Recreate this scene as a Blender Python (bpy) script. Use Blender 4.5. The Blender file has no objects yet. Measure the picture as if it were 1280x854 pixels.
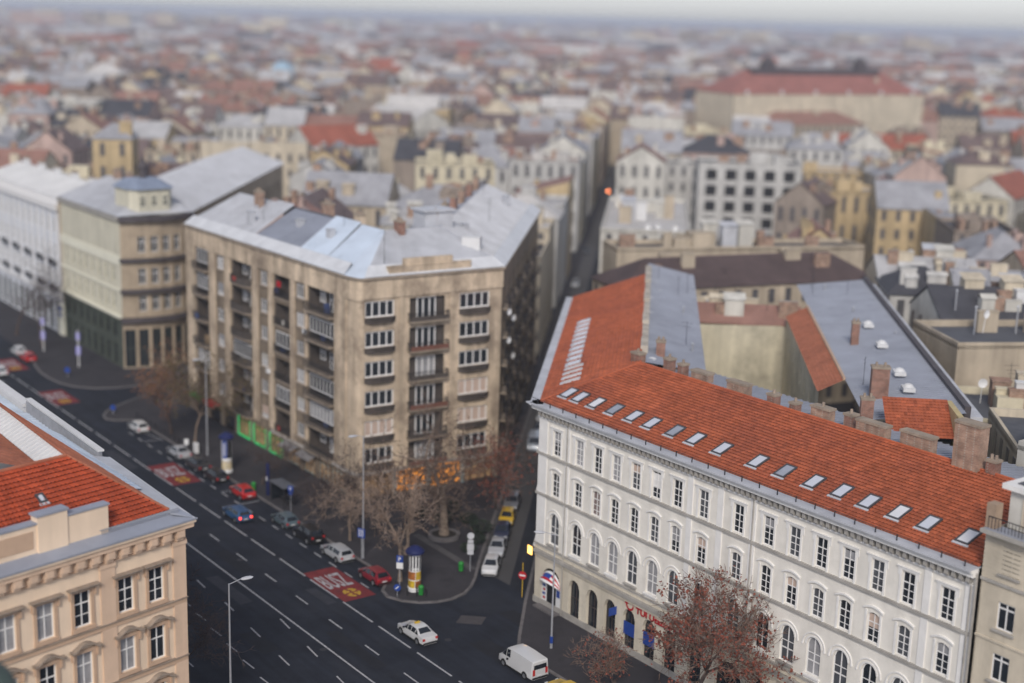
import bpy, math, random
import numpy as np
from mathutils import Vector, Matrix, Euler

sc = bpy.context.scene
COL = sc.collection
rad = math.radians
H = 56.0                                  # eye height over the street (m)
FPX, PITCH, ROLL = 1778.0, 0.22427, 0.028644

# ------------------------------------------------------------------ camera
cd = bpy.data.cameras.new('camera'); cam = bpy.data.objects.new('camera', cd); COL.objects.link(cam)
_f = Vector((0, math.cos(PITCH), -math.sin(PITCH))); _r = Vector((1, 0, 0)); _u = _r.cross(_f)
CR = math.cos(ROLL) * _r + math.sin(ROLL) * _u
CU = -math.sin(ROLL) * _r + math.cos(ROLL) * _u
cam.matrix_world = Matrix(((CR.x, CU.x, -_f.x, 0), (CR.y, CU.y, -_f.y, 0), (CR.z, CU.z, -_f.z, H), (0, 0, 0, 1)))
cd.sensor_width = 36.0; cd.lens = 36.0 * FPX / 1280.0
cd.clip_start = 1.0; cd.clip_end = 30000.0
cd.dof.use_dof = True; cd.dof.focus_distance = 114.0; cd.dof.aperture_fstop = 0.062
sc.camera = cam
# ------------------------------------------------------------------ sky and sun
SUN_EL, SUN_AZ = rad(36), rad(184)         # azimuth clockwise from +Y
w = bpy.data.worlds.new('World'); sc.world = w; w.use_nodes = True
nt = w.node_tree; bg = nt.nodes['Background']
sky = nt.nodes.new('ShaderNodeTexSky'); sky.sky_type = 'NISHITA'; sky.sun_disc = False
sky.sun_elevation = SUN_EL; sky.sun_rotation = SUN_AZ; sky.air_density = 1.0; sky.dust_density = 0.9; sky.ozone_density = 2.0
sky.altitude = 0
hs = nt.nodes.new('ShaderNodeHueSaturation'); hs.inputs['Saturation'].default_value = 0.36
tn = nt.nodes.new('ShaderNodeMix'); tn.data_type = 'RGBA'; tn.blend_type = 'MULTIPLY'; tn.inputs['Factor'].default_value = 1.0; tn.inputs[7].default_value = (.97, .98, 1.06, 1)
nt.links.new(sky.outputs[0], hs.inputs['Color']); nt.links.new(hs.outputs[0], tn.inputs[6]); nt.links.new(tn.outputs[2], bg.inputs[0]); bg.inputs[1].default_value = 0.09
sd = bpy.data.lights.new('sun', 'SUN'); sd.energy = 1.5; sd.angle = rad(14); sd.color = (1.0, 0.92, 0.82)
so = bpy.data.objects.new('sun', sd); COL.objects.link(so)
sdir = Vector((math.sin(SUN_AZ) * math.cos(SUN_EL), math.cos(SUN_AZ) * math.cos(SUN_EL), math.sin(SUN_EL)))
so.rotation_euler = (-sdir).to_track_quat('-Z', 'Y').to_euler(); so.location = (0, -50, 120)
vs = sc.view_settings; vs.view_transform = 'Standard'; vs.look = 'None'; vs.gamma = 1; vs.exposure = 0.62; vs.use_curve_mapping = False
sc.cycles.use_denoising = True
sc.cycles.max_bounces = 6; sc.cycles.diffuse_bounces = 3; sc.cycles.volume_bounces = 1; sc.cycles.transparent_max_bounces = 6
sc.cycles.sample_clamp_indirect = 4.0

# ------------------------------------------------------------------ frames
T = Vector((math.cos(rad(-53.5)), math.sin(rad(-53.5)), 0))      # along the avenue, to the right
M = Vector((-T.y, T.x, 0))                                       # across the avenue, away from the camera
S = Vector((math.cos(rad(84.5)), math.sin(rad(84.5)), 0))        # along the side street
Rb = Vector((S.y, -S.x, 0))
def TO(t, o, z=0.0): return T * t + M * o + Vector((0, 0, z))
def AB(a, b, z=0.0): return S * a + Rb * b + Vector((0, 0, z))
def ray(x, y): return ((x - 640) / FPX) * CR - ((y - 427) / FPX) * CU + _f
def g(x, y, z=0.0):
    d = ray(x, y); k = (H - z) / -d.z
    return Vector((d.x * k, d.y * k, z))
def toTO(p): return (p.dot(T), p.dot(M))
def rotz_of(v): return math.atan2(v.y, v.x)
AV = rad(-53.5)

# ------------------------------------------------------------------ helpers
class MB:
    def __init__(s): s.v = []; s.f = []; s.m = []; s.tint = None
    def pt(s, *p):
        s.v.append(tuple(p[0]) if len(p) == 1 else p); return len(s.v) - 1
    def poly(s, pts, mi=0):
        n = len(s.v); s.v.extend(tuple(p) for p in pts); s.f.append(tuple(range(n, n + len(pts)))); s.m.append(mi)
    def box(s, x0, x1, y0, y1, z0, z1, mi=0, skip=''):
        n = len(s.v)
        s.v += [(x0, y0, z0), (x1, y0, z0), (x1, y1, z0), (x0, y1, z0), (x0, y0, z1), (x1, y0, z1), (x1, y1, z1), (x0, y1, z1)]
        for k, q in (('b', (0, 3, 2, 1)), ('t', (4, 5, 6, 7)), ('f', (0, 1, 5, 4)), ('r', (1, 2, 6, 5)), ('k', (2, 3, 7, 6)), ('l', (3, 0, 4, 7))):
            if k not in skip: s.f.append(tuple(n + i for i in q)); s.m.append(mi)
    def obox(s, o, ax, ay, az, mi=0):
        n = len(s.v); o, ax, ay, az = Vector(o), Vector(ax), Vector(ay), Vector(az)
        for k in ((0, 0, 0), (1, 0, 0), (1, 1, 0), (0, 1, 0), (0, 0, 1), (1, 0, 1), (1, 1, 1), (0, 1, 1)):
            s.v.append(tuple(o + ax * k[0] + ay * k[1] + az * k[2]))
        for q in ((0, 3, 2, 1), (4, 5, 6, 7), (0, 1, 5, 4), (1, 2, 6, 5), (2, 3, 7, 6), (3, 0, 4, 7)):
            s.f.append(tuple(n + i for i in q)); s.m.append(mi)
    def prism(s, pts, z0, z1, mi=0, mtop=None, bottom=True):
        n = len(s.v); k = len(pts)
        s.v += [(p[0], p[1], z0) for p in pts] + [(p[0], p[1], z1) for p in pts]
        for i in range(k):
            j = (i + 1) % k; s.f.append((n + i, n + j, n + k + j, n + k + i)); s.m.append(mi)
        s.f.append(tuple(n + k + i for i in range(k))); s.m.append(mi if mtop is None else mtop)
        if bottom: s.f.append(tuple(n + k - 1 - i for i in range(k))); s.m.append(mi)
    def tube(s, p0, p1, r0, r1, n=6, mi=0, caps=True):
        p0, p1 = Vector(p0), Vector(p1); d = (p1 - p0)
        if d.length < 1e-6: return
        d.normalize(); a = d.orthogonal().normalized(); b = d.cross(a); i0 = len(s.v)
        for p, r in ((p0, r0), (p1, r1)):
            for k in range(n):
                t = 2 * math.pi * k / n; s.v.append(tuple(p + a * (r * math.cos(t)) + b * (r * math.sin(t))))
        for k in range(n):
            j = (k + 1) % n; s.f.append((i0 + k, i0 + j, i0 + n + j, i0 + n + k)); s.m.append(mi)
        if caps:
            s.f.append(tuple(i0 + n + k for k in range(n))); s.m.append(mi)
            s.f.append(tuple(i0 + n - 1 - k for k in range(n))); s.m.append(mi)
    def lathe(s, prof, n=16, c=(0, 0, 0), mi=0, axis='z'):
        i0 = len(s.v)
        for r, z in prof:
            for k in range(n):
                t = 2 * math.pi * k / n; x, y = r * math.cos(t), r * math.sin(t)
                s.v.append((c[0] + x, c[1] + y, c[2] + z) if axis == 'z' else (c[0] + x, c[1] + z, c[2] + y))
        for q in range(len(prof) - 1):
            for k in range(n):
                j = (k + 1) % n
                a, b_, c_, d = i0 + q * n + k, i0 + q * n + j, i0 + (q + 1) * n + j, i0 + (q + 1) * n + k
                s.f.append((a, b_, c_, d) if axis == 'z' else (d, c_, b_, a)); s.m.append(mi)
    def mesh(s, name, mats, smooth=False):
        me = bpy.data.meshes.new(name); me.from_pydata(s.v, [], s.f)
        for m in mats: me.materials.append(m)
        if len(mats) > 1: me.polygons.foreach_set('material_index', s.m)
        if s.tint is not None:
            at = me.attributes.new('tint', 'FLOAT', 'FACE'); at.data.foreach_set('value', s.tint)
        if smooth:
            me.polygons.foreach_set('use_smooth', [True] * len(me.polygons)); me.set_sharp_from_angle(angle=smooth if smooth is not True else 0.7)
        me.update(); return me
    def build(s, name, mats, parent=None, loc=(0, 0, 0), rz=0.0, smooth=False):
        return put(name, s.mesh(name, mats if isinstance(mats, (list, tuple)) else [mats], smooth), parent, loc, rz)
def put(name, me, parent=None, loc=(0, 0, 0), rz=0.0):
    o = bpy.data.objects.new(name, me); COL.objects.link(o); o.location = loc; o.rotation_euler = (0, 0, rz)
    if parent is not None: o.parent = parent
    return o
def tag(o, label=None, cat=None, group=None, kind=None):
    if label: o['label'] = label
    if cat: o['category'] = cat
    if group: o['group'] = group
    if kind: o['kind'] = kind
    return o
def thing(name, label, cat, loc=(0, 0, 0), rz=0.0, group=None):
    o = put(name, None, None, loc, rz); o.empty_display_size = 0.5
    return tag(o, label, cat, group)
def copy_thing(root, loc, rz, label=None):
    r = root.copy(); COL.objects.link(r); r.location = loc; r.rotation_euler = (0, 0, rz)
    if label: r['label'] = label
    for ch in list(root.children):
        c = ch.copy(); COL.objects.link(c); c.parent = r
        for gch in list(ch.children):
            d = gch.copy(); COL.objects.link(d); d.parent = c
    return r

# ------------------------------------------------------------------ materials
MATS = {}
def mat(name, col, rough=0.8, var=0.12, scale=0.6, bump=0.0, bscale=20.0, spec=0.35, metal=0.0, streak=0.0, tint=0.0, coat=0.0, grime=None, along=0.0):
    if name in MATS: return MATS[name]
    m = bpy.data.materials.new(name); m.use_nodes = True; t = m.node_tree; N = t.nodes; L = t.links
    p = N['Principled BSDF']; p.inputs['Roughness'].default_value = rough; p.inputs['Metallic'].default_value = metal
    p.inputs['Specular IOR Level'].default_value = spec; p.inputs['Coat Weight'].default_value = coat
    geo = N.new('ShaderNodeNewGeometry'); out = None
    rgb = N.new('ShaderNodeRGB'); rgb.outputs[0].default_value = (*col, 1); cur = rgb.outputs[0]
    def mul(cur, fac_socket, lo, hi):
        mr = N.new('ShaderNodeMapRange'); mr.inputs['From Min'].default_value = 0.3; mr.inputs['From Max'].default_value = 0.7
        mr.inputs['To Min'].default_value = lo; mr.inputs['To Max'].default_value = hi; L.new(fac_socket, mr.inputs['Value'])
        vm = N.new('ShaderNodeVectorMath'); vm.operation = 'SCALE'; L.new(cur, vm.inputs[0]); L.new(mr.outputs[0], vm.inputs['Scale']); return vm.outputs[0]
    if var > 0:
        n1 = N.new('ShaderNodeTexNoise'); n1.inputs['Scale'].default_value = scale; n1.inputs['Detail'].default_value = 6; n1.inputs['Roughness'].default_value = 0.65
        L.new(geo.outputs['Position'], n1.inputs['Vector']); cur = mul(cur, n1.outputs[0], 1 - var, 1 + var)
    if streak > 0:
        mp = N.new('ShaderNodeMapping'); mp.inputs['Scale'].default_value = (.85, .85, 0.07); L.new(geo.outputs['Position'], mp.inputs['Vector'])
        n2 = N.new('ShaderNodeTexNoise'); n2.inputs['Scale'].default_value = 1.0; n2.inputs['Detail'].default_value = 5; L.new(mp.outputs[0], n2.inputs['Vector'])
        cur = mul(cur, n2.outputs[0], 1 - streak, 1 + 0.3 * streak)
    if along > 0:      # wear in bands along the avenue
        mp = N.new('ShaderNodeMapping'); mp.vector_type = 'TEXTURE'; mp.inputs['Rotation'].default_value = (0, 0, rad(-53.5)); mp.inputs['Scale'].default_value = (14, .9, 1); L.new(geo.outputs['Position'], mp.inputs['Vector'])
        n4 = N.new('ShaderNodeTexNoise'); n4.inputs['Scale'].default_value = 1.0; n4.inputs['Detail'].default_value = 4; L.new(mp.outputs[0], n4.inputs['Vector']); cur = mul(cur, n4.outputs[0], 1 - along, 1 + along)
    if grime:
        n3 = N.new('ShaderNodeTexNoise'); n3.inputs['Scale'].default_value = grime[1]; n3.inputs['Detail'].default_value = 7; n3.inputs['Roughness'].default_value = 0.7
        L.new(geo.outputs['Position'], n3.inputs['Vector'])
        mr = N.new('ShaderNodeMapRange'); mr.inputs['From Min'].default_value = grime[3] if len(grime) > 3 else 0.5; mr.inputs['From Max'].default_value = 0.72
        mr.inputs['To Max'].default_value = grime[2]; L.new(n3.outputs[0], mr.inputs['Value'])
        mx = N.new('ShaderNodeMix'); mx.data_type = 'RGBA'; L.new(mr.outputs[0], mx.inputs['Factor']); L.new(cur, mx.inputs[6]); mx.inputs[7].default_value = (*grime[0], 1); cur = mx.outputs[2]
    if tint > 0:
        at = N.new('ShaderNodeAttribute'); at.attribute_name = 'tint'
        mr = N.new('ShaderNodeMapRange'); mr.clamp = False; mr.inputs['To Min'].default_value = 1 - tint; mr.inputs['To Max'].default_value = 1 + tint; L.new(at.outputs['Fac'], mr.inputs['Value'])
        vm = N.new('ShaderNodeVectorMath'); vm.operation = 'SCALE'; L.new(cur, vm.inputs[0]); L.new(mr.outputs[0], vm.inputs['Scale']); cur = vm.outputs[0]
    L.new(cur, p.inputs['Base Color'])
    if bump > 0:
        nb = N.new('ShaderNodeTexNoise'); nb.inputs['Scale'].default_value = bscale; nb.inputs['Detail'].default_value = 4; L.new(geo.outputs['Position'], nb.inputs['Vector'])
        b = N.new('ShaderNodeBump'); b.inputs['Strength'].default_value = bump; b.inputs['Distance'].default_value = 0.05; L.new(nb.outputs[0], b.inputs['Height']); L.new(b.outputs[0], p.inputs['Normal'])
    MATS[name] = m; return m
def brickmat(name, c1, c2, mortar):
    m = bpy.data.materials.new(name); m.use_nodes = True; t = m.node_tree; N = t.nodes; L = t.links; p = N['Principled BSDF']; p.inputs['Roughness'].default_value = 0.9
    geo = N.new('ShaderNodeNewGeometry'); sx = N.new('ShaderNodeSeparateXYZ'); L.new(geo.outputs['Position'], sx.inputs[0])
    ad = N.new('ShaderNodeMath'); L.new(sx.outputs[0], ad.inputs[0]); L.new(sx.outputs[1], ad.inputs[1]); cb = N.new('ShaderNodeCombineXYZ'); L.new(ad.outputs[0], cb.inputs[0]); L.new(sx.outputs[2], cb.inputs[1])
    b = N.new('ShaderNodeTexBrick'); L.new(cb.outputs[0], b.inputs['Vector']); b.inputs['Scale'].default_value = 1.0; b.inputs['Brick Width'].default_value = 0.3; b.inputs['Row Height'].default_value = 0.1; b.inputs['Mortar Size'].default_value = 0.012
    b.inputs['Color1'].default_value = (*c1, 1); b.inputs['Color2'].default_value = (*c2, 1); b.inputs['Mortar'].default_value = (*mortar, 1)
    n1 = N.new('ShaderNodeTexNoise'); n1.inputs['Scale'].default_value = 1.3; n1.inputs['Detail'].default_value = 6; L.new(geo.outputs['Position'], n1.inputs['Vector'])
    mr = N.new('ShaderNodeMapRange'); mr.inputs['From Min'].default_value = 0.3; mr.inputs['From Max'].default_value = 0.7; mr.inputs['To Min'].default_value = 0.6; mr.inputs['To Max'].default_value = 1.25; L.new(n1.outputs[0], mr.inputs[0])
    vm = N.new('ShaderNodeVectorMath'); vm.operation = 'SCALE'; L.new(b.outputs[0], vm.inputs[0]); L.new(mr.outputs[0], vm.inputs['Scale']); L.new(vm.outputs[0], p.inputs['Base Color'])
    MATS[name] = m; return m
def emit(name, col, strength, var=0.0):
    m = bpy.data.materials.new(name); m.use_nodes = True; p = m.node_tree.nodes['Principled BSDF']; p.inputs['Base Color'].default_value = (*[c * .3 for c in col], 1)
    p.inputs['Emission Color'].default_value = (*col, 1); p.inputs['Emission Strength'].default_value = strength
    if var:
        N = m.node_tree.nodes; L = m.node_tree.links; geo = N.new('ShaderNodeNewGeometry'); n = N.new('ShaderNodeTexNoise'); n.inputs['Scale'].default_value = 2.2; n.inputs['Detail'].default_value = 3; L.new(geo.outputs['Position'], n.inputs['Vector'])
        mr = N.new('ShaderNodeMapRange'); mr.inputs['From Min'].default_value = .42; mr.inputs['From Max'].default_value = .68; mr.inputs['To Max'].default_value = strength * 1.6; L.new(n.outputs[0], mr.inputs[0]); L.new(mr.outputs[0], p.inputs['Emission Strength'])
    MATS[name] = m; return m

asphalt = mat('asphalt', (.017, .020, .029), .85, .25, .35, .25, 14, .22, grime=((.033, .035, .043), .12, .7), along=.25)
asphalt_side = mat('asphalt_side', (.018, .020, .027), .85, .22, .3, .25, 14, .25, grime=((.028, .03, .038), .15, .6))
paving = mat('paving', (.046, .043, .048), .9, .25, .5, .2, 9, .2, grime=((.024, .023, .027), .25, .85))
citysoil = mat('city_ground', (.07, .068, .07), .95, .3, .02, 0)
kerbm = mat('kerb_granite', (.14, .13, .13), .85, .25, 1.2, .2, 10)
paintw = mat('road_paint', (.40, .40, .41), .7, .25, 2.5, grime=((.07, .07, .075), 3.0, .9))
paintr = mat('road_red', (.17, .022, .024), .8, .3, 1.2, grime=((.10, .03, .032), .8, .8))
painty = mat('road_yellow', (.45, .28, .03), .7, .3, 3)
w_stucco = mat('white_stucco', (.79, .755, .69), .85, .08, .35, .1, 8, .25, streak=.13, grime=((.56, .53, .47), .5, .4))
w_base = mat('cream_stucco', (.66, .60, .49), .85, .1, .35, .1, 8, .25, streak=.2, grime=((.40, .36, .29), .5, .5))
w_trim = mat('grey_white_trim', (.76, .745, .72), .8, .08, .8, 0, 8, .25)
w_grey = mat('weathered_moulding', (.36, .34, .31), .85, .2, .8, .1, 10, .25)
a_stucco = mat('peach_stucco', (.79, .62, .46), .85, .06, .4, .1, 8, .25, streak=.10)
a_trim = mat('tan_trim', (.52, .36, .25), .85, .08, .8, .1, 8, .25)
a_pil = mat('pilaster_tan', (.67, .485, .35), .85, .08, .5, .1, 8, .25, streak=.12)
hoodm = mat('weathered_hood', (.30, .24, .19), .9, .25, 1.5, .1, 10)
c_stucco = mat('brown_stucco', (.62, .50, .37), .9, .18, .35, .25, 6, .2, streak=.40, grime=((.17, .13, .10), .26, .95, .45))
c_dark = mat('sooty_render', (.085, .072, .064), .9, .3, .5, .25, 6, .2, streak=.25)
c_concrete = mat('balcony_concrete', (.30, .245, .19), .9, .25, 1, .15, 8)
iron = mat('dark_iron', (.025, .025, .028), .6, .1, 1)
black = mat('soft_black', (.012, .012, .014), .7, 0)
glass = mat('window_glass', (.018, .022, .028), .07, .3, .35, 0, 1, .6)
glass3 = mat('grey_glass', (.075, .08, .09), .1, .3, .6, 0, 1, .6)  # varied window reflections put into a paler pane colour
glass2 = mat('curtained_glass', (.30, .30, .31), .25, .25, .8, 0, 1, .5)
blind = mat('roller_blind', (.52, .40, .33), .6, .1, 3)
sky_glass = mat('skylight_glass', (.55, .57, .63), .10, .06, .8, 0, 1, .8)
white_frame = mat('white_frame', (.72, .71, .70), .6, .05, 2)
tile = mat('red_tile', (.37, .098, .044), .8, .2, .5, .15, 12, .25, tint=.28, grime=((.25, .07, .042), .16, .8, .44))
tile_old = mat('faded_tile', (.36, .13, .075), .85, .2, .3, .15, 12, .2, tint=.2)
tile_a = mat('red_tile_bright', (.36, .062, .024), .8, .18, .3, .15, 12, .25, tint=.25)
zinc = mat('zinc_sheet', (.28, .30, .355), .45, .12, .35, .05, 4, .5, grime=((.19, .205, .245), .2, .6))
zinc_b = mat('pale_blue_sheet', (.58, .65, .74), .4, .1, .35, .05, 4, .5, grime=((.38, .43, .5), .3, .5))
zinc_l = mat('light_zinc', (.48, .49, .52), .5, .15, .4, .05, 4, .4, grime=((.33, .33, .35), .25, .6))
slate = mat('dark_slate', (.075, .065, .07), .7, .25, .5, .1, 8)
tar = mat('tar_roof', (.10, .105, .12), .85, .3, .4, .1, 6, grime=((.05, .05, .055), .4, .8))
membrane = mat('pale_membrane', (.62, .62, .62), .8, .1, .3)
galv = mat('galvanised_steel', (.42, .43, .46), .45, .1, 2, 0, 1, .5, .4)
brick = brickmat('chimney_brick', (.28, .12, .08), (.20, .085, .06), (.30, .25, .21))
brick2 = brickmat('pale_brick', (.36, .22, .15), (.28, .16, .11), (.36, .31, .26))
bark = mat('plane_bark', (.20, .15, .115), .9, .35, 2.5, .3, 8)
bark_d = mat('dark_bark', (.075, .055, .048), .9, .3, 2.5, .3, 8)
twig = mat('twigs', (.17, .115, .09), .9, .25, 1.5)
twig_l = mat('pale_twigs', (.27, .20, .155), .9, .25, 1.5)
twig_d = mat('dark_twigs', (.07, .05, .045), .9, .25, 1.5)
leaf_r = mat('rust_leaf', (.19, .055, .034), .7, .45, 1.2)
leaf_o = mat('orange_leaf', (.18, .080, .036), .7, .45, 1.2)
leaf_g = mat('dull_leaf', (.10, .075, .03), .7, .4, 1.2)
leaf_g2 = mat('dry_leaf', (.15, .085, .05), .8, .4, 1.5)
rubber = mat('rubber', (.012, .012, .012), .8, 0)
alloy = mat('alloy', (.38, .39, .41), .35, 0, 1, 0, 1, .5, .7)
carglass = mat('car_glass', (.012, .015, .02), .05, 0, 1, 0, 1, .7)
redlamp = mat('tail_lamp', (.42, .015, .012), .3, 0)
clearlamp = mat('head_lamp', (.6, .62, .65), .2, 0)
plate = mat('number_plate', (.6, .6, .6), .5, 0)
shop_glow = emit('shop_light_amber', (1.0, .36, .06), .7, 1)
green_glow = emit('green_neon', (.05, 1.0, .30), .34)
shop_in = emit('shop_light_dim', (.9, .55, .28), .10, 1)
brake_glow = emit('brake_light', (1, .06, .03), 2.5)
sign_glow = emit('sign_light', (1, .52, .12), 2.6)
signal_glow = emit('signal_light', (1, .28, .10), 14)
blue_s = mat('sign_blue', (.018, .055, .27), .45, .08, 2)
red_s = mat('sign_red', (.42, .012, .02), .4, 0)
green_s = mat('bin_green', (.02, .22, .035), .5, .05, 3)
yellow_s = mat('sign_yellow', (.55, .36, .03), .5, .05, 3)
white_s = mat('sign_white', (.7, .7, .7), .5, 0)
teal_s = mat('teal_panel', (.28, .36, .36), .6, .1, 1)
copper = mat('green_copper', (.06, .085, .075), .6, .25, 2)
gold = mat('gilt', (.45, .26, .05), .35, .2, 4, 0, 1, .5, .7)

# ------------------------------------------------------------------ generic facade pieces
def facade(L, z0, z1, rows, depth=.25, mb=None):
    """wall in local x (along), -y outward; rows: (za, zb, [(xa, xb, arch)]) with real openings and reveals"""
    mb = mb or MB(); z = z0
    for za, zb, ops in sorted(rows, key=lambda r: r[0]):
        if za > z + 1e-4: mb.poly([(0, 0, z), (L, 0, z), (L, 0, za), (0, 0, za)])
        x = 0.0
        for xa, xb, arch in sorted(ops):
            if xa > x + 1e-4: mb.poly([(x, 0, za), (xa, 0, za), (xa, 0, zb), (x, 0, zb)])
            d = depth; r = (xb - xa) / 2; zs = zb - r if arch == 1 else (zb - .22 if arch == 2 else zb)
            mb.poly([(xa, 0, za), (xb, 0, za), (xb, d, za), (xa, d, za)])
            mb.poly([(xa, 0, za), (xa, d, za), (xa, d, zs), (xa, 0, zs)])
            mb.poly([(xb, 0, za), (xb, 0, zs), (xb, d, zs), (xb, d, za)])
            if arch:
                n = 8; pr = None
                for k in range(n + 1):
                    xx = xa + (xb - xa) * k / n; q = (xx - (xa + xb) / 2) / r
                    zz = zs + (zb - zs) * math.sqrt(max(0, 1 - q * q)) if arch == 1 else zs + (zb - zs) * (1 - q * q)
                    if pr:
                        mb.poly([(pr[0], 0, pr[1]), (xx, 0, zz), (xx, 0, zb), (pr[0], 0, zb)])
                        mb.poly([(pr[0], 0, pr[1]), (pr[0], d, pr[1]), (xx, d, zz), (xx, 0, zz)])
                    pr = (xx, zz)
            else: mb.poly([(xa, 0, zb), (xa, d, zb), (xb, d, zb), (xb, 0, zb)])
            x = xb
        if x < L - 1e-4: mb.poly([(x, 0, za), (L, 0, za), (L, 0, zb), (x, 0, zb)])
        z = zb
    if z < z1 - 1e-4: mb.poly([(0, 0, z), (L, 0, z), (L, 0, z1), (0, 0, z1)])
    return mb
_wc = {}
def win_meshes(w_, h_, cols=2, hs=(.45,), arch=0, bar=.07, fm=None, pm=None):
    """frame (with casement bars) and pane; hs = heights of the cross bars as fractions"""
    key = (round(w_, 2), round(h_, 2), cols, hs, arch, bar, fm.name, pm.name)
    if key in _wc: return _wc[key]
    f = MB(); p = MB(); r = w_ / 2; zs = h_ - r if arch == 1 else (h_ - .22 if arch == 2 else h_); y0, y1 = -.04, .04
    f.box(-r, -r + bar, y0, y1, 0, zs); f.box(r - bar, r, y0, y1, 0, zs); f.box(-r + bar, r - bar, y0, y1, 0, bar)
    if not arch: f.box(-r + bar, r - bar, y0, y1, h_ - bar, h_)
    def top(x):
        q = x / r
        return h_ if not arch else (zs + (h_ - zs) * math.sqrt(max(0, 1 - q * q)) if arch == 1 else zs + (h_ - zs) * (1 - q * q))
    if arch:
        n = 10; pr = None
        for k in range(n + 1):
            x = -r + w_ * k / n; z = top(x)
            if pr:
                f.poly([(pr[0] * .86, y0, zs + (pr[1] - zs) * .86), (x * .86, y0, zs + (z - zs) * .86), (x, y0, z), (pr[0], y0, pr[1])])
            pr = (x, z)
    for c in range(1, cols):
        x = -r + w_ * c / cols; f.box(x - bar * .5, x + bar * .5, y0 - .01, y1, bar, top(x) - bar)
    for i, hh in enumerate(hs):
        z = h_ * hh; b = bar * (.55 if i == 0 else .3); f.box(-r + bar, r - bar, y0 - .005, y1, z - b, z + b)
    pts = [(-r, 0, 0), (r, 0, 0)] + [(r - w_ * k / 10, 0, top(r - w_ * k / 10)) for k in range(0, 11)] if arch else [(-r, 0, 0), (r, 0, 0), (r, 0, h_), (-r, 0, h_)]
    p.poly(pts)
    _wc[key] = (f.mesh('window', [fm]), p.mesh('pane', [pm])); return _wc[key]
def window(parent, base, rz, x, z, w_, h_, y=.2, cols=2, hs=(.62,), arch=0, bar=.07, fm=None, pm=None, hood=None, name='window'):
    fm = fm or white_frame; pm = pm or glass
    fme, pme = win_meshes(w_, h_, cols, hs, arch, bar, fm, pm)
    c, s_ = math.cos(rz), math.sin(rz); loc = Vector(base) + Vector((c * x - s_ * y, s_ * x + c * y, z))
    o = put(name, fme, parent, loc, rz); put('pane', pme, o)
    if hood:
        h = put('window_surround', hood, o); h.location = (0, -y, 0)
    return o
def strip(parent, base, rz, L, z0, z1, proj, mt, name, x0=0.0, back=.02):
    mb = MB(); mb.box(x0, L, -proj, back, z0, z1); return mb.build(name, mt, parent, base, rz)
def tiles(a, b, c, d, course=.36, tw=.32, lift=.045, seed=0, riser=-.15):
    """courses of roof tiles between the eave a-b and the ridge d-c"""
    a, b, c, d = map(Vector, (a, b, c, d)); mb = MB(); mb.tint = []; rnd = random.Random(seed)
    n = ((b - a).cross(d - a)).normalized()
    if n.z < 0: n = -n
    h = ((d - a).length + (c - b).length) / 2; nr = max(2, int(h / course))
    for i in range(nr):
        u0, u1 = i / nr, min(1, (i + 1) / nr)
        p0, q0 = a.lerp(d, u0), b.lerp(c, u0); p1, q1 = a.lerp(d, u1), b.lerp(c, u1)
        k = max(1, int(round((q0 - p0).length / tw)))
        for j in range(k):
            f0, f1 = j / k, (j + 1) / k; lf = n * (lift + rnd.uniform(-.008, .012)); lo = n * .006
            A_, B_ = p0.lerp(q0, f0), p0.lerp(q0, f1); C_, D_ = p1.lerp(q1, f1), p1.lerp(q1, f0)
            md = (A_ + B_) / 2 + lf * 1.5
            mb.poly([A_ + lf * .6, md, (C_ + D_) / 2 + lo * 2, D_ + lo]); mb.poly([md, B_ + lf * .6, C_ + lo, (C_ + D_) / 2 + lo * 2])
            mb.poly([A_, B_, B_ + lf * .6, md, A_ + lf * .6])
            t = min(1, max(0, rnd.gauss(.5, .22))); mb.tint += [t, t, riser]  # tile risers darkened: shadow gap under each course put into the tint
    return mb
def seams(mb, a, b, c, d, pitch=.6, hgt=.09, wid=.08, mi=0):
    """a metal sheet with standing seams running from eave a-b up to d-c"""
    a, b, c, d = map(Vector, (a, b, c, d)); mb.poly([a, b, c, d], mi)
    n = ((b - a).cross(d - a)).normalized()
    if n.z < 0: n = -n
    k = max(2, int((b - a).length / pitch)); e = (b - a).normalized()
    for j in range(1, k):
        p, q = a.lerp(b, j / k), d.lerp(c, j / k); mb.obox(p - e * wid / 2, e * wid, (q - p), n * hgt, mi)
def ribtiles(parent, name, a, b, c, d, mt, seed=0, **kw):
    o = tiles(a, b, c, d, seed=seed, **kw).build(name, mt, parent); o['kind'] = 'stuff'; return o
def chimney(parent, loc, rz, w_, d_, h_, mt=None, pots=2):
    mt = mt or brick; mb = MB(); mb.box(-w_ / 2, w_ / 2, -d_ / 2, d_ / 2, -1.2, h_); mb.box(-w_ / 2 - .07, w_ / 2 + .07, -d_ / 2 - .07, d_ / 2 + .07, h_ - .18, h_ + .02, 1)
    o = mb.build('chimney', [mt, c_concrete], parent, loc, rz)
    for k in range(pots):
        q = MB(); x = -w_ / 2 + w_ * (k + .5) / pots; q.lathe([(.13, 0), (.12, .35), (.10, .35), (.10, .1)], 8); q.build('chimney_pot', hoodm, o, (x, 0, h_ + .02))
    return o

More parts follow.
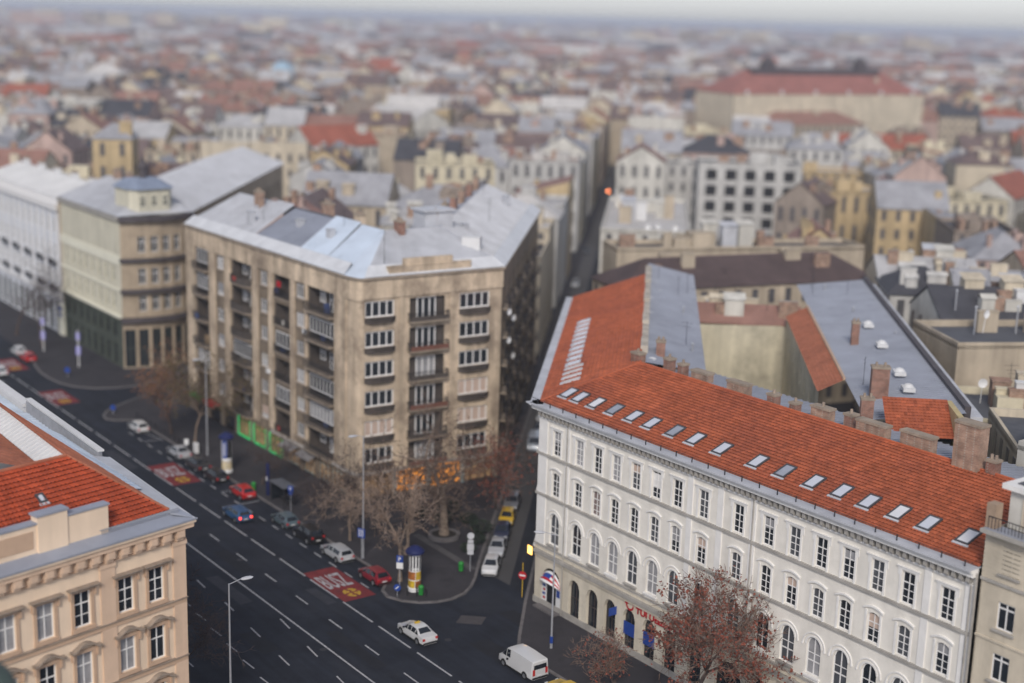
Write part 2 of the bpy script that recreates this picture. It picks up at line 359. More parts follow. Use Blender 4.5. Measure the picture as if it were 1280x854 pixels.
# ================================================================== GROUND, ROADS, PAVEMENTS
def flat(name, pts, z, mt, kind='structure', parent=None):
    mb = MB(); mb.poly([(p[0], p[1], z) for p in pts]); o = mb.build(name, mt, parent)
    if kind and parent is None: tag(o, kind=kind)
    return o
flat('ground', [(-14000, -400), (14000, -400), (14000, 14500), (-14000, 14500)], 0.0, citysoil)
flat('avenue', [TO(-620, 38), TO(60, 38), TO(60, 80.5), TO(-620, 80.5)], .004, asphalt)
_k = AB(0, 0)
flat('side_street', [TO(-108, 80.5), TO(-100, 80.5), TO(-104, 84) + S * 420, TO(-114, 84) + S * 420], .005, asphalt_side)
flat('cross_street', [TO(-205, 80.5), TO(-185, 80.5), TO(-188, 82) + S * 420, TO(-212, 82) + S * 420], .005, asphalt_side)
def pavement(name, pts, kerb_n, far):
    """raised pavement; the first kerb_n points run along the kerb"""
    mb = MB(); mb.prism([p[:2] for p in pts], 0.0, .13, bottom=False); o = mb.build(name, paving); tag(o, kind='structure')
    kb = MB()
    for i in range(kerb_n - 1):
        a, b = Vector(pts[i]), Vector(pts[i + 1]); d = (b - a); L = d.length
        if L < .05 or L > 150: continue
        d.normalize(); nn = Vector((-d.y, d.x, 0))
        kb.obox(a - nn * .03 - d * .03, d * (L + .06), nn * .30, Vector((0, 0, .142)))
    k = kb.build('kerb', kerbm, o)
    return o
kc = [(-191.5, 90), (-195.2, 78), (-193.6, 74.7), (-191.3, 71.2), (-189.6, 69.3), (-187.6, 68.0), (-185.6, 67.7), (-184.4, 68.6), (-183.6, 70.2), (-182.8, 71), (-150, 71), (-115.6, 71), (-114.8, 69.9), (-113.6, 68.8), (-112, 68.4), (-110.3, 69.1), (-109, 70.3), (-108.2, 71.9), (-108, 73.5), (-108.5, 75.4), (-109.6, 77), (-111.2, 78.6), (-115.2, 82.0)]
kc[0] = toTO(TO(-195.2, 78) + S * 90)
P1 = [TO(*q) for q in kc]; P1.append(P1[-1] + S * 130); P1.append(P1[-1] + S * 220); P1.append(P1[0] + S * 220)
pavement('pavement_corner_block', P1, len(kc) + 1, None)
kw = [(-103.9, 79.3), (-97.6, 73.9), (-96.2, 72.8), (-94.6, 72.1), (-92.8, 71.9), (40, 71.9)]
P2 = [TO(-104.2, 79.55) + S * 300, TO(-104.2, 79.55) + S * 100] + [TO(*q) for q in kw] + [TO(40, 150), TO(-20, 300)]
pavement('pavement_white_building', P2, 8, None)
kbq = [(-620, 71), (-224, 71), (-221.9, 69.4), (-216, 68.5), (-211.8, 68.4), (-208, 68.8), (-204.9, 69.9), (-202.2, 72.3), (-200.8, 75.5), (-200.6, 78.5), (-202, 82)]
P3 = [TO(*q) for q in kbq]; P3.append(P3[-1] + S * 90); P3.append(P3[-1] + S * 260); P3.append(TO(-620, 330))
pavement('pavement_far_block', P3, len(kbq) + 1, None)
P4 = [TO(60, 44.6), TO(-80, 44.6), TO(-200, 44.6), TO(-320, 44.6), TO(-320, 10), TO(60, 10)]
pavement('pavement_near_block', P4, 4, None)

# ---- road markings: each dash a piece of the avenue
avenue = bpy.data.objects['avenue']
_mk = {}
def mark(t0, t1, o0, wd=.16, o1=None, mt=None, name='road_marking', z=.0085):
    mb = MB(); o1 = o0 if o1 is None else o1; a, b = TO(t0, o0, z), TO(t1, o1, z); n = M * (wd / 2)
    mb.poly([a - n, b - n, b + n, a + n]); return mb.build(name, mt or paintw, avenue)
mark(-330, 20, 58.0, .17)
for k in range(-14, 16): mark(-153.5 + 6.7 * k, -153.5 + 6.7 * k + 5.6, 64.3, .17)
for k in range(-16, 12): mark(-137.1 + 6.67 * k, -137.1 + 6.67 * k + 2.45, 61.15, .15)
for k in range(-20, 16):
    t_ = -139.3 + 3.25 * k
    if -180 < t_ < -113.5: mark(t_, t_ + 1.55, 68.15, .14)
for k in range(-8, 10):
    t_ = -126 + 6.65 * k; d = max(0, (t_ + 120)) * .075
    mark(t_, t_ + 2.3, 54.7 - d, .14, 54.7 - d - .15)
for k in range(0, 6):
    t_ = -113 + 6.65 * k; mark(t_, t_ + 2.4, 57.35 - .105 * 6.65 * k, .14, 57.35 - .105 * (6.65 * k + 2.4))
for k in range(-8, 8):
    t_ = -126.2 + 3.85 * k; mark(t_, t_ + 2.1, 51.55 - max(0, t_ + 123) * .06, .14, 51.5 - max(0, t_ + 121) * .06)
for k in range(-4, 6): mark(-111 + 6.6 * k, -111 + 6.6 * k + 3, 46.4 - .4 * k * .5, .13)
for t_ in (-149.4, -144.3): mark(t_, t_ + .14, 69.4, 2.4)
mark(-173.2, -173.06, 69.4, 2.4); mark(-179.8, -172.5, 69.3, .12, 70.6)
dgc = {}
def text_mesh(txt, key, extrude=0.0, bold=0.0):
    c = bpy.data.curves.new('lettering', 'FONT'); c.body = txt; c.size = 1; c.align_x = 'LEFT'; c.extrude = extrude; c.offset = bold; c.resolution_u = 3
    o = bpy.data.objects.new('lettering', c); COL.objects.link(o); bpy.context.view_layer.update()
    me = bpy.data.meshes.new_from_object(o.evaluated_get(bpy.context.evaluated_depsgraph_get())); bpy.data.objects.remove(o); me.materials.clear(); return me
busz = text_mesh('BUSZ', 'b', 0, .015); busz.materials.append(paintw)
_xs = [v.co.x for v in busz.vertices]; _ys = [v.co.y for v in busz.vertices]
bx0, bx1, by0, by1 = min(_xs), max(_xs), min(_ys), max(_ys)
for t0, t1 in ((-121.8, -113.2), (-163.0, -154.3), (-204.4, -196.2), (-227, -218.8)):
    mb = MB(); mb.poly([TO(t0, 64.42, .0075), TO(t1, 64.42, .0075), TO(t1, 67.95, .0075), TO(t0, 67.95, .0075)]); mb.build('bus_lane_patch', paintr, avenue)
    o = put('lane_lettering', busz, avenue); fl = (t1 - t0)
    tn = t0 + fl * .60; sx = 2.75 / (bx1 - bx0); sy = fl * .42 / (by1 - by0)      # text runs across the lane, tops point up the avenue
    p = TO(tn, 64.75, .0125) - M * (bx0 * sx) + T * (by0 * sy); ax, ay = M * sx, T * -sy
    o.matrix_world = Matrix(((ax.x, ay.x, 0, p.x), (ax.y, ay.y, 0, p.y), (0, 0, 1, p.z), (0, 0, 0, 1)))
    mb = MB(); c = TO(t0 + fl * .80, 66.2, .0115)
    for k in range(16):
        if k % 4 == 3: continue
        a0, a1 = 2 * math.pi * k / 16, 2 * math.pi * (k + 1) / 16
        q = [c + M * (r * math.cos(a)) + T * (1.25 * r * math.sin(a)) for r, a in ((.55, a0), (.55, a1), (.85, a1), (.85, a0))]; mb.poly(q)
    for dx, dy in ((-.28, -.3), (.28, -.3), (-.28, .3), (.28, .3)): mb.poly([c + M * (dx + ex) + T * (dy + ey) for ex, ey in ((-.17, -.2), (.17, -.2), (.17, .2), (-.17, .2))])
    mb.build('lane_emblem', painty, avenue)
mb = MB(); c = g(589, 775, .009); u, v_ = Vector((1, -.12, 0)), Vector((.25, 1, 0)); mb.poly([c - u * 1.2 - v_ * .9, c + u * 1.2 - v_ * .9, c + u * 1.2 + v_ * .9, c - u * 1.2 + v_ * .9]); mb.build('road_patch', mat('patch', (.06, .055, .058), .9, .2, 1), avenue)
for k, (t_, o_, a_, b_) in enumerate(((-132, 59.2, 7, 1.6), (-118, 62.6, 4.5, 1.2), (-108, 59.4, 9, 1.3), (-145, 66.2, 6, 1.6), (-99, 69.2, 5, 2.2), (-126, 55.6, 8, 1.4), (-112, 52.5, 5, 1.8), (-172, 62.0, 9, 1.5), (-103, 75.5, 3.2, 1.8), (-92, 62.8, 7, 1.1))):
    mb = MB(); mb.poly([TO(t_, o_, .0062), TO(t_ + a_, o_ + .1, .0062), TO(t_ + a_ - .1, o_ + b_, .0062), TO(t_ + .15, o_ + b_ - .1, .0062)]); mb.build('asphalt_repair', mat('repair_%d' % (k % 2), ((.011, .012, .017), (.030, .032, .041))[k % 2], .85, .25, .8, .2, 14), avenue)
for px_, py_ in ((404, 812), (300, 700), (560, 800), (470, 690)):
    mb = MB(); mb.lathe([(.0, .009), (.33, .009)], 14, g(px_, py_, 0)); mb.build('manhole_cover', iron, avenue)

# ================================================================== WHITE CORNER BUILDING
WB = TO(-103.4, 80.1); WL = 49.2
Wt = thing('white_corner_building', 'long white stucco corner palace with red tiled roof and skylight row', 'building', WB)
W0 = Vector((0, 0, 0)); WE = T * WL
bays = [2.75, 6.11, 8.79, 11.37, 14.05, 16.73, 19.43, 22.61, 26.68, 30.01, 32.78, 35.52, 38.19, 40.92, 43.68, 47.07]
garch = [2.6] + bays[1:-1] + [46.9]
ww = 1.15
rows = [(15.65, 18.05, [(x - ww / 2, x + ww / 2, 0) for x in bays]), (11.6, 13.95, [(x - ww / 2, x + ww / 2, 2) for x in bays]),
        (6.75, 9.9, [(x - .72, x + .72, 1) for x in bays])]
gops = []
for i, x in enumerate(garch):
    wd, hh = (1.5, 4.45) if i == 0 else ((1.6, 4.6) if i == 8 else (.82, 4.25))
    gops.append((x - wd, x + wd, 1) if i in (0, 8) else (x - wd, x + wd, 1))
rows_g = [(.13, 4.3, gops)]
facade(WL, 6.0, 20.2, rows, .24).build('wall', w_stucco, Wt, W0, AV)
facade(WL, 0, 6.0, rows_g, .45).build('wall', w_base, Wt, W0, AV)
# surrounds
def surround(w_, h_, kind):
    mb = MB(); r = w_ / 2
    if kind == 'ear':
        for s_ in (-1, 1):
            x0, x1 = sorted((s_ * (r + .02), s_ * (r + .2))); mb.box(x0, x1, -.07, 0, -.1, h_ + .12)
            x0, x1 = sorted((s_ * (r + .2), s_ * (r + .36))); mb.box(x0, x1, -.05, 0, h_ - .35, h_ + .12)
        mb.box(-r - .36, r + .36, -.09, 0, h_ + .12, h_ + .30); mb.box(-r - .44, r + .44, -.16, 0, h_ + .30, h_ + .38)
    if kind == 'seg':
        for s_ in (-1, 1):
            x0, x1 = sorted((s_ * (r + .02), s_ * (r + .2))); mb.box(x0, x1, -.07, 0, -.1, h_ + .1)
        n = 8
        for k in range(n):
            xa, xb = -r - .36 + (w_ + .72) * k / n, -r - .36 + (w_ + .72) * (k + 1) / n
            za, zb = [h_ + .16 + .26 * (1 - (x / (r + .36)) ** 2) for x in (xa, xb)]
            mb.poly([(xa, -.15, za), (xb, -.15, zb), (xb, -.15, zb + .14), (xa, -.15, za + .14)]); mb.poly([(xa, -.15, za + .14), (xb, -.15, zb + .14), (xb, 0, zb + .14), (xa, 0, za + .14)]); mb.poly([(xa, 0, za), (xb, 0, zb), (xb, -.15, zb), (xa, -.15, za)])
    if kind == 'arch':
        n = 12; zs = h_ - r
        for r0, r1, pj in ((r + .02, r + .16, .06), (r + .34, r + .44, .09)):
            for k in range(n):
                a0, a1 = math.pi * k / n, math.pi * (k + 1) / n
                q = [(rr * math.cos(a), zs + rr * math.sin(a)) for rr, a in ((r0, a0), (r1, a0), (r1, a1), (r0, a1))]
                mb.poly([(x, -pj, z) for x, z in q][::-1]); mb.poly([(q[1][0], -pj, q[1][1]), (q[1][0], 0, q[1][1]), (q[2][0], 0, q[2][1]), (q[2][0], -pj, q[2][1])])
                mb.poly([(q[0][0], -pj, q[0][1]), (q[3][0], -pj, q[3][1]), (q[3][0], 0, q[3][1]), (q[0][0], 0, q[0][1])])
        for s_ in (-1, 1):
            x0, x1 = sorted((s_ * (r + .34), s_ * (r + .46))); mb.box(x0, x1, -.10, 0, zs - .14, zs)
    return mb.mesh('window_surround', [w_trim])
s_ear, s_seg, s_arch = surround(ww, 2.4, 'ear'), surround(ww, 2.35, 'seg'), surround(1.44, 3.15, 'arch')
rw = random.Random(4)
for i, x in enumerate(bays):
    window(Wt, W0, AV, x, 15.65, ww, 2.4, .18, 2, (.66, .2, .43), 0, .075, pm=glass2 if i in (1, 3) else [glass, glass, glass3][(i * 7 + 1) % 3], hood=s_ear)
    window(Wt, W0, AV, x, 11.6, ww, 2.35, .18, 2, (.66, .2, .43), 2, .075, pm=mat('brown_blind', (.20, .15, .14), .6, .1, 2) if i == 2 else [glass, glass3, glass][(i * 5) % 3], hood=s_seg)
    window(Wt, W0, AV, x, 6.75, 1.44, 3.15, .2, 2, (.36, .56), 1, .09, pm=glass2 if i in (2, 3, 5, 11) else [glass3, glass][i % 2], hood=s_arch)
    mb = MB(); mb.box(-.85, .85, -.22, 0, -.14, .0); mb.box(-.75, .75, -.08, 0, -.62, -.14)
    mb.build('window_sill', w_trim if i % 2 else w_grey, Wt, T * x + Vector((0, 0, 6.74)), AV)
for i, x in enumerate(garch):
    wd = gops[i][1] - x
    if i == 0: continue
    window(Wt, W0, AV, x, .13, wd * 2, 4.17, .38, 2, (.55,), 1, .07, fm=mat('dark_joinery', (.055, .04, .035), .6, .1, 2), pm=glass, name='shop_door' if i in (3, 8) else 'shop_window')
for i, r_, fr in ((0, 15.65, .4), (4, 15.65, .3), (6, 11.6, .5), (9, 15.65, .35), (10, 11.6, .3), (12, 15.65, .3), (13, 11.6, .45), (15, 11.6, .3), (7, 11.6, .35), (5, 15.65, .55)):
    hh = 2.35 * fr; mb = MB(); mb.box(-ww / 2 + .08, ww / 2 - .08, .165, .175, 2.2 - hh, 2.2); mb.build('roller_blind', [glass2, blind, w_trim][i % 3], Wt, T * bays[i] + Vector((0, 0, r_)), AV)
# mouldings
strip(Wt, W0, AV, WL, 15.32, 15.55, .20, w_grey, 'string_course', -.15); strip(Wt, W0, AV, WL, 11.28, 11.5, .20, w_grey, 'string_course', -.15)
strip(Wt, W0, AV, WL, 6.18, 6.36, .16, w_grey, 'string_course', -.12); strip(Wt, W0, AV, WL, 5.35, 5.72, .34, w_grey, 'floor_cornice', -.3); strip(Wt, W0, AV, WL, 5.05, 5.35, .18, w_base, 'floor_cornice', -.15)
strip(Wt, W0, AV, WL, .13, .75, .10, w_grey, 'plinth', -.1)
for xa, xb in ((.05, 1.35), (4.15, 4.75), (20.75, 21.35), (24.3, 24.95), (28.05, 28.65), (45.05, 45.65), (48.45, 49.15)):
    for za, zb in ((15.56, 18.9), (11.51, 15.31), (6.37, 11.27)):
        mb = MB(); mb.box(xa, xb, -.09, .02, za, zb); mb.build('pilaster', w_trim, Wt, W0, AV)
# cornice
strip(Wt, W0, AV, WL + .1, 18.92, 19.06, .16, w_trim, 'cornice_moulding', -.1)
strip(Wt, W0, AV, WL + .1, 19.72, 20.05, .62, w_trim, 'cornice', -.6); strip(Wt, W0, AV, WL + .1, 20.05, 20.3, .80, w_trim, 'cornice', -.8)
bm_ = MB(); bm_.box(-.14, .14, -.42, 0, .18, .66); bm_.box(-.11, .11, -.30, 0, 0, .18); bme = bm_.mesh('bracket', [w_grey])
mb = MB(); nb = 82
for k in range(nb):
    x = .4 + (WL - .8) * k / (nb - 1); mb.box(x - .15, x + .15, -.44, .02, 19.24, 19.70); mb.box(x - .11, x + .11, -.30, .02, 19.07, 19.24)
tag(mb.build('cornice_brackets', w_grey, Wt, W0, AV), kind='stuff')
gm = MB(); gm.box(-.95, WL + .1, -1.02, -.86, 20.22, 20.36); gm.build('gutter', zinc_l, Wt, W0, AV)
gm = MB(); gm.box(-.6, WL, -.62, -.58, 20.78, 20.82)
for k in range(26): gm.box(.3 + k * 1.93, .36 + k * 1.93, -.64, -.56, 20.3, 20.82)
tag(gm.build('snow_guard', iron, Wt, W0, AV), kind='stuff')
gm = MB(); gm.box(-.9, WL + .1, -.86, .35, 20.30, 20.345); gm.build('eave_sheet', zinc_l, Wt, W0, AV)
for x in (4.45, 28.4, 48.95): gm = MB(); gm.tube((x, -.16, .2), (x, -.16, 19.0), .06, .06, 8); gm.build('drain_pipe', w_grey, Wt, W0, AV)
# roof geometry (offsets from WB)
def wp(t, o, z): return T * t + M * o + Vector((0, 0, z))
EZ, RZ = 20.36, 23.75
c0 = wp(-.2, .1, EZ); hipdir = Vector((math.cos(rad(15.5)), math.sin(rad(15.5)), 0)); c1 = c0 + hipdir * (9.3 / math.sin(rad(69))); c1.z = RZ
e1 = wp(WL, .1, EZ); r1 = e1 + M * 9.3; r1.z = RZ
SL = 53.0
s1 = c0 + S * SL; sr1 = c1 + S * (SL - 3.2); sr1.z = RZ
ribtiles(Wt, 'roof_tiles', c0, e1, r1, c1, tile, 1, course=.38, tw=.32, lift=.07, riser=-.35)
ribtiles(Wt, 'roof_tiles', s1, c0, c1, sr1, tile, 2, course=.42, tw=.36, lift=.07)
mb = MB()
def capline(mb, a, b, r=.13):
    n = int((b - a).length / .4)
    for k in range(n):
        p, q = a.lerp(b, k / n), a.lerp(b, (k + .97) / n); mb.tube(p, q, r, r * .82, 6)
capline(mb, c0 + Vector((0, 0, .05)), c1 + Vector((0, 0, .03))); capline(mb, c1 + Vector((0, 0, .05)), r1 + Vector((0, 0, .05))); capline(mb, c1 + Vector((0, 0, .05)), sr1 + Vector((0, 0, .05)))
mb.tint = [.7] * len(mb.f); tag(mb.build('ridge_tiles', tile, Wt), kind='stuff')
# inner wings of grey sheet: front wing, left wing, right wing
IZ = 22.2
f_in0, f_in1 = c1 + M * 7.4, r1 + M * 7.4
mb = MB()
aL = c1 + Vector((0, 0, -.12)); aR = r1 + Vector((0, 0, -.12)); bL = c1 + M * 8 + Rb * 6; bR = r1 + M * 8
def setz(v, z): v = Vector(v); v.z = z; return v
Linn = AB(0, 6.1) ; Rinn = AB(0, 18.9); Rout = AB(0, 29.2)
WBv = Vector((WB.x, WB.y, 0))
def wab(a, b, z): return AB(a, b, z) - WBv      # street frame, relative to the building's foot
def onfront(b, o, z):                            # point with street coordinate b at depth o behind the avenue line
    base = T * 0; k = WBv + M * o; tt = (b - k.dot(Rb)) / T.dot(Rb); return T * tt + M * o + Vector((0, 0, z))
lw0 = c1.dot(Rb) + WBv.dot(Rb)
pA = onfront(6.1, 17.2, IZ); pB = onfront(31.0, 17.2, IZ)
seams(mb, onfront(6.1, 17.2, IZ), wp(WL, 17.2, IZ), wp(WL, 9.45, RZ - .15), onfront(lw0 + 1.5, 9.45, RZ - .15), .7)
mb.build('sheet_roof', zinc, Wt)
mb = MB(); lw0 = c1.dot(Rb) + WBv.dot(Rb)
aN = (pA + WBv).dot(S)
seams(mb, wab(aN + 55, 6.1, IZ), wab(aN - .6, 6.1, IZ), wab((c1 + WBv).dot(S) + 1.2, lw0 + .3, RZ - .15), wab(aN + 55, lw0 + .3, RZ - .15), .7)
mb.build('sheet_roof', zinc, Wt)
aR0 = (onfront(20.5, 17.2, 0) + WBv).dot(S)
mb = MB(); seams(mb, wab(191, 19.8, 22.0), wab(124.2, 19.8, 22.0), wab(124.2, 28.4, 23.1), wab(191, 28.6, 23.1), .7); mb.build('sheet_roof', zinc, Wt)
mb = MB(); mb.obox(wab(125, 28.4, 22.4), S * 66, Rb * .55, (0, 0, 1.1)); mb.build('parapet', slate, Wt)
mb = MB(); mb.obox(wab(125, 28.95, 21.0), S * 66, Rb * 1.1, (0, 0, 1.6)); mb.build('parapet', zinc_l, Wt)
ribtiles(Wt, 'roof_tiles', wab(139, 17.2, 20.6), wab(176, 17.2, 20.6), wab(176, 19.75, 21.95), wab(139, 19.75, 21.95), tile_old, 3)
mb = MB(); mb.obox(wab(139, 19.6, 21.9), S * 37, Rb * .25, (0, 0, .25)); mb.build('verge_board', a_trim, Wt)
# party wall along the left ridge
for k in range(12):
    mb = MB(); hh = RZ + .15 + .35 * (k % 3 == 0); mb.obox(wab(aN + 1 + k * 4.2, lw0 - .05, RZ - .8), S * 4.1, Rb * .75, (0, 0, hh - RZ + .8)); mb.build('party_wall', mat('old_plaster', (.48, .43, .36), .9, .2, .6, .2, 6, streak=.3), Wt)
# courtyard walls
cw = mat('court_plaster', (.58, .53, .40), .9, .12, .4, .2, 6, streak=.2, grime=((.24, .22, .17), .14, .9))
def courtwall(a0, b0, a1, b1, z1, rows=None, name='courtyard_wall', mt=None):
    p, q = AB(a0, b0), AB(a1, b1); d = q - p
    facade(d.length, 0, z1, rows or [], .3).build(name, mt or cw, Wt, p - WBv, rotz_of(d)); return p - WBv, rotz_of(d)
courtwall(175, 6.1, 176.5, 19, 19.3)
courtwall(139, 6.1 + .02, 175, 6.1 + .02, 22.0)
pp, rr = courtwall(176, 17.3, 139, 17.3, 20.5, [(z, z + 1.8, [(x, x + 1.1, 0) for x in (4, 9, 14, 19, 24, 29)]) for z in (3.5, 8, 12.5, 17)])
for z in (3.5, 8, 12.5, 17):
    for x in (4, 9, 14, 19, 24, 29): window(Wt, pp, rr, x + .55, z, 1.1, 1.8, .2, 2, (.62,), 0, .08)
q0, q1 = onfront(31, 17.2, 0), onfront(6.1, 17.2, 0); facade((q1 - q0).length, 0, IZ, [], .3).build('courtyard_wall', cw, Wt, q0, AV + math.pi)
# side facade to the narrow street
rows_s = [(15.65, 18.05, []), (11.6, 13.95, []), (6.75, 9.9, [])]
xs = [SL - 2.5 - 3.1 * k for k in range(16)]
rows_s = [(15.65, 18.05, [(x - ww / 2, x + ww / 2, 0) for x in sorted(xs)]), (11.6, 13.95, [(x - ww / 2, x + ww / 2, 0) for x in sorted(xs)]), (6.75, 9.3, [(x - ww / 2, x + ww / 2, 0) for x in sorted(xs)])]
RS = rotz_of(-S); PS = S * SL
facade(SL, 0, 20.2, rows_s, .24).build('wall', w_stucco, Wt, PS, RS)
for x in xs:
    for z, hh in ((15.65, 2.4), (11.6, 2.35), (6.75, 2.55)): window(Wt, PS, RS, x, z, ww, hh, .18, 2, (.66,), 0, .075)
for za, zb, pj in ((15.32, 15.55, .18), (11.28, 11.5, .18), (5.35, 5.72, .3), (18.92, 19.06, .16), (19.72, 20.05, .55), (20.05, 20.3, .72)): strip(Wt, PS, RS, SL, za, zb, pj, w_trim, 'cornice' if za > 18 else 'string_course')
gm = MB(); gm.box(0, SL + .8, -.98, -.82, 20.22, 20.36); gm.box(0, SL + .8, -.86, .3, 20.30, 20.345); gm.build('gutter', zinc_l, Wt, PS, RS)
# skylights on the front slope
slope = math.atan2(RZ - EZ, 9.3)
def skylight(parent, origin, ex, ey, w_, h_, gm_=None, fm_=None):
    ex, ey = Vector(ex).normalized(), Vector(ey).normalized(); n = ex.cross(ey)
    if n.z < 0: n = -n
    f = MB(); b = .13
    f.obox(origin - ex * w_ / 2, ex * w_, ey * b, n * .16); f.obox(origin - ex * w_ / 2 + ey * (h_ - b), ex * w_, ey * b, n * .16)
    f.obox(origin - ex * w_ / 2 + ey * b, ex * b, ey * (h_ - 2 * b), n * .16); f.obox(origin + ex * (w_ / 2 - b) + ey * b, ex * b, ey * (h_ - 2 * b), n * .16)
    o = f.build('skylight', fm_ or mat('skylight_frame', (.06, .06, .065), .5, 0), parent)
    p = MB(); q = n * .12; p.poly([origin - ex * (w_ / 2 - b) + ey * b + q, origin + ex * (w_ / 2 - b) + ey * b + q, origin + ex * (w_ / 2 - b) + ey * (h_ - b) + q, origin - ex * (w_ / 2 - b) + ey * (h_ - b) + q]); p.build('pane', gm_ or sky_glass, o)
    p = MB(); p.obox(origin - ex * (w_ / 2 + .08) - ey * .22, ex * (w_ + .16), ey * .2, n * .10); p.build('flashing', zinc_l, o)
    return o
ups = (M * math.cos(slope) + Vector((0, 0, math.sin(slope)))).normalized()
slx = [(707, 495), (722, 500), (741, 508), (763, 516.5), (787, 525), (809, 534), (838, 544), (864, 553.5), (897, 566), (940, 583), (973, 596), (1010, 609), (1045, 621), (1079, 634), (1116, 648), (1154, 661), (1201, 680)]
eo = c0 + WBv
for x, y in slx:
    d = ray(x, y); nrm = T.cross(ups); k = (eo - Vector((0, 0, H))).dot(nrm) / d.dot(nrm); p = Vector((0, 0, H)) + d * k
    tt = (p - eo).dot(T)
    skylight(Wt, c0 + T * tt + ups * (1.55 + .03 * math.sin(x)), T, ups, 1.16, 1.7, [None, mat('skylight_blind', (.66, .66, .68), .3, .05, 1), None, mat('skylight_dark', (.30, .32, .37), .08, .1, 1), None][int(x) % 5])
upl = (Rb * math.cos(slope) + Vector((0, 0, math.sin(slope)))).normalized()
for k in range(14):
    a_ = 4.5 + (1.9 * k if k < 4 else 7.6 + 2.35 * (k - 4))
    skylight(Wt, c0 + S * a_ + upl * 1.9, -S, upl, .7 if k < 4 else 1.25, 1.9 if k < 4 else 1.5, None if k > 3 else mat('pale_skylight', (.46, .40, .34), .3, .1, 2), zinc_l)
# chimneys along the ridge and on the grey roofs
def wchim(x, y, z, w_, d_, h_, rz=AV, mt=None, pots=2):
    p = g(x, y, z) - WBv; return chimney(Wt, p, rz, w_, d_, h_, mt, pots)
for x, y, w_, h_ in ((797, 462, 1.3, 1.5), (836, 472, .9, 1.7), (853, 478, .7, 1.6), (877, 484, 2.2, 1.3), (923, 502, 2.4, 1.6), (966, 516, .9, 1.5), (993, 524, .7, 1.3), (1027, 536, 2.0, 1.7), (1062, 545, .9, 1.7), (1090, 556, 3.0, 1.7), (1146, 574, 3.0, 1.9)): wchim(x, y, RZ - 1.0, w_, .8, h_ + .25, AV, brick if w_ < 1.5 else brick2, 0 if w_ > 2.1 else 1)
for x, y, z, w_, d_, h_ in ((825, 452, 22.6, .9, 1.0, 2.2), (1098, 494, 22.5, 1.6, 1.1, 2.8), (1068, 428, 22.6, .8, .8, 2.3), (1082, 527, 22.3, 1.1, .9, 2.2)): wchim(x, y, z, w_, d_, h_, rad(-5.5), brick, 2)
big = g(1210, 588, 23.4) - WBv; chimney(Wt, big, AV, 2.3, 1.1, 3.8, brick2, 0)
wchim(1240, 600, 23.2, .8, .8, 1.6, AV, brick, 2)
for x, y in ((812, 378), (812, 397), (808, 412), (808, 435), (815, 455), (1085, 408), (1102, 433), (1124, 468), (1135, 488)):
    p = g(x, y, 22.9) - WBv; mb = MB(); mb.prism([(-.55, -.8), (.55, -.8), (.55, .8), (-.55, .8)], 0, .35); mb.lathe([(.5, .35), (.35, .6), (0, .7)], 10); mb.build('roof_light', membrane, Wt, p, rad(-5.5))
rv = random.Random(17)
for k in range(16):
    q = wab(rv.uniform(130, 188), rv.uniform(21, 27.5), 22.4) if k % 2 else wab(rv.uniform(142, 186), rv.uniform(.2, 5.2), 22.6); mb = MB()
    if k % 4 < 2: mb.lathe([(.11, -.6), (.11, .7), (.2, .75), (.02, .95)], 8); mb.build('vent_pipe', galv, Wt, q)
    else: mb.tube((0, 0, -.6), (0, 0, 2.6), .03, .02, 5); mb.tube((-.7, 0, 2.4), (.7, 0, 2.4), .018, .018, 4); mb.tube((-.45, 0, 2.0), (.45, 0, 2.0), .018, .018, 4); mb.build('aerial', iron, Wt, q, rv.uniform(0, 3))
# red roofed stair house behind the front wing, with a black opening under its eave
p = onfront(20.3, 22.0, 0); q = onfront(28.8, 22.0, 0)
a0 = 119.2
mb = MB(); mb.obox(wab(a0 + .8, 21.1, 20), Rb * 5.3, S * 3.4, (0, 0, 2.2)); mb.build('stair_house_wall', black, Wt)
ribtiles(Wt, 'roof_tiles', wab(a0, 20.9, 22.1), wab(a0, 26.5, 22.1), wab(a0 + 4.4, 26.5, 24.4), wab(a0 + 4.4, 20.9, 24.4), tile, 9, lift=.05)
mb = MB(); mb.obox(wab(a0 - 1.5, 26.5, 18), S * 6.5, Rb * .5, (0, 0, 6.2)); mb.build('party_wall', mat('ochre_wall', (.52, .42, .22), .9, .15, .5, .1, 6, streak=.2), Wt)
# shop front with flag-striped fan awning in the end arch
x0 = garch[0]
def stripe_fan():
    mb = MB(); n = 12; r = 1.5
    for j, (ra, rb_, ya, yb) in enumerate(((1.0, .84, -1.0, -.84), (.84, .66, -.84, -.66), (.66, .48, -.66, -.48), (.48, .3, -.48, -.3), (.3, 0.01, -.3, -.02))):
        for k in range(n):
            a0_, a1_ = math.pi * k / n, math.pi * (k + 1) / n
            def P_(f, y, a): return (r * math.cos(a), y * 1.05, 2.62 + (1.5 * math.sin(a)) * (1 - .0) * (1 - abs(y) * .25) if True else 0)
            # a quarter-round hood: ribs drop from the arch crown out to the front hem
            def Q(s_, a):
                return (r * math.cos(a), -1.0 * s_ * math.sin(a) * .9 - .02, 2.55 + 1.5 * math.sin(a) * (1 - .55 * s_))
            s0, s1_ = j / 5, (j + 1) / 5
            mi = 0 if j % 2 else 1
            if k in (5, 6, 7) and j in (1, 2): mi = 2
            mb.poly([Q(s0, a0_), Q(s0, a1_), Q(s1_, a1_), Q(s1_, a0_)], mi)
    return mb
stripe_fan().build('fan_awning', [red_s, white_s, blue_s], Wt, T * x0, AV)
mb = MB(); mb.box(-1.45, -.75, .05, .12, .2, 2.6, 0); mb.box(.75, 1.45, .05, .12, .2, 2.6, 0)
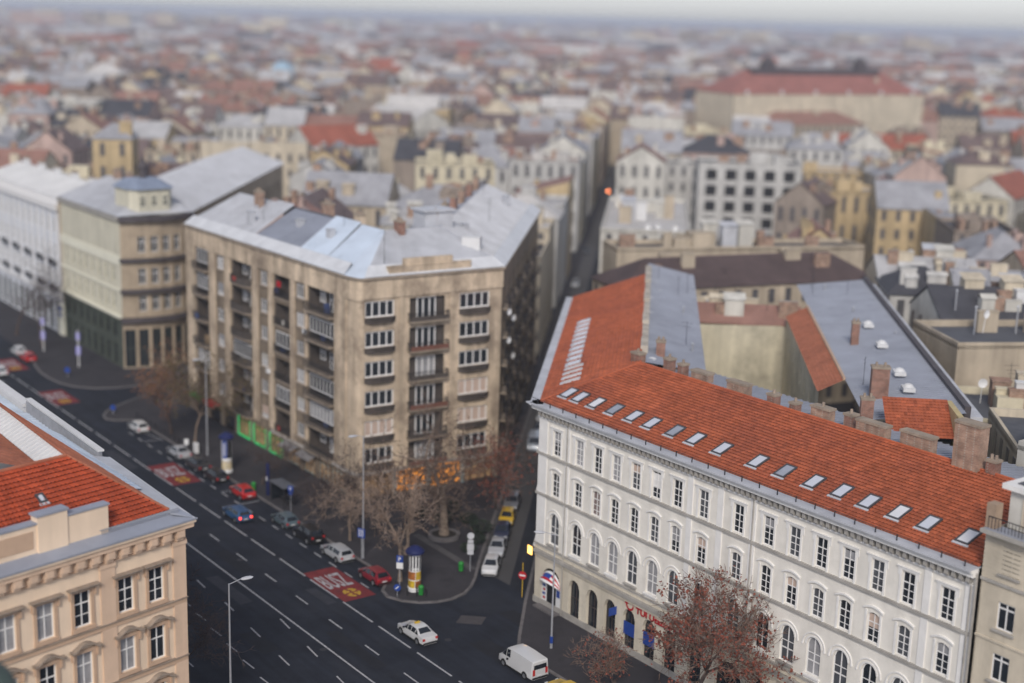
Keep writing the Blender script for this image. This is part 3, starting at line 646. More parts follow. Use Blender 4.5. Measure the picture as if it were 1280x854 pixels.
for k in range(5): mb.box(-1.35 + .1 * (k % 2), -.9, .03, .05, .5 + .42 * k, .72 + .42 * k, 1 + k % 2)
mb.box(.85, 1.35, .03, .05, 1.7, 2.4, 1); mb.build('shop_panel', [white_s, blue_s, red_s], Wt, T * x0, AV)
mb = MB(); mb.box(-.75, .75, .25, .3, .15, 2.9); mb.build('shop_door', black, Wt, T * x0, AV)
mb = MB(); mb.box(-1.5, 1.5, .4, .45, 2.5, 4.3); mb.build('fanlight', glass, Wt, T * x0, AV)
mb = MB(); mb.box(-1.6, 1.6, -.9, .2, .13, .28); mb.build('door_step', kerbm, Wt, T * x0, AV)
# blue travel-agency windows and red lettering
for i in (4, 5):
    mb = MB(); mb.box(-.8, .8, .1, .16, 1.75 + .02, 3.0); mb.build('blue_window_panel', blue_s, Wt, T * garch[i] + Vector((0, 0, 0)), AV)
mb = MB(); mb.poly([(0, 0, 0), (0, -.9, .15), (0, -.9, .75), (0, 0, .85)]); mb.box(-.03, .03, -.9, 0, .05, .8); mb.build('blue_blade_sign', blue_s, Wt, T * (garch[3] + .95) + Vector((0, 0, 3.2)), AV)
let = text_mesh('TUI Utaz\u00e1si K\u00f6zpont', 't', .04, .012); let.materials.append(red_s)
o = put('shop_lettering', let, Wt); xs_ = [v.co.x for v in let.vertices]; kx = 8.3 / (max(xs_) - min(xs_))
pz = Vector((0, 0, 4.42)) + T * (garch[4] + 1.0) - M * .12
o.matrix_local = Matrix(((T.x * kx, 0, -M.x, pz.x), (T.y * kx, 0, -M.y, pz.y), (0, .78, 0, pz.z), (0, 0, 0, 1)))
mb = MB(); n = 12
for k in range(n):                                   # the smile-shaped mark before the words
    a0_, a1_ = math.pi * (1 + k / n), math.pi * (1 + (k + 1) / n)
    for r0, r1_ in ((.36, .54),): mb.poly([(r * math.cos(a), -.06, r * math.sin(a)) for r, a in ((r0, a0_), (r1_, a0_), (r1_, a1_), (r0, a1_))])
mb.box(-.66, -.3, -.08, 0, .0, .18); mb.box(.34, .56, -.08, 0, .12, .32)
mb.build('shop_emblem', red_s, Wt, T * (garch[4] + .15) + Vector((0, 0, 4.85)) - M * .04, AV)
# orange box sign at the corner
sg = thing('corner_light_sign', 'small lit orange box sign on the corner of the white palace', 'sign', WB - T * .35 - M * .3 + Vector((0, 0, 4.9)), AV)
mb = MB(); mb.box(-.42, .42, -.12, .12, 0, .95); mb.build('case', iron, sg); mb = MB(); mb.box(-.36, .36, -.14, -.125, .06, .89); mb.box(-.36, .36, .125, .14, .06, .89); mb.build('lit_face', sign_glow, sg)
mb = MB(); mb.box(.38, .75, -.03, .03, .4, .5); mb.build('arm', iron, sg)

# ================================================================== BROWN APARTMENT BLOCK ON THE CORNER
CBp = TO(-138.0, 80.2); CLn = 47.6; CZ = 26.4
Fd = Vector((math.cos(rad(33.3)), math.sin(rad(33.3)), 0)); FL = 19.4
Ct = thing('brown_apartment_block', 'tall soot-stained brown apartment block with balconies and pale blue metal roof', 'building', CBp)
CL0 = -T * CLn; RF = rad(33.3)
sills = [4.35, 7.7, 11.25, 14.8, 18.35, 21.9]
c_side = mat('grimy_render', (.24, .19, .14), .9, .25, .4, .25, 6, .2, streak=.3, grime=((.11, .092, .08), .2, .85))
# left face: loggia columns and window columns
log = [(3.3, 7.1), (14.7, 20.2), (27.0, 30.8), (35.9, 41.9)]; wcol = [(9.9, 11.9), (22.9, 24.8), (32.6, 34.6)]
rows = []
for z in sills:
    rows.append((z - .85, z + 1.95, [(a, b, 0) for a, b in log]))
# two sets of openings need one band list: split each floor into the loggia band and the window part of it
mb = MB(); z = 0.0
def fl_wall(mb):
    facade(CLn, 0, 3.4, [(.13, 2.9, [(a, a + (3.6 if a < 34 else 2.9), 0) for a in (2.0, 6.6, 11.2, 15.8, 20.4, 25.0, 29.6, 34.2, 38.1, 41.3)])], .4, mb)
    ops = sorted([(a, b, 'L') for a, b in log] + [(a, b, 'W') for a, b in wcol])
    zc = 3.4
    for zs in sills:
        za, zb = zs - .85, zs + 1.95
        if za > zc + 1e-4: mb.poly([(0, 0, zc), (CLn, 0, zc), (CLn, 0, za), (0, 0, za)])
        x = 0
        for a, b, k in ops:
            mb.poly([(x, 0, za), (a, 0, za), (a, 0, zb), (x, 0, zb)]); x = b
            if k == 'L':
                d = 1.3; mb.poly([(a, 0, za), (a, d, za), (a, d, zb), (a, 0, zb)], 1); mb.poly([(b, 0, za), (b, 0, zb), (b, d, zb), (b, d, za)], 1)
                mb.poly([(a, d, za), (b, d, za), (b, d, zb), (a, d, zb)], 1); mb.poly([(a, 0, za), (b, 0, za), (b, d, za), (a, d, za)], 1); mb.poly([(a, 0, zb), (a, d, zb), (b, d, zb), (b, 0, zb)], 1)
            else:
                mb.poly([(a, 0, za), (b, 0, za), (b, 0, zs), (a, 0, zs)]); zt = zs + 1.75; mb.poly([(a, 0, zt), (b, 0, zt), (b, 0, zb), (a, 0, zb)])
                d = .22; mb.poly([(a, 0, zs), (a, d, zs), (a, d, zt), (a, 0, zt)]); mb.poly([(b, 0, zs), (b, 0, zt), (b, d, zt), (b, d, zs)]); mb.poly([(a, 0, zs), (b, 0, zs), (b, d, zs), (a, d, zs)]); mb.poly([(a, 0, zt), (a, d, zt), (b, d, zt), (b, 0, zt)])
        mb.poly([(x, 0, za), (CLn, 0, za), (CLn, 0, zb), (x, 0, zb)]); zc = zb
    mb.poly([(0, 0, zc), (CLn, 0, zc), (CLn, 0, CZ), (0, 0, CZ)])
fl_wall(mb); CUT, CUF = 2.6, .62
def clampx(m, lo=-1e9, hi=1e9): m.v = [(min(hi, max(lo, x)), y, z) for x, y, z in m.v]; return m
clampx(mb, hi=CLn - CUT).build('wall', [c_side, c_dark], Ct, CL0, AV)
def arc_pts(off):
    a, b = -T * CUT - M * off, Fd * CUF + Vector((Fd.y, -Fd.x, 0)) * off; c = (T * 0 + (-M + Vector((Fd.y, -Fd.x, 0))) * off * .9); return [a * (1 - u) ** 2 + c * 2 * u * (1 - u) + b * u * u for u in [k / 6 for k in range(7)]]
def arc_band(name, mt, z0, z1, off):
    m = MB(); q = arc_pts(off); q0 = arc_pts(-.05)
    for k in range(6):
        a, b = q[k], q[k + 1]; m.poly([(a.x, a.y, z0), (b.x, b.y, z0), (b.x, b.y, z1), (a.x, a.y, z1)])
        if off > .05:
            for z in (z0, z1): m.poly([(a.x, a.y, z), (b.x, b.y, z), (q0[k + 1].x, q0[k + 1].y, z), (q0[k].x, q0[k].y, z)])
    return m.build(name, mt, Ct, smooth=.5)
arc_band('corner_wall', c_stucco, 0, 23.95, .03); arc_band('frieze', c_stucco, 23.92, CZ, .2); arc_band('cornice', c_concrete, CZ, CZ + .22, .48); arc_band('shop_fascia', mat('pale_fascia', (.36, .33, .30), .7, .15, 1), 3.05, 3.4, .37)
for a, b in ((.0, 2.9), (7.5, 9.4), (12.4, 14.2), (20.7, 22.3), (25.3, 26.6), (31.2, 32.3), (34.9, 35.6), (42.3, CLn - 2.6)):
    mb = MB(); mb.box(a, b, -.16, .02, 3.5, 23.9); mb.build('pilaster', c_stucco, Ct, CL0, AV)
mb = MB(); mb.box(-.1, CLn - CUT, -.2, .02, 23.92, CZ); mb.build('frieze', c_stucco, Ct, CL0, AV)
mb = MB(); mb.box(-.3, CLn - CUT, -.48, .02, CZ, CZ + .22); mb.build('cornice', c_concrete, Ct, CL0, AV)
rc = random.Random(11)
bal_flat, bal_round = {}, {}
def balcony(L_, proj, round_):
    key = (round(L_, 2), proj, round_)
    if key in bal_flat: return bal_flat[key]
    mb = MB(); n = 10
    def arc(k, e=0.0):
        x = -L_ / 2 + L_ * k / n; return (x, -(proj + e) * (1 - (2 * k / n - 1) ** 4) ** .5 if round_ else -(proj + e))
    pts = [arc(k, 0) for k in range(n + 1)]
    if not round_: pts = [(-L_ / 2, -proj), (L_ / 2, -proj)]
    base = pts + [(L_ / 2, .02), (-L_ / 2, .02)]
    mb.prism(base, -.2, 0.0)
    rail = MB(); m_ = len(pts)
    full = [(-L_ / 2, 0)] + pts + [(L_ / 2, 0)]
    for i in range(len(full) - 1):
        p, q = Vector((*full[i], 0)), Vector((*full[i + 1], 0)); d = q - p
        if d.length < .02: continue
        nn = Vector((d.y, -d.x, 0)).normalized() * .05
        rail.obox(p - nn, d, nn * 1.6, (0, 0, .86)) if round_ else None
        rail.obox(p - nn + Vector((0, 0, .9)), d, nn * 1.6, (0, 0, .06))
        if not round_:
            kk = max(2, int(d.length / .16))
            for j in range(kk + 1): r0 = p + d * (j / kk); rail.obox(r0 - Vector((.012, .012, 0)), (.024, 0, 0), (0, .024, 0), (0, 0, .9))
    bal_flat[key] = (mb.mesh('balcony', [c_concrete]), rail.mesh('railing', [iron if not round_ else c_dark])); return bal_flat[key]
def add_balcony(base, rz, x, z, L_, proj, round_):
    a, b = balcony(L_, proj, round_); c, s_ = math.cos(rz), math.sin(rz)
    o = put('balcony', a, Ct, Vector(base) + Vector((c * x, s_ * x, z)), rz); put('railing', b, o); return o
for zs in sills:
    for i, (a, b) in enumerate(log):
        add_balcony(CL0, AV, (a + b) / 2, zs - .85, b - a + .3, .75 if i != 2 else .25, i == 1)
        xc = a + (b - a) * .62; window(Ct, CL0, AV, xc, zs - .80, 1.5, 2.4, 1.24, 2, (.6,), 0, .12, pm=rc.choice([glass, glass, glass2]), name='balcony_door')
        if b - a > 4: window(Ct, CL0, AV, a + 1.2, zs, 1.3, 1.6, 1.24, 2, (.6,), 0, .11, pm=rc.choice([glass, glass2]))
    for a, b in wcol:
        window(Ct, CL0, AV, (a + b) / 2, zs, b - a, 1.75, .16, 3, (.98,), 0, .13, pm=rc.choice([glass, glass, glass2]))
        mb = MB(); mb.box(a - .15, b + .15, -.24, .0, zs - .16, zs - .02); mb.build('window_sill', c_concrete, Ct, CL0, AV)
cloths = [mat('cloth_%d' % k, c, .9, .2, 2) for k, c in enumerate(((.30, .05, .04), (.05, .07, .16), (.42, .40, .36), (.10, .14, .07), (.24, .17, .10)))]
for zs in sills:
    for i, (a, b) in enumerate(log):
        q = rc.random()
        if q < .26: window(Ct, CL0, AV, (a + b) / 2, zs, b - a - .1, 1.85, .08, max(3, int((b - a) / .8)), (.98,), 0, .1, pm=rc.choice([glass, glass3, glass2]), name='glazed_balcony')
        elif q < .62: x = rc.uniform(a + .5, b - 1.2); h_ = rc.uniform(.5, .85); mb = MB(); mb.box(x, x + rc.uniform(.5, 1.3), -.86 if i != 2 else -.36, -.80 if i != 2 else -.30, zs - h_ + .05, zs + .08); mb.build('hung_cloth', rc.choice(cloths), Ct, CL0, AV)
        if rc.random() < .3: x = rc.uniform(a + .3, b - .9); mb = MB(); mb.box(x, x + .8, .4, .8, zs - .84, zs - .84 + rc.uniform(.5, 1.3)); mb.build('balcony_cupboard', rc.choice(cloths), Ct, CL0, AV)
    for a, b in wcol:
        if rc.random() < .35: mb = MB(); mb.box(a + .1, b - .1, .10, .12, zs + .4 + rc.random(), zs + 1.68); mb.build('roller_blind', rc.choice([blind, glass2, cloths[2]]), Ct, CL0, AV)
        if rc.random() < .22: mb = MB(); mb.box(b + .25, b + 1.0, -.45, -.17, zs - .5, zs + .05); mb.build('air_conditioner', white_s, Ct, CL0, AV)
# a red awning or blanket on one loggia, white dishes on others
for i, (x, z, col) in enumerate(((28.6, 22.5, red_s), (28.0, 21.6, mat('dark_cloth', (.03, .03, .06), .9, .1, 2)))):
    mb = MB(); mb.box(x - .5, x + .5, -.4, -.3, z, z + .7); mb.build('hung_cloth', col, Ct, CL0, AV)
# ground-floor shops on the left face
sx = [2.0, 6.6, 11.2, 15.8, 20.4, 25.0, 29.6, 34.2, 38.1, 41.3]
for i, a in enumerate(sx):
    green = 3 <= i <= 5; dim = i >= 6
    window(Ct, CL0, AV, a + (1.8 if a < 34 else 1.45), .13, 3.6 if a < 34 else 2.9, 2.77, .3, 3, (.75,), 0, .1, fm=teal_s if dim else (green_s if green else mat('dark_joinery', (.055, .04, .035), .6)), pm=shop_in if (dim or green) else glass, name='shop_window')
    if green:
        mb = MB(); mb.box(a, a + 3.6, -.05, .05, .16, .28); mb.box(a, a + .07, -.05, .05, .28, 2.8); mb.box(a + 3.53, a + 3.6, -.05, .05, .28, 2.8); mb.build('neon_edge', green_glow, Ct, CL0, AV)
    if i < 2:
        mb = MB(); mb.box(a, a + 3.6, -.9, -.02, 2.75, 2.95); mb.box(a, a + 3.6, -.95, -.9, 2.4, 2.95); mb.build('shop_awning', red_s if i else green_s, Ct, CL0, AV)
    if i in (6, 7):
        mb = MB(); mb.poly([(a, -.05, 2.9), (a + 3.6, -.05, 2.9), (a + 3.6, -1.2, 2.5), (a, -1.2, 2.5)]); mb.box(a, a + 3.6, -1.24, -1.18, 2.35, 2.5); mb.build('shop_awning', mat('grey_canvas', (.20, .19, .19), .9, .1, 2), Ct, CL0, AV)
mb = MB(); mb.box(26, CLn - CUT, -.37, .02, 3.05, 3.4); mb.build('shop_fascia', mat('pale_fascia', (.36, .33, .30), .7, .15, 1), Ct, CL0, AV)
# front face
fx = [(.9, 4.7), (13.5, 17.7)]; fcx = (6.7, 11.4)
ops = [(fx[0][0], fx[0][1], 0), (fcx[0], fcx[1], 0), (fx[1][0], fx[1][1], 0)]
mb = MB(); facade(FL, 0, 3.4, [(.13, 3.0, [(.9, 4.7, 0), (5.2, 9.4, 0), (9.9, 14.1, 0), (14.6, 18.8, 0)])], .4, mb)
zc = 3.4
for zs in sills:
    za, zb = zs - .8, zs + 1.9
    mb.poly([(0, 0, zc), (FL, 0, zc), (FL, 0, za), (0, 0, za)]) if za > zc + 1e-4 else None
    x = 0
    for a, b, _ in ops:
        mb.poly([(x, 0, za), (a, 0, za), (a, 0, zb), (x, 0, zb)]); x = b
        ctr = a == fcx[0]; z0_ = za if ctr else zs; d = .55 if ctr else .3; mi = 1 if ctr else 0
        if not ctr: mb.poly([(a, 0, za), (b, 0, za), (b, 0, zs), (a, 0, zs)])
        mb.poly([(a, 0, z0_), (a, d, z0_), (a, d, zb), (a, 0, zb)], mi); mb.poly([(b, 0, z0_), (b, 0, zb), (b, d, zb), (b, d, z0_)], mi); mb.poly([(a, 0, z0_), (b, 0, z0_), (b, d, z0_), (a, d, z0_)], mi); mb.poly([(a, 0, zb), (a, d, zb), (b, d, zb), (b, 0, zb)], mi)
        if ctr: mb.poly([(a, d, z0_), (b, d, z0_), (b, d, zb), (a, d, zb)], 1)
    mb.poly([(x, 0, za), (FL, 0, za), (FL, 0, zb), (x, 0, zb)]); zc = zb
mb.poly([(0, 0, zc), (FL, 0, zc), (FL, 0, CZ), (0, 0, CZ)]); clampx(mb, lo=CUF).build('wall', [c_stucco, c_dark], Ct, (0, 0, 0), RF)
F0 = Vector((0, 0, 0))
for k, zs in enumerate(sills):
    for j, (a, b) in enumerate(fx):
        pm = blind if (j == 1 and k in (1, 2)) or (j == 0 and k == 1) else glass
        window(Ct, F0, RF, (a + b) / 2, zs, b - a, 1.9, .2, 4, (.98,), 0, .17, pm=pm)
        mb = MB(); n = 10; pts = [(a - .1 + (b - a + .2) * q / n, -.05 - .5 * (1 - (2 * q / n - 1) ** 4)) for q in range(n + 1)]
        mb.prism(pts + [(b + .1, .02), (a - .1, .02)], zs - .62, zs - .12); mb.prism([(x, y - .1) for x, y in pts] + [(b + .1, .021), (a - .1, .021)], zs - .12, zs - .0)
        mb.build('bay_ledge', [c_dark], Ct, F0, RF)
    a, b = fcx
    window(Ct, F0, RF, (a + b) / 2 + .1, zs - .78, 2.6, 2.6, .48, 3, (.98,), 0, .17, pm=glass if k % 3 else glass2, name='balcony_door')
    add_balcony(F0, RF, (a + b) / 2, zs - .8, b - a + .5, .8, False)
    mb = MB(); mb.box(a - .2, b + .2, -.84, -.80, zs - .78, zs - .25); mb.build('balcony_panel', c_dark if k % 2 else mat('rust_panel', (.16, .07, .05), .8, .2, 2), Ct, F0, RF)
for x in (5.3, 12.1): mb = MB(); mb.box(x, x + .75, -.12, .02, 3.5, 24.1); mb.build('pilaster', c_stucco, Ct, F0, RF)
mb = MB(); mb.box(CUF, FL + .05, -.2, .02, 24.12, CZ); mb.build('frieze', c_stucco, Ct, F0, RF)
mb = MB(); mb.box(CUF, FL + .2, -.48, .02, CZ, CZ + .22); mb.build('cornice', c_concrete, Ct, F0, RF)
mb = MB(); mb.box(3.9, 14.9, -.1, .5, CZ + .22, CZ + 1.25); mb.box(5.9, 12.4, -.04, .45, CZ + 1.25, CZ + 2.1); mb.box(3.8, 15.0, -.16, .55, CZ + 1.2, CZ + 1.3); mb.build('attic', c_stucco, Ct, F0, RF)
for i, a in enumerate((.9, 5.2, 9.9, 14.6)):
    window(Ct, F0, RF, a + (2.1 if i else 1.9), .13, 4.2 if i else 3.8, 2.87, .3, 4, (.8,), 0, .1, fm=mat('dark_joinery', (.055, .04, .035), .6), pm=shop_glow if i in (1, 2) else shop_in, name='shop_window')
mb = MB(); mb.box(CUF, FL + .2, -.37, .02, 3.1, 3.42); mb.build('shop_fascia', mat('pale_fascia', (.36, .33, .30)), Ct, F0, RF)
for x in (4.7, 9.4, 14.1): mb = MB(); mb.box(x + .05, x + .45, -.08, .02, .13, 3.1); mb.build('shop_pier', teal_s, Ct, F0, RF)
# side face
SFL = 52.0; P_s = Fd * FL; RSs = rotz_of(S)
cols = [(2 + 5.6 * k, 4.6 + 5.6 * k) for k in range(9)]
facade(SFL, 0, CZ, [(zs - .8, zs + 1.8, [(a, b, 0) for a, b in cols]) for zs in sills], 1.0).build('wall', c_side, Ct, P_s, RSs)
for k, (a, b) in enumerate(cols):
    for zs in sills:
        window(Ct, P_s, RSs, (a + b) / 2, zs - .8, b - a, 2.6, .9, 3, (.98,), 0, .14, pm=rc.choice([glass, glass, glass2]))
        add_balcony(P_s, RSs, (a + b) / 2, zs - .8, b - a + .6, .7, bool(k % 2))
mb = MB(); mb.box(-.1, SFL, -.4, .02, CZ, CZ + .22); mb.build('cornice', c_concrete, Ct, P_s, RSs)
# left end wall and back walls
mb = MB(); a, b = CL0, CL0 + S * 40; mb.poly([b, a, a + Vector((0, 0, CZ)), b + Vector((0, 0, CZ))]); mb.build('wall', c_stucco, Ct)
# metal roof: slopes with hips at each change of direction
zt = CZ + .24; up = Vector((0, 0, 1))
def inset(p0, d0, d1, k):      # offset the corner p0 between directions d0, d1 inwards (left) by k
    n0, n1 = Vector((-d0.y, d0.x, 0)), Vector((-d1.y, d1.x, 0)); bis = (n0 + n1).normalized(); return p0 + bis * (k / bis.dot(n0))
dep, ris = 8.2, 3.9
eL, e0, eF, eS = CL0 - M * .4, -M * .4, P_s + S * 0, P_s + S * SFL
nF = Vector((-Fd.y, Fd.x, 0)); e0 = inset(Vector((0, 0, 0)), T, Fd, -.35); eF = inset(P_s, Fd, S, -.35); eL = CL0 - M * .35; eS = P_s + S * SFL + Rb * .35
rL = CL0 + M * dep; r0 = inset(Vector((0, 0, 0)), T, Fd, dep); rF = inset(P_s, Fd, S, dep); rS = P_s + S * SFL - Rb * dep
def lift(v, z): v = Vector(v); v.z = z; return v
eA, eB = -T * CUT - M * .35, Fd * CUF + Vector((Fd.y, -Fd.x, 0)) * .35; ra = arc_pts(.35)
mb = MB()
for k in range(6): mb.poly([lift(ra[k], zt), lift(ra[k + 1], zt), lift(r0, zt + ris)])
mb.build('sheet_roof', zinc_b, Ct)
segs = [0, .30, .42, .70, .86, 1.0]
for i in range(5):
    a, b = eL.lerp(eA, segs[i]), eL.lerp(eA, segs[i + 1]); c, d = rL.lerp(r0, segs[i + 1]), rL.lerp(r0, segs[i]); off = (.0, .35, -.15, .25, 0)[i]
    mb = MB(); seams(mb, lift(a, zt), lift(b, zt), lift(c, zt + ris + off), lift(d, zt + ris + off), .65); mb.build('sheet_roof', [zinc_l, zinc_l, zinc, zinc_b, zinc_b][i], Ct)  # differing shading of the roof facets put into the sheet colours
mb = MB(); seams(mb, lift(eB, zt), lift(eF, zt), lift(rF, zt + ris), lift(r0, zt + ris), .65); mb.build('sheet_roof', zinc_l, Ct)
mb = MB(); seams(mb, lift(eF, zt), lift(eS, zt), lift(rS, zt + ris), lift(rF, zt + ris), .65); mb.build('sheet_roof', zinc_l, Ct)
mb = MB(); k_ = 1.5 / dep
for a, b, c, d in ((eL, eA, r0, rL), (eB, eF, rF, r0), (eF, eS, rS, rF)):
    a2, b2, c2, d2 = lift(a, zt), lift(b, zt), lift(c, zt + ris), lift(d, zt + ris); mb.poly([a2 + up * .07, b2 + up * .07, b2.lerp(c2, k_) + up * .42, a2.lerp(d2, k_) + up * .42]); mb.poly([a2.lerp(d2, k_) + up * .42, b2.lerp(c2, k_) + up * .42, b2.lerp(c2, k_ * 1.1), a2.lerp(d2, k_ * 1.1)])
mb.build('eave_sheet', mat('bright_sheet', (.60, .61, .63), .5, .12, .5, grime=((.42, .43, .45), .3, .5)), Ct)
rL2, r02, rF2, rS2 = CL0 + M * 15, inset(Vector((0, 0, 0)), T, Fd, 15), inset(P_s, Fd, S, 15), P_s + S * SFL - Rb * 15
mb = MB(); seams(mb, lift(r0, zt + ris), lift(rL, zt + ris), lift(rL2, zt + 1), lift(r02, zt + 1), .8); seams(mb, lift(rF, zt + ris), lift(r0, zt + ris), lift(r02, zt + 1), lift(rF2, zt + 1), .8); seams(mb, lift(rS, zt + ris), lift(rF, zt + ris), lift(rF2, zt + 1), lift(rS2, zt + 1), .8); mb.build('sheet_roof', zinc, Ct)
mb = MB()
for a, b in ((rL2, r02), (r02, rF2), (rF2, rS2)): mb.poly([a, b, lift(b, zt + 1), lift(a, zt + 1)])
mb.build('courtyard_wall', c_side, Ct)
for (u, v_, hh, mt_, sc_) in ((.2, .8, 2.4, brick2, 1.5), (.48, 1.2, 2.2, brick2, 2.0), (.68, 1.1, 2.0, c_stucco, 1.6), (.85, 1.2, 2.2, brick, 1.4)):
    p = CL0.lerp(Vector((0, 0, 0)), u) + M * dep * v_; chimney(Ct, lift(p, zt + ris - 1), AV, sc_, .8, hh, mt_, 3)
for k in range(6):
    p = P_s + S * (6 + 8 * k) - Rb * (dep + 1); chimney(Ct, lift(p, zt + ris - 1), RSs, 1.8, .8, 2.6, brick2 if k % 2 else brick, 3)
mb = MB(); mb.obox(lift(inset(P_s, Fd, S, 3.0), zt + .5), -S * -2.2, -Rb * 2.2, (0, 0, 2.6)); mb.build('roof_house', membrane, Ct)
mb = MB(); q = lift(inset(Vector((0, 0, 0)), T, Fd, 9.5), zt + 2) + Fd * 5; mb.obox(q, Fd * 4, nF * 3, (0, 0, 3.6)); mb.obox(q - Fd * .3 - nF * .3 + Vector((0, 0, 3.6)), Fd * 4.6, nF * 3.6, (0, 0, .25)); mb.build('lift_house', zinc_l, Ct)
rv = random.Random(18)
for k in range(12):
    q = lift((CL0.lerp(Vector((0, 0, 0)), rv.random()) + M * rv.uniform(3, 8)) if k % 3 else (P_s + S * rv.uniform(4, 44) - Rb * rv.uniform(3, 8)), zt + 2.2); mb = MB()
    if k % 2: mb.tube((0, 0, -1), (0, 0, 3.4), .035, .02, 5); mb.tube((-.8, 0, 3.1), (.8, 0, 3.1), .02, .02, 4); mb.tube((-.5, 0, 2.6), (.5, 0, 2.6), .02, .02, 4); mb.build('aerial', iron, Ct, q, rv.uniform(0, 3))
    else: mb.box(-.5, .5, -.4, .4, -1.5, 1.1); mb.box(-.6, .6, -.5, .5, 1.1, 1.2); mb.build('roof_hatch', zinc_l, Ct, q, AV)
# TV dishes on the side and front
for x, z in ((.9, 20.9), (1.2, 17.3), (6.6, 19.0), (7.0, 14.0)):
    mb = MB(); mb.lathe([(0, .12), (.25, .06), (.42, 0)], 14, axis='y'); mb.tube((0, .1, 0), (0, .4, -.2), .03, .03, 5); mb.build('satellite_dish', white_s, Ct, P_s + S * x + Rb * .9 + Vector((0, 0, z)), RSs - .6)

# ================================================================== PEACH CORNER BUILDING (bottom left)
DA = rad(50.2); dA = Vector((math.cos(DA), math.sin(DA), 0)); inA = Vector((-dA.y, dA.x, 0))    # along the front (rightwards), into the house
AC = Vector((-22.98, 95.55, 0)); AFL = 27.0; AZ = 20.3
At = thing('peach_corner_house', 'peach stucco house with bracketed cornice and bright red tiled hip roof', 'building', AC)
A0 = -dA * AFL
ax = [AFL - 2.45, AFL - 4.95, AFL - 8.4, AFL - 11.2, AFL - 14.0, AFL - 16.8, AFL - 20.2]
wA = 1.28
facade(AFL, 0, AZ, [(z, z + 2.5, [(x - wA / 2, x + wA / 2, 0) for x in sorted(ax)]) for z in (15.1, 10.68, 6.3, 1.8)], .26).build('wall', a_stucco, At, A0, DA)
def hoodA(kind):
    mb = MB(); r = wA / 2; h_ = 2.5
    for s_ in (-1, 1):
        x0, x1 = sorted((s_ * (r + .02), s_ * (r + .24))); mb.box(x0, x1, -.10, 0, -.25, h_ + .22)
        x0, x1 = sorted((s_ * (r + .24), s_ * (r + .38))); mb.box(x0, x1, -.22, 0, h_ - .35, h_ + .28)
    mb.box(-r - .24, r + .24, -.11, 0, h_ + .04, h_ + .30); mb.box(-r - .26, r + .26, -.16, 0, -.28, -.02)
    if kind == 'flat':
        mb.box(-r - .48, r + .48, -.42, 0, h_ + .30, h_ + .40, 1); mb.box(-r - .54, r + .54, -.50, 0, h_ + .40, h_ + .47, 1)
    else:
        n = 10; R_ = r + .54
        for k in range(n):
            xa, xb = -R_ + 2 * R_ * k / n, -R_ + 2 * R_ * (k + 1) / n
            def zz(x): return h_ + .32 + (.42 * max(0, 1 - (abs(x) / (R_ * .72)) ** 2))
            za, zb = zz(xa), zz(xb)
            for q in ([(xa, -.46, za), (xb, -.46, zb), (xb, -.46, zb + .13), (xa, -.46, za + .13)], [(xa, -.46, za + .13), (xb, -.46, zb + .13), (xb, 0, zb + .13), (xa, 0, za + .13)], [(xa, 0, za), (xb, 0, zb), (xb, -.46, zb), (xa, -.46, za)]): mb.poly(q, 1)
    return mb.mesh('window_surround', [a_trim, hoodm])
hA, hB = hoodA('flat'), hoodA('arc')
pa = [glass, glass, glass, glass2, glass2, glass, glass]; pb = [glass, glass2, glass2, glass, glass2, glass, glass]
for i, x in enumerate(ax):
    for j, (z, hd, pm) in enumerate(((15.1, hA, pa[i]), (10.68, hB, pb[i]), (6.3, hB, glass), (1.8, hA, glass))): window(At, A0, DA, x, z, wA, 2.5, .18, 2, (.66, .33) if pm is glass and j == 0 else (.64,), 0, .085, pm=pm, hood=hd)
for z in (14.35, 9.9, 5.4): strip(At, A0, DA, AFL + .05, z, z + .35, .14, a_trim, 'string_course'); strip(At, A0, DA, AFL + .1, z + .35, z + .42, .24, hoodm, 'sill_course')
for a, b in ((AFL - 1.02, AFL + .06), (AFL - 7.0, AFL - 5.85), (AFL - 19.2, AFL - 18.0)):
    mb = MB(); mb.box(a, b, -.13, .02, .2, 18.8); mb.box(a - .08, b + .06, -.2, .02, 18.8, 19.1); mb.build('pilaster', a_pil, At, A0, DA)
bk = MB(); bk.box(-.34, .34, -.48, 0, .22, .80); bk.box(-.27, .27, -.34, 0, 0, .22); bk.box(-.24, .24, -.52, -.48, .30, .72)
bkm = bk.mesh('bracket', [a_pil])
for k in range(22): put('bracket', bkm, At, A0 + dA * (AFL - .55 - 1.16 * k) + Vector((0, 0, 19.22)), DA)
strip(At, A0, DA, AFL + .1, 19.1, 19.22, .16, a_trim, 'cornice_moulding')
strip(At, A0, DA, AFL + .5, 20.05, 20.42, .56, a_pil, 'cornice'); strip(At, A0, DA, AFL + .6, 20.42, 20.68, .70, a_stucco, 'cornice')
mb = MB(); mb.poly([(0, -.74, 20.70), (AFL + .64, -.74, 20.70), (AFL + .2, .9, 21.15), (0, .9, 21.15)]); mb.box(0, AFL + .66, -.78, -.70, 20.62, 20.74); mb.build('eave_sheet', zinc, At, A0, DA)
mb = MB()
for k in range(40): mb.box(AFL - .2 - k * .16, AFL - .17 - k * .16, .35, .38, 21.0, 21.35)
mb.box(AFL - 6.6, AFL - .1, .34, .39, 21.35, 21.40); tag(mb.build('snow_guard', galv, At, A0, DA), kind='stuff')
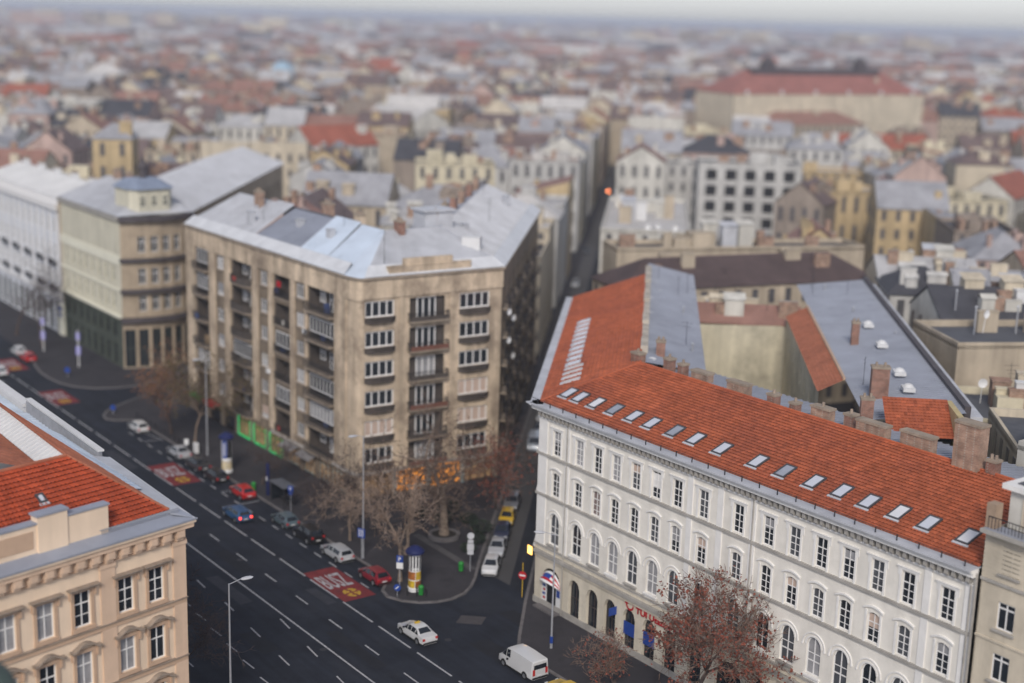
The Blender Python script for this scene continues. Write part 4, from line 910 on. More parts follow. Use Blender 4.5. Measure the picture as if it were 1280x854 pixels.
# attic parapet over the middle of the front
mb = MB(); mb.box(0, AFL - 5.8, .5, 1.1, 20.9, 23.0); mb.box(0, AFL - 5.7, .42, 1.2, 23.0, 23.12, 1); mb.box(AFL - 11.2, AFL - 9.0, .38, 1.15, 20.9, 23.5); mb.box(AFL - 11.3, AFL - 8.9, .3, 1.25, 23.5, 23.64, 1)
mb.box(AFL - 16, AFL - 11.5, .46, .5, 21.4, 22.6, 2); mb.build('attic_parapet', [a_stucco, zinc, a_trim], At, A0, DA)
# street side wall
SA = rad(126.3); sA = Vector((math.cos(SA), math.sin(SA), 0)); ASL = 16.0
RSA = rad(126.3); PSA = Vector((0, 0, 0))
xs2 = [1.9 + 2.75 * k for k in range(5)]
facade(ASL, 0, AZ, [(z, z + 2.5, [(x - wA / 2, x + wA / 2, 0) for x in xs2]) for z in (15.1, 10.68, 6.3, 1.8)], .26).build('wall', a_stucco, At, PSA, RSA)
for x in xs2:
    for z, hd in ((15.1, hA), (10.68, hB), (6.3, hB), (1.8, hA)): window(At, PSA, RSA, x, z, wA, 2.5, .18, 2, (.64,), 0, .085, hood=hd)
strip(At, PSA, RSA, ASL, 20.3, 20.52, .45, a_pil, 'cornice', -.1); strip(At, PSA, RSA, ASL, 20.52, 20.72, .55, a_stucco, 'cornice', -.1)
mb = MB(); mb.poly([(-.5, -.6, 20.74), (ASL, -.6, 20.74), (ASL, .9, 21.12), (-.1, .9, 21.12)]); mb.box(-.6, ASL, -.62, -.54, 20.66, 20.78); mb.build('eave_sheet', zinc_l, At, PSA, RSA)
# roof
nS = Vector((-sA.y, sA.x, 0)) ; nS = nS if nS.dot(M) < 0 else -nS
def insA(kf, ks):       # kf inside the front line, ks inside the street line
    # solve p.inA = kf, p.nS = ks
    a11, a12, a21, a22 = inA.x, inA.y, nS.x, nS.y; det = a11 * a22 - a12 * a21
    return Vector(((kf * a22 - a12 * ks) / det, (a11 * ks - kf * a21) / det, 0))
te = 21.15; tr = 24.9
h0 = lift(insA(.9, .75), te); h1 = lift(insA(6.6, 6.4), tr)
fl_ = lift(insA(.9, .75) - dA * 27, te); fr_ = lift(insA(6.6, 6.4) - dA * 22, tr)
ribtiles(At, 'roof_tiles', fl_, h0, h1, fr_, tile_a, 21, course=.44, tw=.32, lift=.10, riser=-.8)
sb_, st_ = lift(insA(.9, 4.9) + sA * 24, 23.6), lift(insA(6.6, 6.4) + sA * 22, tr)
mb = MB(); qa = h0.lerp(sb_, .2); seams(mb, lift(insA(.9, .5) + sA * 5.5, 21.1), lift(insA(.9, .4) + sA * 24, 20.5), sb_ + up * -.06, qa + up * -.06, .8); mb.build('sheet_roof', zinc_b, At)
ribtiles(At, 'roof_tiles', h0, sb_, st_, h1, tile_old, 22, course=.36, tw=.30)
mb = MB(); capline(mb, h0 + up * .06, h1 + up * .05); capline(mb, h1 + up * .06, fr_ + up * .06); capline(mb, h1 + up * .06, st_ + up * .06); mb.tint = [.35] * len(mb.f); tag(mb.build('ridge_tiles', tile_old, At), kind='stuff')
mb = MB(); a, b = h1, fr_; seams(mb, lift(st_, tr - .05), lift(h1, tr - .05), h1 - M * 1.5 + up * -.8, st_ - M * 1.5 + up * -.8, .7); mb.build('sheet_roof', membrane, At)
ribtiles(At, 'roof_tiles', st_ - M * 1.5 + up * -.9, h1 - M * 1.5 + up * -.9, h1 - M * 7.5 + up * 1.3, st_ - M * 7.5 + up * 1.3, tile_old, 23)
upA = ((h1 - h0) - dA * (h1 - h0).dot(dA)).normalized()
skylight(At, fl_.lerp(h0, .70) + upA * 3.4, dA, upA, .6, .8)
for u, k in ((.62, .0), (.36, .2)): chimney(At, h1.lerp(fr_, u) - M * 1.5 + up * -.4, DA, 2.6, 1.0, 1.9, brick2, 3)
mb = MB(); p = h1 - dA * 5.5 - M * .8; mb.tube(p, p + up * 6.5, .05, .03, 6)
for k in range(4): mb.tube(p + up * (4.2 + .6 * k) - dA * .7, p + up * (4.2 + .6 * k) + dA * .7, .015, .015, 4)
mb.build('aerial', iron, At)

# ---- grey parapet building next along the avenue
A2 = thing('grey_parapet_house', 'low house with ribbed grey parapet and pale sheet roof beside the peach house', 'building', AC + sA * ASL)
facade(46, 0, 19.6, [(z, z + 2.4, [(1.5 + 3 * k, 2.8 + 3 * k, 0) for k in range(14)]) for z in (14.5, 10, 5.5, 1.5)], .25).build('wall', mat('grey_stucco', (.42, .41, .40), .85, .1, .4, streak=.2), A2, (0, 0, 0), RSA)
for z in (14.5, 10, 5.5):
    for k in range(14): window(A2, (0, 0, 0), RSA, 2.15 + 3 * k, z, 1.3, 2.4, .18, 2, (.64,))
mb = MB()
mb.box(.3, 18, -.1, .22, 19.6, 21.3)
for k in range(45): mb.box(.4 + .4 * k, .52 + .4 * k, -.18, -.1, 19.7, 21.2); mb.box(.4 + .4 * k, .52 + .4 * k, .22, .30, 19.7, 21.2)
tag(mb.build('ribbed_parapet', galv, A2, (0, 0, 0), RSA), None)
mb = MB(); mb.box(0, 18.2, -.2, .32, 21.3, 21.45); mb.box(18.4, 30, -.35, .5, 20.6, 20.9); mb.box(18.4, 30, -.1, .25, 19.6, 20.6); mb.box(30.2, 46, -.3, .45, 20.9, 21.15); mb.box(30.2, 46, -.1, .22, 19.6, 20.9); mb.build('parapet_coping', membrane, A2, (0, 0, 0), RSA)
mb = MB(); seams(mb, Vector((0, .3, 20.2)), Vector((18, .3, 20.2)), Vector((18, 4.2, 20.9)), Vector((0, 4.2, 20.9)), .8); seams(mb, Vector((18.2, .3, 20.0)), Vector((46, .3, 20.0)), Vector((46, 5, 21.2)), Vector((18.2, 5, 21.2)), .8); mb.build('sheet_roof', zinc_b, A2, (0, 0, 0), RSA)
def lA(x, y, z): return sA * x + nS * y + Vector((0, 0, z))
ribtiles(A2, 'roof_tiles', lA(10.5, 4.3, 20.9), lA(17.5, 4.3, 20.9), lA(17.5, 9.5, 24), lA(6.5, 9.5, 24), tile_old, 31)
ribtiles(A2, 'roof_tiles', lA(19, 5.1, 21.2), lA(36, 5.1, 21.2), lA(36, 10, 24.3), lA(19, 10, 24.3), tile_old, 32)
mb = MB(); seams(mb, lA(6.5, 9.5, 24), lA(36, 10, 24.2), lA(36, 16, 21), lA(6.5, 16, 21), .8); mb.build('sheet_roof', membrane, A2)
chimney(A2, lA(9, 11, 23), RSA, 1.0, 1.0, 3.2, yellow_s if False else mat('ochre_wall', (.52, .42, .22)), 1); chimney(A2, lA(2.5, 9.8, 23.3), RSA, 3.6, 1.0, 1.6, brick2, 4)
skylight(A2, lA(22, 7, 22.45), sA, (nS * 4.9 + up * 3.1), .7, .9)

# ---- green copper turret with gilt ornament at the lower left corner
tp = g(-16, 885, 24); tt_ = thing('copper_turret', 'green copper turret roof with a gilt finial ornament', 'turret', (tp.x, tp.y, 0))
mb = MB(); mb.lathe([(1.5, 10), (1.5, 23.4), (1.7, 23.5), (1.7, 23.8)], 16); mb.build('drum', w_base, tt_)
mb = MB(); mb.lathe([(1.68, 23.8), (1.5, 24.8), (1.1, 25.7), (.5, 26.3), (.1, 26.6)], 16); mb.build('dome', copper, tt_, smooth=True)
mb = MB(); mb.lathe([(.02, 0), (.16, .15), (.07, .4), (.2, .65), (.03, 1.0)], 10); mb.build('finial', gold, tt_, (1.62, .3, 24.1), smooth=True)

# ================================================================== TREES
FAT = [1.0, .018]
def grow(tm, wm_, tips, p, d, r, L, lvl, mx, rnd, spread, up_bias, nch):
    seg = 3 if lvl < mx else 2; q = Vector(p); dd = Vector(d); rr = r
    for i in range(seg):
        nd = (dd + Vector((rnd.gauss(0, .16), rnd.gauss(0, .16), rnd.gauss(0, .12) + up_bias * .06))).normalized(); nq = q + nd * (L / seg); nr = rr * (.86 if lvl < mx else .7)
        (tm if lvl <= 2 else wm_).tube(q, nq, rr, nr, 7 if lvl == 0 else (5 if lvl <= 2 else 3), caps=False)
        if lvl >= 1 and lvl < mx and i < seg - 1 and rnd.random() < .8:
            a = nd.orthogonal().normalized(); a.rotate(Matrix.Rotation(rnd.uniform(0, 6.28), 3, nd)); cdn = (nd * .55 + a * spread).normalized()
            grow(tm, wm_, tips, nq, cdn, max(FAT[1], nr * .5 * FAT[0]), L * rnd.uniform(.4, .6), lvl + 1, mx, rnd, spread, up_bias, nch)
        q, dd, rr = nq, nd, nr
    if lvl >= mx: tips.append((q, dd)); return
    k = nch + (1 if lvl == 0 else 0); a0 = rnd.uniform(0, 6.28)
    for j in range(k):
        a = dd.orthogonal().normalized(); a.rotate(Matrix.Rotation(a0 + 6.28 * j / k + rnd.uniform(-.4, .4), 3, dd))
        cdn = (dd * rnd.uniform(.5, .9) + a * spread * rnd.uniform(.7, 1.2) + Vector((0, 0, up_bias * .2))).normalized()
        grow(tm, wm_, tips, q, cdn, max(FAT[1], rr * rnd.uniform(.55, .72) * FAT[0]), L * rnd.uniform(.62, .85), lvl + 1, mx, rnd, spread, up_bias, nch)
def tree(name, label, loc, h, seed, r=.25, trunk=.33, mx=4, nch=3, spread=.75, upb=.5, bm=None, tw=None, leaves=0, lm=None, lsize=.22, lspread=.5, group=None, twr=.018, fat=1.0):
    rnd = random.Random(seed); t = thing(name, label, 'tree', loc, rnd.uniform(0, 6.28), group); tm, wm_, tips = MB(), MB(), []
    FAT[0] = fat; FAT[1] = twr; grow(tm, wm_, tips, (0, 0, -.1), (rnd.gauss(0, .02), rnd.gauss(0, .02), 1), r, h * trunk, 0, mx, rnd, spread, upb, nch)
    tm.lathe([(r * 1.5, -.1), (r * 1.15, .25), (r, .8)], 8)
    zm = max(q.z for q, _ in tips); k = h / zm
    tm.v = [(x * k, y * k, z * k) for x, y, z in tm.v]; 
    for q, d in tips:
        for _ in range(3):
            e = (d + Vector((rnd.gauss(0, .6), rnd.gauss(0, .6), rnd.gauss(0, .5)))).normalized(); wm_.tube(q, q + e * rnd.uniform(.25, .7), twr, twr * .5, 3, caps=False)
    wm_.v = [(x * k, y * k, z * k) for x, y, z in wm_.v]
    tm.build('trunk', bm or bark, t, smooth=True)
    clump = rnd.sample(tips, max(4, int(len(tips) * .38)))
    if leaves:
        for _ in range(leaves):
            q, d = rnd.choice(clump); c = q * k + Vector((rnd.gauss(0, lspread), rnd.gauss(0, lspread), rnd.gauss(0, lspread * .9)))
            a = Vector((rnd.gauss(0, 1), rnd.gauss(0, 1), rnd.gauss(0, 1))).normalized(); b = a.orthogonal().normalized(); s_ = lsize * rnd.uniform(.6, 1.3)
            i0 = len(wm_.v); wm_.v += [tuple(c - a * s_ * .5), tuple(c + b * s_ * .38 + a * .05), tuple(c + a * s_ * .55), tuple(c - b * s_ * .38 + a * .02)]; wm_.f.append((i0, i0 + 1, i0 + 2, i0 + 3)); wm_.m.append(1)
    n = len(wm_.f) - len(wm_.m)
    o = wm_.build('crown', [tw or twig] + ([lm] if lm else []), t); return t
PZ = .13
tree('plane_tree', 'big bare plane tree in a round planter before the amber-lit shops', TO(-122.6, 82.2, PZ), 15.2, 6, .34, .24, 5, 2, 1.0, .3, tw=mat('brown_twigs', (.13, .092, .072), .9, .3, 1.5), bm=mat('pale_bark', (.25, .195, .15), .9, .4, 2.5, .3, 8, grime=((.09, .07, .055), 2.0, .9)), twr=.02, fat=1.2, leaves=500, lm=leaf_g2, lspread=.35, lsize=.16)
pl = thing('tree_planter', 'round stone ring planter at the foot of the big bare tree', 'planter', TO(-122.6, 82.2, PZ))
mb = MB(); mb.lathe([(1.75, 0), (1.75, .45), (1.4, .45), (1.4, .2)], 20); mb.build('ring', kerbm, pl); mb = MB(); mb.lathe([(1.42, .3), (0, .36)], 20); mb.build('soil', mat('soil', (.03, .025, .02), .95, .3, 3), pl)
tree('plane_tree', 'slender bare tree with pale trunk beside the poster column at the kerb', TO(-114.6, 71.6, PZ), 12.5, 9, .20, .30, 5, 2, .45, 1.0, tw=twig_l, bm=mat('pale_bark', (.33, .26, .20)), twr=.018, leaves=400, lm=leaf_g2, lspread=.35, lsize=.14)
tree('street_tree', 'small bare tree on the pavement between street lamp and shops', TO(-127.2, 73.0, PZ), 7.5, 12, .12, .34, 4, 3, .85, .3, tw=twig_l, twr=.018)
tree('plane_tree', 'dark fine-twigged bare tree between slender pale tree and amber-lit shops', TO(-120.5, 76.0, PZ), 11.5, 62, .17, .30, 5, 2, .7, .6, tw=mat('brown_twigs', (.13, .092, .072)), bm=bark, twr=.02, leaves=300, lm=leaf_g2, lspread=.35, lsize=.15)
tree('plane_tree', 'dark bare tree close to the corner pier of the brown apartment block', TO(-131.5, 75.6, PZ), 10.0, 63, .15, .30, 5, 2, .7, .6, tw=twig_d, bm=bark_d, twr=.02)
tree('street_tree', 'low bare sapling on the pavement beside the bus shelter', TO(-134.5, 73.6, PZ), 5.5, 13, .09, .36, 4, 3, .8, .3, tw=twig_d, bm=bark_d)
tree('street_tree', 'low bare sapling on the pavement below the green neon shops', TO(-149.0, 73.4, PZ), 6.0, 14, .09, .36, 4, 3, .8, .3, tw=twig_d, bm=bark_d)
tree('street_tree', 'rust-leaved tree with dark trunk at the pavement end by the cross street', TO(-174.6, 72.6, PZ), 13.0, 21, .24, .36, 4, 3, .45, .9, bm=bark_d, leaves=1900, lm=leaf_o, lspread=.55, lsize=.26)
tree('street_tree', 'thin olive-leaved tree with pale trunk next to the rust-leaved one', TO(-167.6, 72.9, PZ), 13.5, 22, .20, .36, 4, 3, .6, .7, leaves=2000, lm=leaf_g, lspread=.55, lsize=.24)
tree('street_tree', 'fine bare tree on the near pavement beside the peach house', TO(-101.5, 42.6, PZ), 12.5, 31, .16, .34, 5, 2, .7, .45, tw=twig_d, bm=bark_d)
tree('street_tree', 'full rust-brown leaved tree before the white palace front', TO(-77.0, 77.4, PZ), 12.6, 44, .22, .32, 4, 4, .62, .6, bm=bark_d, leaves=3900, lm=leaf_r, lspread=.34, lsize=.25, twr=.022)
tree('street_tree', 'sparse rust-leaved small tree beside the full rust-brown one', TO(-84.6, 74.6, PZ), 4.8, 43, .12, .36, 4, 3, .75, .45, bm=bark_d, tw=twig, leaves=420, lm=leaf_r, lspread=.35, lsize=.2)
tree('street_tree', 'sparse rust-leaved tree leaning over the narrow side street', TO(-126.8, 92.2, PZ), 8.5, 47, .14, .4, 4, 3, .75, .45, bm=bark_d, leaves=1300, lm=leaf_r, lspread=.45, lsize=.24)
tree('street_tree', 'thin bare tree on the narrow street pavement behind parked cars', TO(-137, 101.0, PZ), 8.0, 48, .12, .4, 4, 3, .75, .45, bm=bark_d, tw=twig_d)
tree('street_tree', 'dark bare tree before the white pilastered house', TO(-243, 73.5, PZ), 15, 51, .25, .36, 5, 2, .65, .6, bm=bark_d, tw=twig_d)
tree('street_tree', 'dark bare tree behind the parked red car by the white pilastered house', TO(-232, 74.5, PZ), 11, 52, .2, .36, 4, 3, .65, .6, bm=bark_d, tw=twig_d)

def shrub(label, pos, r, h_, seed):
    rnd = random.Random(seed); t = thing('shrub', label, 'shrub', pos, 0, 'shrubs round the big bare tree'); st = MB(); lf = MB()
    for _ in range(7):
        d = Vector((rnd.gauss(0, .5), rnd.gauss(0, .5), 1)).normalized(); st.tube((0, 0, 0), tuple(d * h_ * .8), .03, .01, 4, caps=False)
    for _ in range(420):
        d = Vector((rnd.gauss(0, 1), rnd.gauss(0, 1), rnd.gauss(0, 1))).normalized() * rnd.uniform(.5, 1) ** .5; c = Vector((d.x * r * rnd.uniform(.8, 1.1), d.y * r, h_ * .55 + d.z * h_ * .5)); a = Vector((rnd.gauss(0, 1), rnd.gauss(0, 1), rnd.gauss(0, 1))).normalized(); b = a.orthogonal().normalized(); k = rnd.uniform(.07, .15)
        lf.poly([c - a * k, c + b * k * .7, c + a * k, c - b * k * .7])
    st.build('stems', bark_d, t); lf.build('foliage', mat('shrub_leaf', (.020, .030, .018), .7, .4, 2), t); return t
for k, (t_, o_, r_, h_) in enumerate(((-126.5, 84.6, 1.3, 1.3), (-128.6, 86.8, 1.5, 1.5), (-125.0, 87.0, 1.2, 1.1), (-119.2, 84.2, 1.1, 1.0), (-121.5, 86.4, 1.4, 1.4), (-129.8, 83.4, 1.2, 1.2), (-117.6, 82.0, .9, .9))):
    shrub(['dark evergreen shrub between the big bare tree and the shop front', 'dark evergreen shrub on the side street edge beyond the ring planter'][k in (3, 4, 6)], TO(t_, o_, PZ), r_, h_, 300 + k)
mb = MB(); a, b = g(520, 668, .138), g(592, 712, .138); n = Vector((-(b - a).y, (b - a).x, 0)).normalized() * .45; mb.poly([a - n, b - n, b + n, a + n]); mb.build('paving_band', mat('pale_paving', (.085, .08, .082), .9, .2, 1), bpy.data.objects['pavement_corner_block'])
# ================================================================== VEHICLES
def paint(name, col, rough=.3): return mat('paint_' + name, col, rough, .03, .8, 0, 1, .5, .15, coat=.6)
CARS = {
 # x from rear to front (fraction), belt, top, half width, half roof width
 'hatch': (4.0, 1.72, [(-.5, .62, .64, .80, .74), (-.46, .88, .92, .84, .76), (-.36, .92, 1.36, .86, .60), (-.12, .92, 1.46, .86, .62), (.08, .91, 1.42, .86, .60), (.24, .92, .95, .85, .72), (.44, .80, .83, .82, .66), (.5, .55, .57, .70, .6)]),
 'wagon': (4.6, 1.78, [(-.5, .62, .64, .82, .74), (-.47, .90, .94, .86, .76), (-.41, .93, 1.38, .88, .62), (-.1, .93, 1.48, .89, .64), (.08, .92, 1.43, .89, .62), (.23, .93, .96, .88, .74), (.44, .80, .83, .84, .68), (.5, .55, .57, .72, .6)]),
 'sedan': (4.5, 1.76, [(-.5, .62, .64, .80, .74), (-.475, .90, .93, .84, .76), (-.33, .95, .98, .87, .74), (-.20, .94, 1.38, .88, .60), (-.05, .93, 1.44, .88, .62), (.08, .92, 1.40, .88, .60), (.23, .92, .95, .87, .74), (.44, .78, .81, .84, .68), (.5, .55, .57, .72, .6)]),
 'suv': (4.5, 1.84, [(-.5, .75, .77, .84, .78), (-.47, 1.05, 1.09, .88, .78), (-.40, 1.07, 1.58, .91, .66), (-.1, 1.07, 1.68, .92, .68), (.08, 1.06, 1.63, .92, .66), (.22, 1.06, 1.10, .91, .78), (.44, .96, .99, .88, .72), (.5, .65, .67, .78, .66)]),
 'van': (5.0, 1.92, [(-.5, .9, 1.80, .90, .78), (-.48, 1.1, 1.90, .95, .82), (-.1, 1.1, 1.97, .96, .84), (.12, 1.1, 1.95, .96, .84), (.24, 1.1, 1.88, .96, .80), (.37, 1.12, 1.16, .94, .80), (.47, .9, .93, .90, .76), (.5, .6, .62, .82, .7)]),
}
_cm = {}
def car_parts(kind):
    if kind in _cm: return _cm[kind]
    L, W_, st = CARS[kind]; zb = .22; body = MB(); secs = []
    for xf, b, t, w_, r_ in st:
        x = xf * L; pts = [(0, zb), (w_ * .86, zb), (w_, zb + .14), (w_ * 1.0, b * .62), (w_ * .965, b), (r_, t - .03), (r_ * .6, t), (0, t + .01)]
        ring = [(x, -y, z) for y, z in pts] + [(x, y, z) for y, z in pts[::-1][1:-1]]
        i0 = len(body.v); body.v += ring; secs.append((i0, len(ring)))
    for (a, n), (b_, _) in zip(secs, secs[1:]):
        for k in range(n): j = (k + 1) % n; body.f.append((a + k, b_ + k, b_ + j, a + j)); body.m.append(0)
    body.f.append(tuple(secs[0][0] + k for k in range(secs[0][1]))); body.m.append(0)
    body.f.append(tuple(secs[-1][0] + k for k in range(secs[-1][1] - 1, -1, -1))); body.m.append(0)
    parts = [('body', body.mesh('body', [black], .5), 'paint')]
    def panel(q, sh=.88, off=.018, name='window', mt=carglass):
        q = [Vector(p) for p in q]; c = sum(q, Vector()) / 4; q2 = [c + (p - c) * sh for p in q]; n = (q[1] - q[0]).cross(q[3] - q[0])
        n = n.normalized() if n.length > 1e-6 else (q[2] - q[1]).cross(q[0] - q[1]).normalized()
        out = Vector((c.x * .25, c.y, c.z - .7)); n = n if n.dot(out) > 0 else -n
        mb = MB(); mb.poly([p + n * off for p in q2]); parts.append((name, mb.mesh(name, [mt]), None))
    cab = [i for i, s_ in enumerate(st) if s_[2] - s_[1] > .25]
    def sidept(i, s_):
        xf, b, t, w_, r_ = st[i]; return Vector((xf * L, s_ * w_ * .965, b)), Vector((xf * L, s_ * r_, t - .03))
    rng = range(cab[0] - 1, cab[-1] + 1) if kind not in ('van',) else range(3, 5)
    for i in rng:
        if i == cab[0] - 1 and kind != 'sedan': continue
        for s_ in (-1, 1):
            a, at = sidept(i, s_); b, bt = sidept(i + 1, s_)
            if st[i][2] - st[i][1] < .1: at = a + (bt - a) * .12
            if st[i + 1][2] - st[i + 1][1] < .1: bt = b + (at - b) * .12
            panel([a, b, bt, at], .86, .02, 'side_window')
    i = cab[-1]; f0, f1 = st[i], st[i + 1]
    panel([(f1[0] * L, -f1[4] * .98, f1[2]), (f1[0] * L, f1[4] * .98, f1[2]), (f0[0] * L, f0[4] * .95, f0[2] - .01), (f0[0] * L, -f0[4] * .95, f0[2] - .01)], .9, .03, 'windscreen')
    i = cab[0]; f0, f1 = st[i], st[max(0, i - 1)]
    if kind == 'van': panel([(-.49 * L - .02, -.72, 1.15), (-.49 * L - .02, .72, 1.15), (-.485 * L - .02, .68, 1.68), (-.485 * L - .02, -.68, 1.68)], .96, .05, 'rear_window')
    else: panel([(f1[0] * L, -f1[4] * .96, f1[2]), (f1[0] * L, f1[4] * .96, f1[2]), (f0[0] * L, f0[4] * .95, f0[2] - .02), (f0[0] * L, -f0[4] * .95, f0[2] - .02)], .86, .03, 'rear_window')
    z1 = .68 if kind != 'suv' else .85
    for s_ in (-1, 1):
        mb = MB(); mb.box(-.5 * L - .02, -.47 * L, min(s_ * .56, s_ * .80), max(s_ * .56, s_ * .80), z1 - .06, z1 + (.14 if kind != 'van' else .5)); parts.append(('tail_light', mb.mesh('tail_light', [redlamp]), None))
        mb = MB(); mb.box(.455 * L, .498 * L, min(s_ * .42, s_ * .70), max(s_ * .42, s_ * .70), .58, .72); parts.append(('headlight', mb.mesh('headlight', [clearlamp]), None))
        mb = MB(); mb.box(.17 * L, .20 * L, min(s_ * W_ * .5, s_ * (W_ * .5 + .16)), max(s_ * W_ * .5, s_ * (W_ * .5 + .16)), .92, 1.04); parts.append(('mirror', mb.mesh('mirror', [black]), None))
    mb = MB(); mb.box(-.5 * L - .03, -.5 * L + .02, -.26, .26, .50, .62); parts.append(('number_plate', mb.mesh('number_plate', [plate]), None))
    mb = MB(); mb.box(-.505 * L, -.46 * L, -W_ * .44, W_ * .44, .26, .44); parts.append(('bumper', mb.mesh('bumper', [rubber]), None)); mb = MB(); mb.box(.47 * L, .503 * L, -W_ * .38, W_ * .38, .26, .42); parts.append(('bumper', mb.mesh('bumper', [rubber]), None))
    r = .33 if kind not in ('suv',) else .37
    for fx_ in (-.30, .315):
        for s_ in (-1, 1):
            mb = MB(); yy = s_ * (W_ * .5 + .004); n = 10; pts = [(fx_ * L + (r + .07) * math.cos(math.pi * k / n), yy, r + (r + .07) * math.sin(math.pi * k / n)) for k in range(n + 1)]; mb.poly(pts); parts.append(('wheel_arch', mb.mesh('wheel_arch', [black]), None))
    for s_ in (-1, 1):
        mb = MB(); mb.box(-.20 * L, .21 * L, min(s_ * W_ * .47, s_ * (W_ * .5 + .012)), max(s_ * W_ * .47, s_ * (W_ * .5 + .012)), .20, .33); parts.append(('sill', mb.mesh('sill', [rubber]), None))
    tm = MB(); tm.lathe([(r * .62, .1), (r * .95, .11), (r, .07), (r, -.07), (r * .95, -.11), (r * .62, -.1)], 18, axis='y'); rm = MB(); rm.lathe([(0, .085), (r * .5, .08), (r * .64, .1)], 14, axis='y'); rm.lathe([(r * .64, -.1), (r * .5, -.08), (0, -.085)], 14, axis='y')
    parts.append(('wheels', (tm.mesh('tyre', [rubber], .7), rm.mesh('rim', [alloy], .7), r, L, W_), None))
    _cm[kind] = parts; return parts
_pm = {}
def car(name, label, kind, pm, pos, rz, group=None, brake=False, cat='car'):
    t = thing(name, label, cat, pos, rz, group)
    for nm, me, k in car_parts(kind):
        if nm == 'wheels':
            tm, rm, r, L, W_ = me
            for fx_ in (-.30, .315):
                for s_ in (-1, 1):
                    wv = put('wheel', tm, t, (fx_ * L, s_ * (W_ * .5 - .07), r), 0); put('rim', rm, wv)
            continue
        if k == 'paint':
            key = (kind, pm.name)
            if key not in _pm: m2 = me.copy(); m2.materials.clear(); m2.materials.append(pm); _pm[key] = m2
            me = _pm[key]
        if nm == 'tail_light' and brake:
            m2 = me.copy(); m2.materials.clear(); m2.materials.append(brake_glow); me = m2
        put(nm, me, t)
    return t
UPAV = rad(126.5); DNS = rotz_of(-S)
GP, GS = 'cars parked along the avenue kerb', 'cars parked in the narrow side street'
car('parked_car', 'white hatchback parked at the kerb end by the cross street', 'hatch', paint('white', (.62, .62, .62)), TO(-178.3, 69.5), UPAV, GP)
car('parked_car', 'silver saloon parked beside the olive-leaved tree', 'sedan', paint('silver', (.42, .43, .45)), TO(-165.0, 69.6), UPAV, GP)
car('parked_car', 'dark grey saloon parked behind the silver saloon', 'sedan', paint('darkgrey', (.035, .037, .042)), TO(-159.2, 69.6), UPAV, GP)
car('parked_car', 'black hatchback with pale rear window parked by the blue poster column', 'hatch', paint('black', (.010, .010, .012)), TO(-153.9, 69.6), UPAV, GP)
car('parked_car', 'bright red hatchback parked behind the black hatchback', 'hatch', paint('red', (.50, .012, .010)), TO(-146.8, 69.7), UPAV, GP)
car('driving_car', 'blue estate car driving in the bus lane with lit brake lights', 'wagon', paint('blue', (.02, .085, .21)), TO(-140.3, 65.9), UPAV, None, True)
car('parked_car', 'grey-teal hatchback parked beside the parking sign', 'hatch', paint('teal', (.085, .125, .145)), TO(-135.6, 69.5), UPAV, GP)
car('parked_car', 'black off-roader parked between the grey-teal hatchback and silver estate', 'suv', paint('black', (.010, .010, .012)), TO(-130.2, 69.55), UPAV, GP)
car('parked_car', 'silver estate car parked beside the tall street lamp', 'wagon', paint('silver', (.42, .43, .45)), TO(-123.9, 69.55), UPAV, GP)
car('parked_car', 'dark red hatchback parked last before the corner, beside the red bus patch', 'hatch', paint('darkred', (.22, .010, .022)), TO(-116.4, 69.65), UPAV, GP)
tx = car('driving_car', 'white saloon taxi with yellow roof light crossing the junction', 'sedan', paint('white', (.62, .62, .62)), TO(-102.6, 66.0), UPAV)
mb = MB(); mb.box(-.1, .1, -.25, .25, 1.46, 1.58); mb.build('roof_light', yellow_s, tx)
car('delivery_van', 'white panel van at the kerb by the white palace', 'van', paint('white', (.62, .62, .62)), TO(-91.9, 70.2), UPAV, cat='van')
car('parked_car', 'yellow taxi standing behind the white panel van', 'sedan', paint('yellow', (.62, .40, .02)), TO(-85.6, 70.2), UPAV)
P0s = TO(-111.2, 78.6)
def side(k, off): return P0s + S * k + Rb * off
car('parked_car', 'white hatchback facing out at the mouth of the narrow street', 'hatch', paint('white', (.62, .62, .62)), side(2.4, 1.25), DNS, GS)
car('parked_car', 'black-roofed silver car parked behind the white hatchback in the narrow street', 'sedan', paint('silver', (.42, .43, .45)), side(7.8, 1.3), DNS, GS)
car('parked_car', 'yellow car parked in the narrow street near the rust-leaved tree', 'hatch', paint('yellow', (.62, .40, .02)), side(17.2, 1.35), DNS, GS)
car('parked_car', 'dark blue car parked between the yellow car and the black-roofed car', 'hatch', paint('navy', (.015, .02, .05)), side(12.6, 1.3), DNS, GS)
car('parked_car', 'grey car parked behind the yellow car in the narrow street', 'wagon', paint('grey', (.16, .16, .17)), side(22.6, 1.35), DNS, GS)
car('parked_car', 'pale blue-grey van parked far along the white palace side wall', 'van', paint('paleblue', (.34, .38, .44)), TO(-144.2, 111.0), DNS, cat='van')
car('parked_car', 'dark car parked behind the pale blue-grey van', 'wagon', paint('darkgrey', (.035, .037, .042)), TO(-149.2, 115.6), DNS, GS)
car('parked_car', 'silver car parked beyond the dark car in the narrow street', 'wagon', paint('silver', (.42, .43, .45)), TO(-154.2, 120.0), DNS, GS)
car('parked_car', 'bright red car parked at the far kerb by the bare dark tree', 'hatch', paint('red', (.50, .012, .010)), TO(-224.4, 69.4) , UPAV, GP)
car('parked_car', 'white car parked in front of the far red car', 'hatch', paint('white', (.62, .62, .62)), TO(-229.4, 69.5), UPAV, GP)
car('driving_car', 'white car driving away along the avenue past the far bus patch', 'hatch', paint('white', (.62, .62, .62)), TO(-217.5, 62.8), UPAV)
car('driving_car', 'dark car with lit brake lights following the far white car', 'hatch', paint('darkgrey', (.035, .037, .042)), TO(-208.5, 60.0), UPAV, None, True)
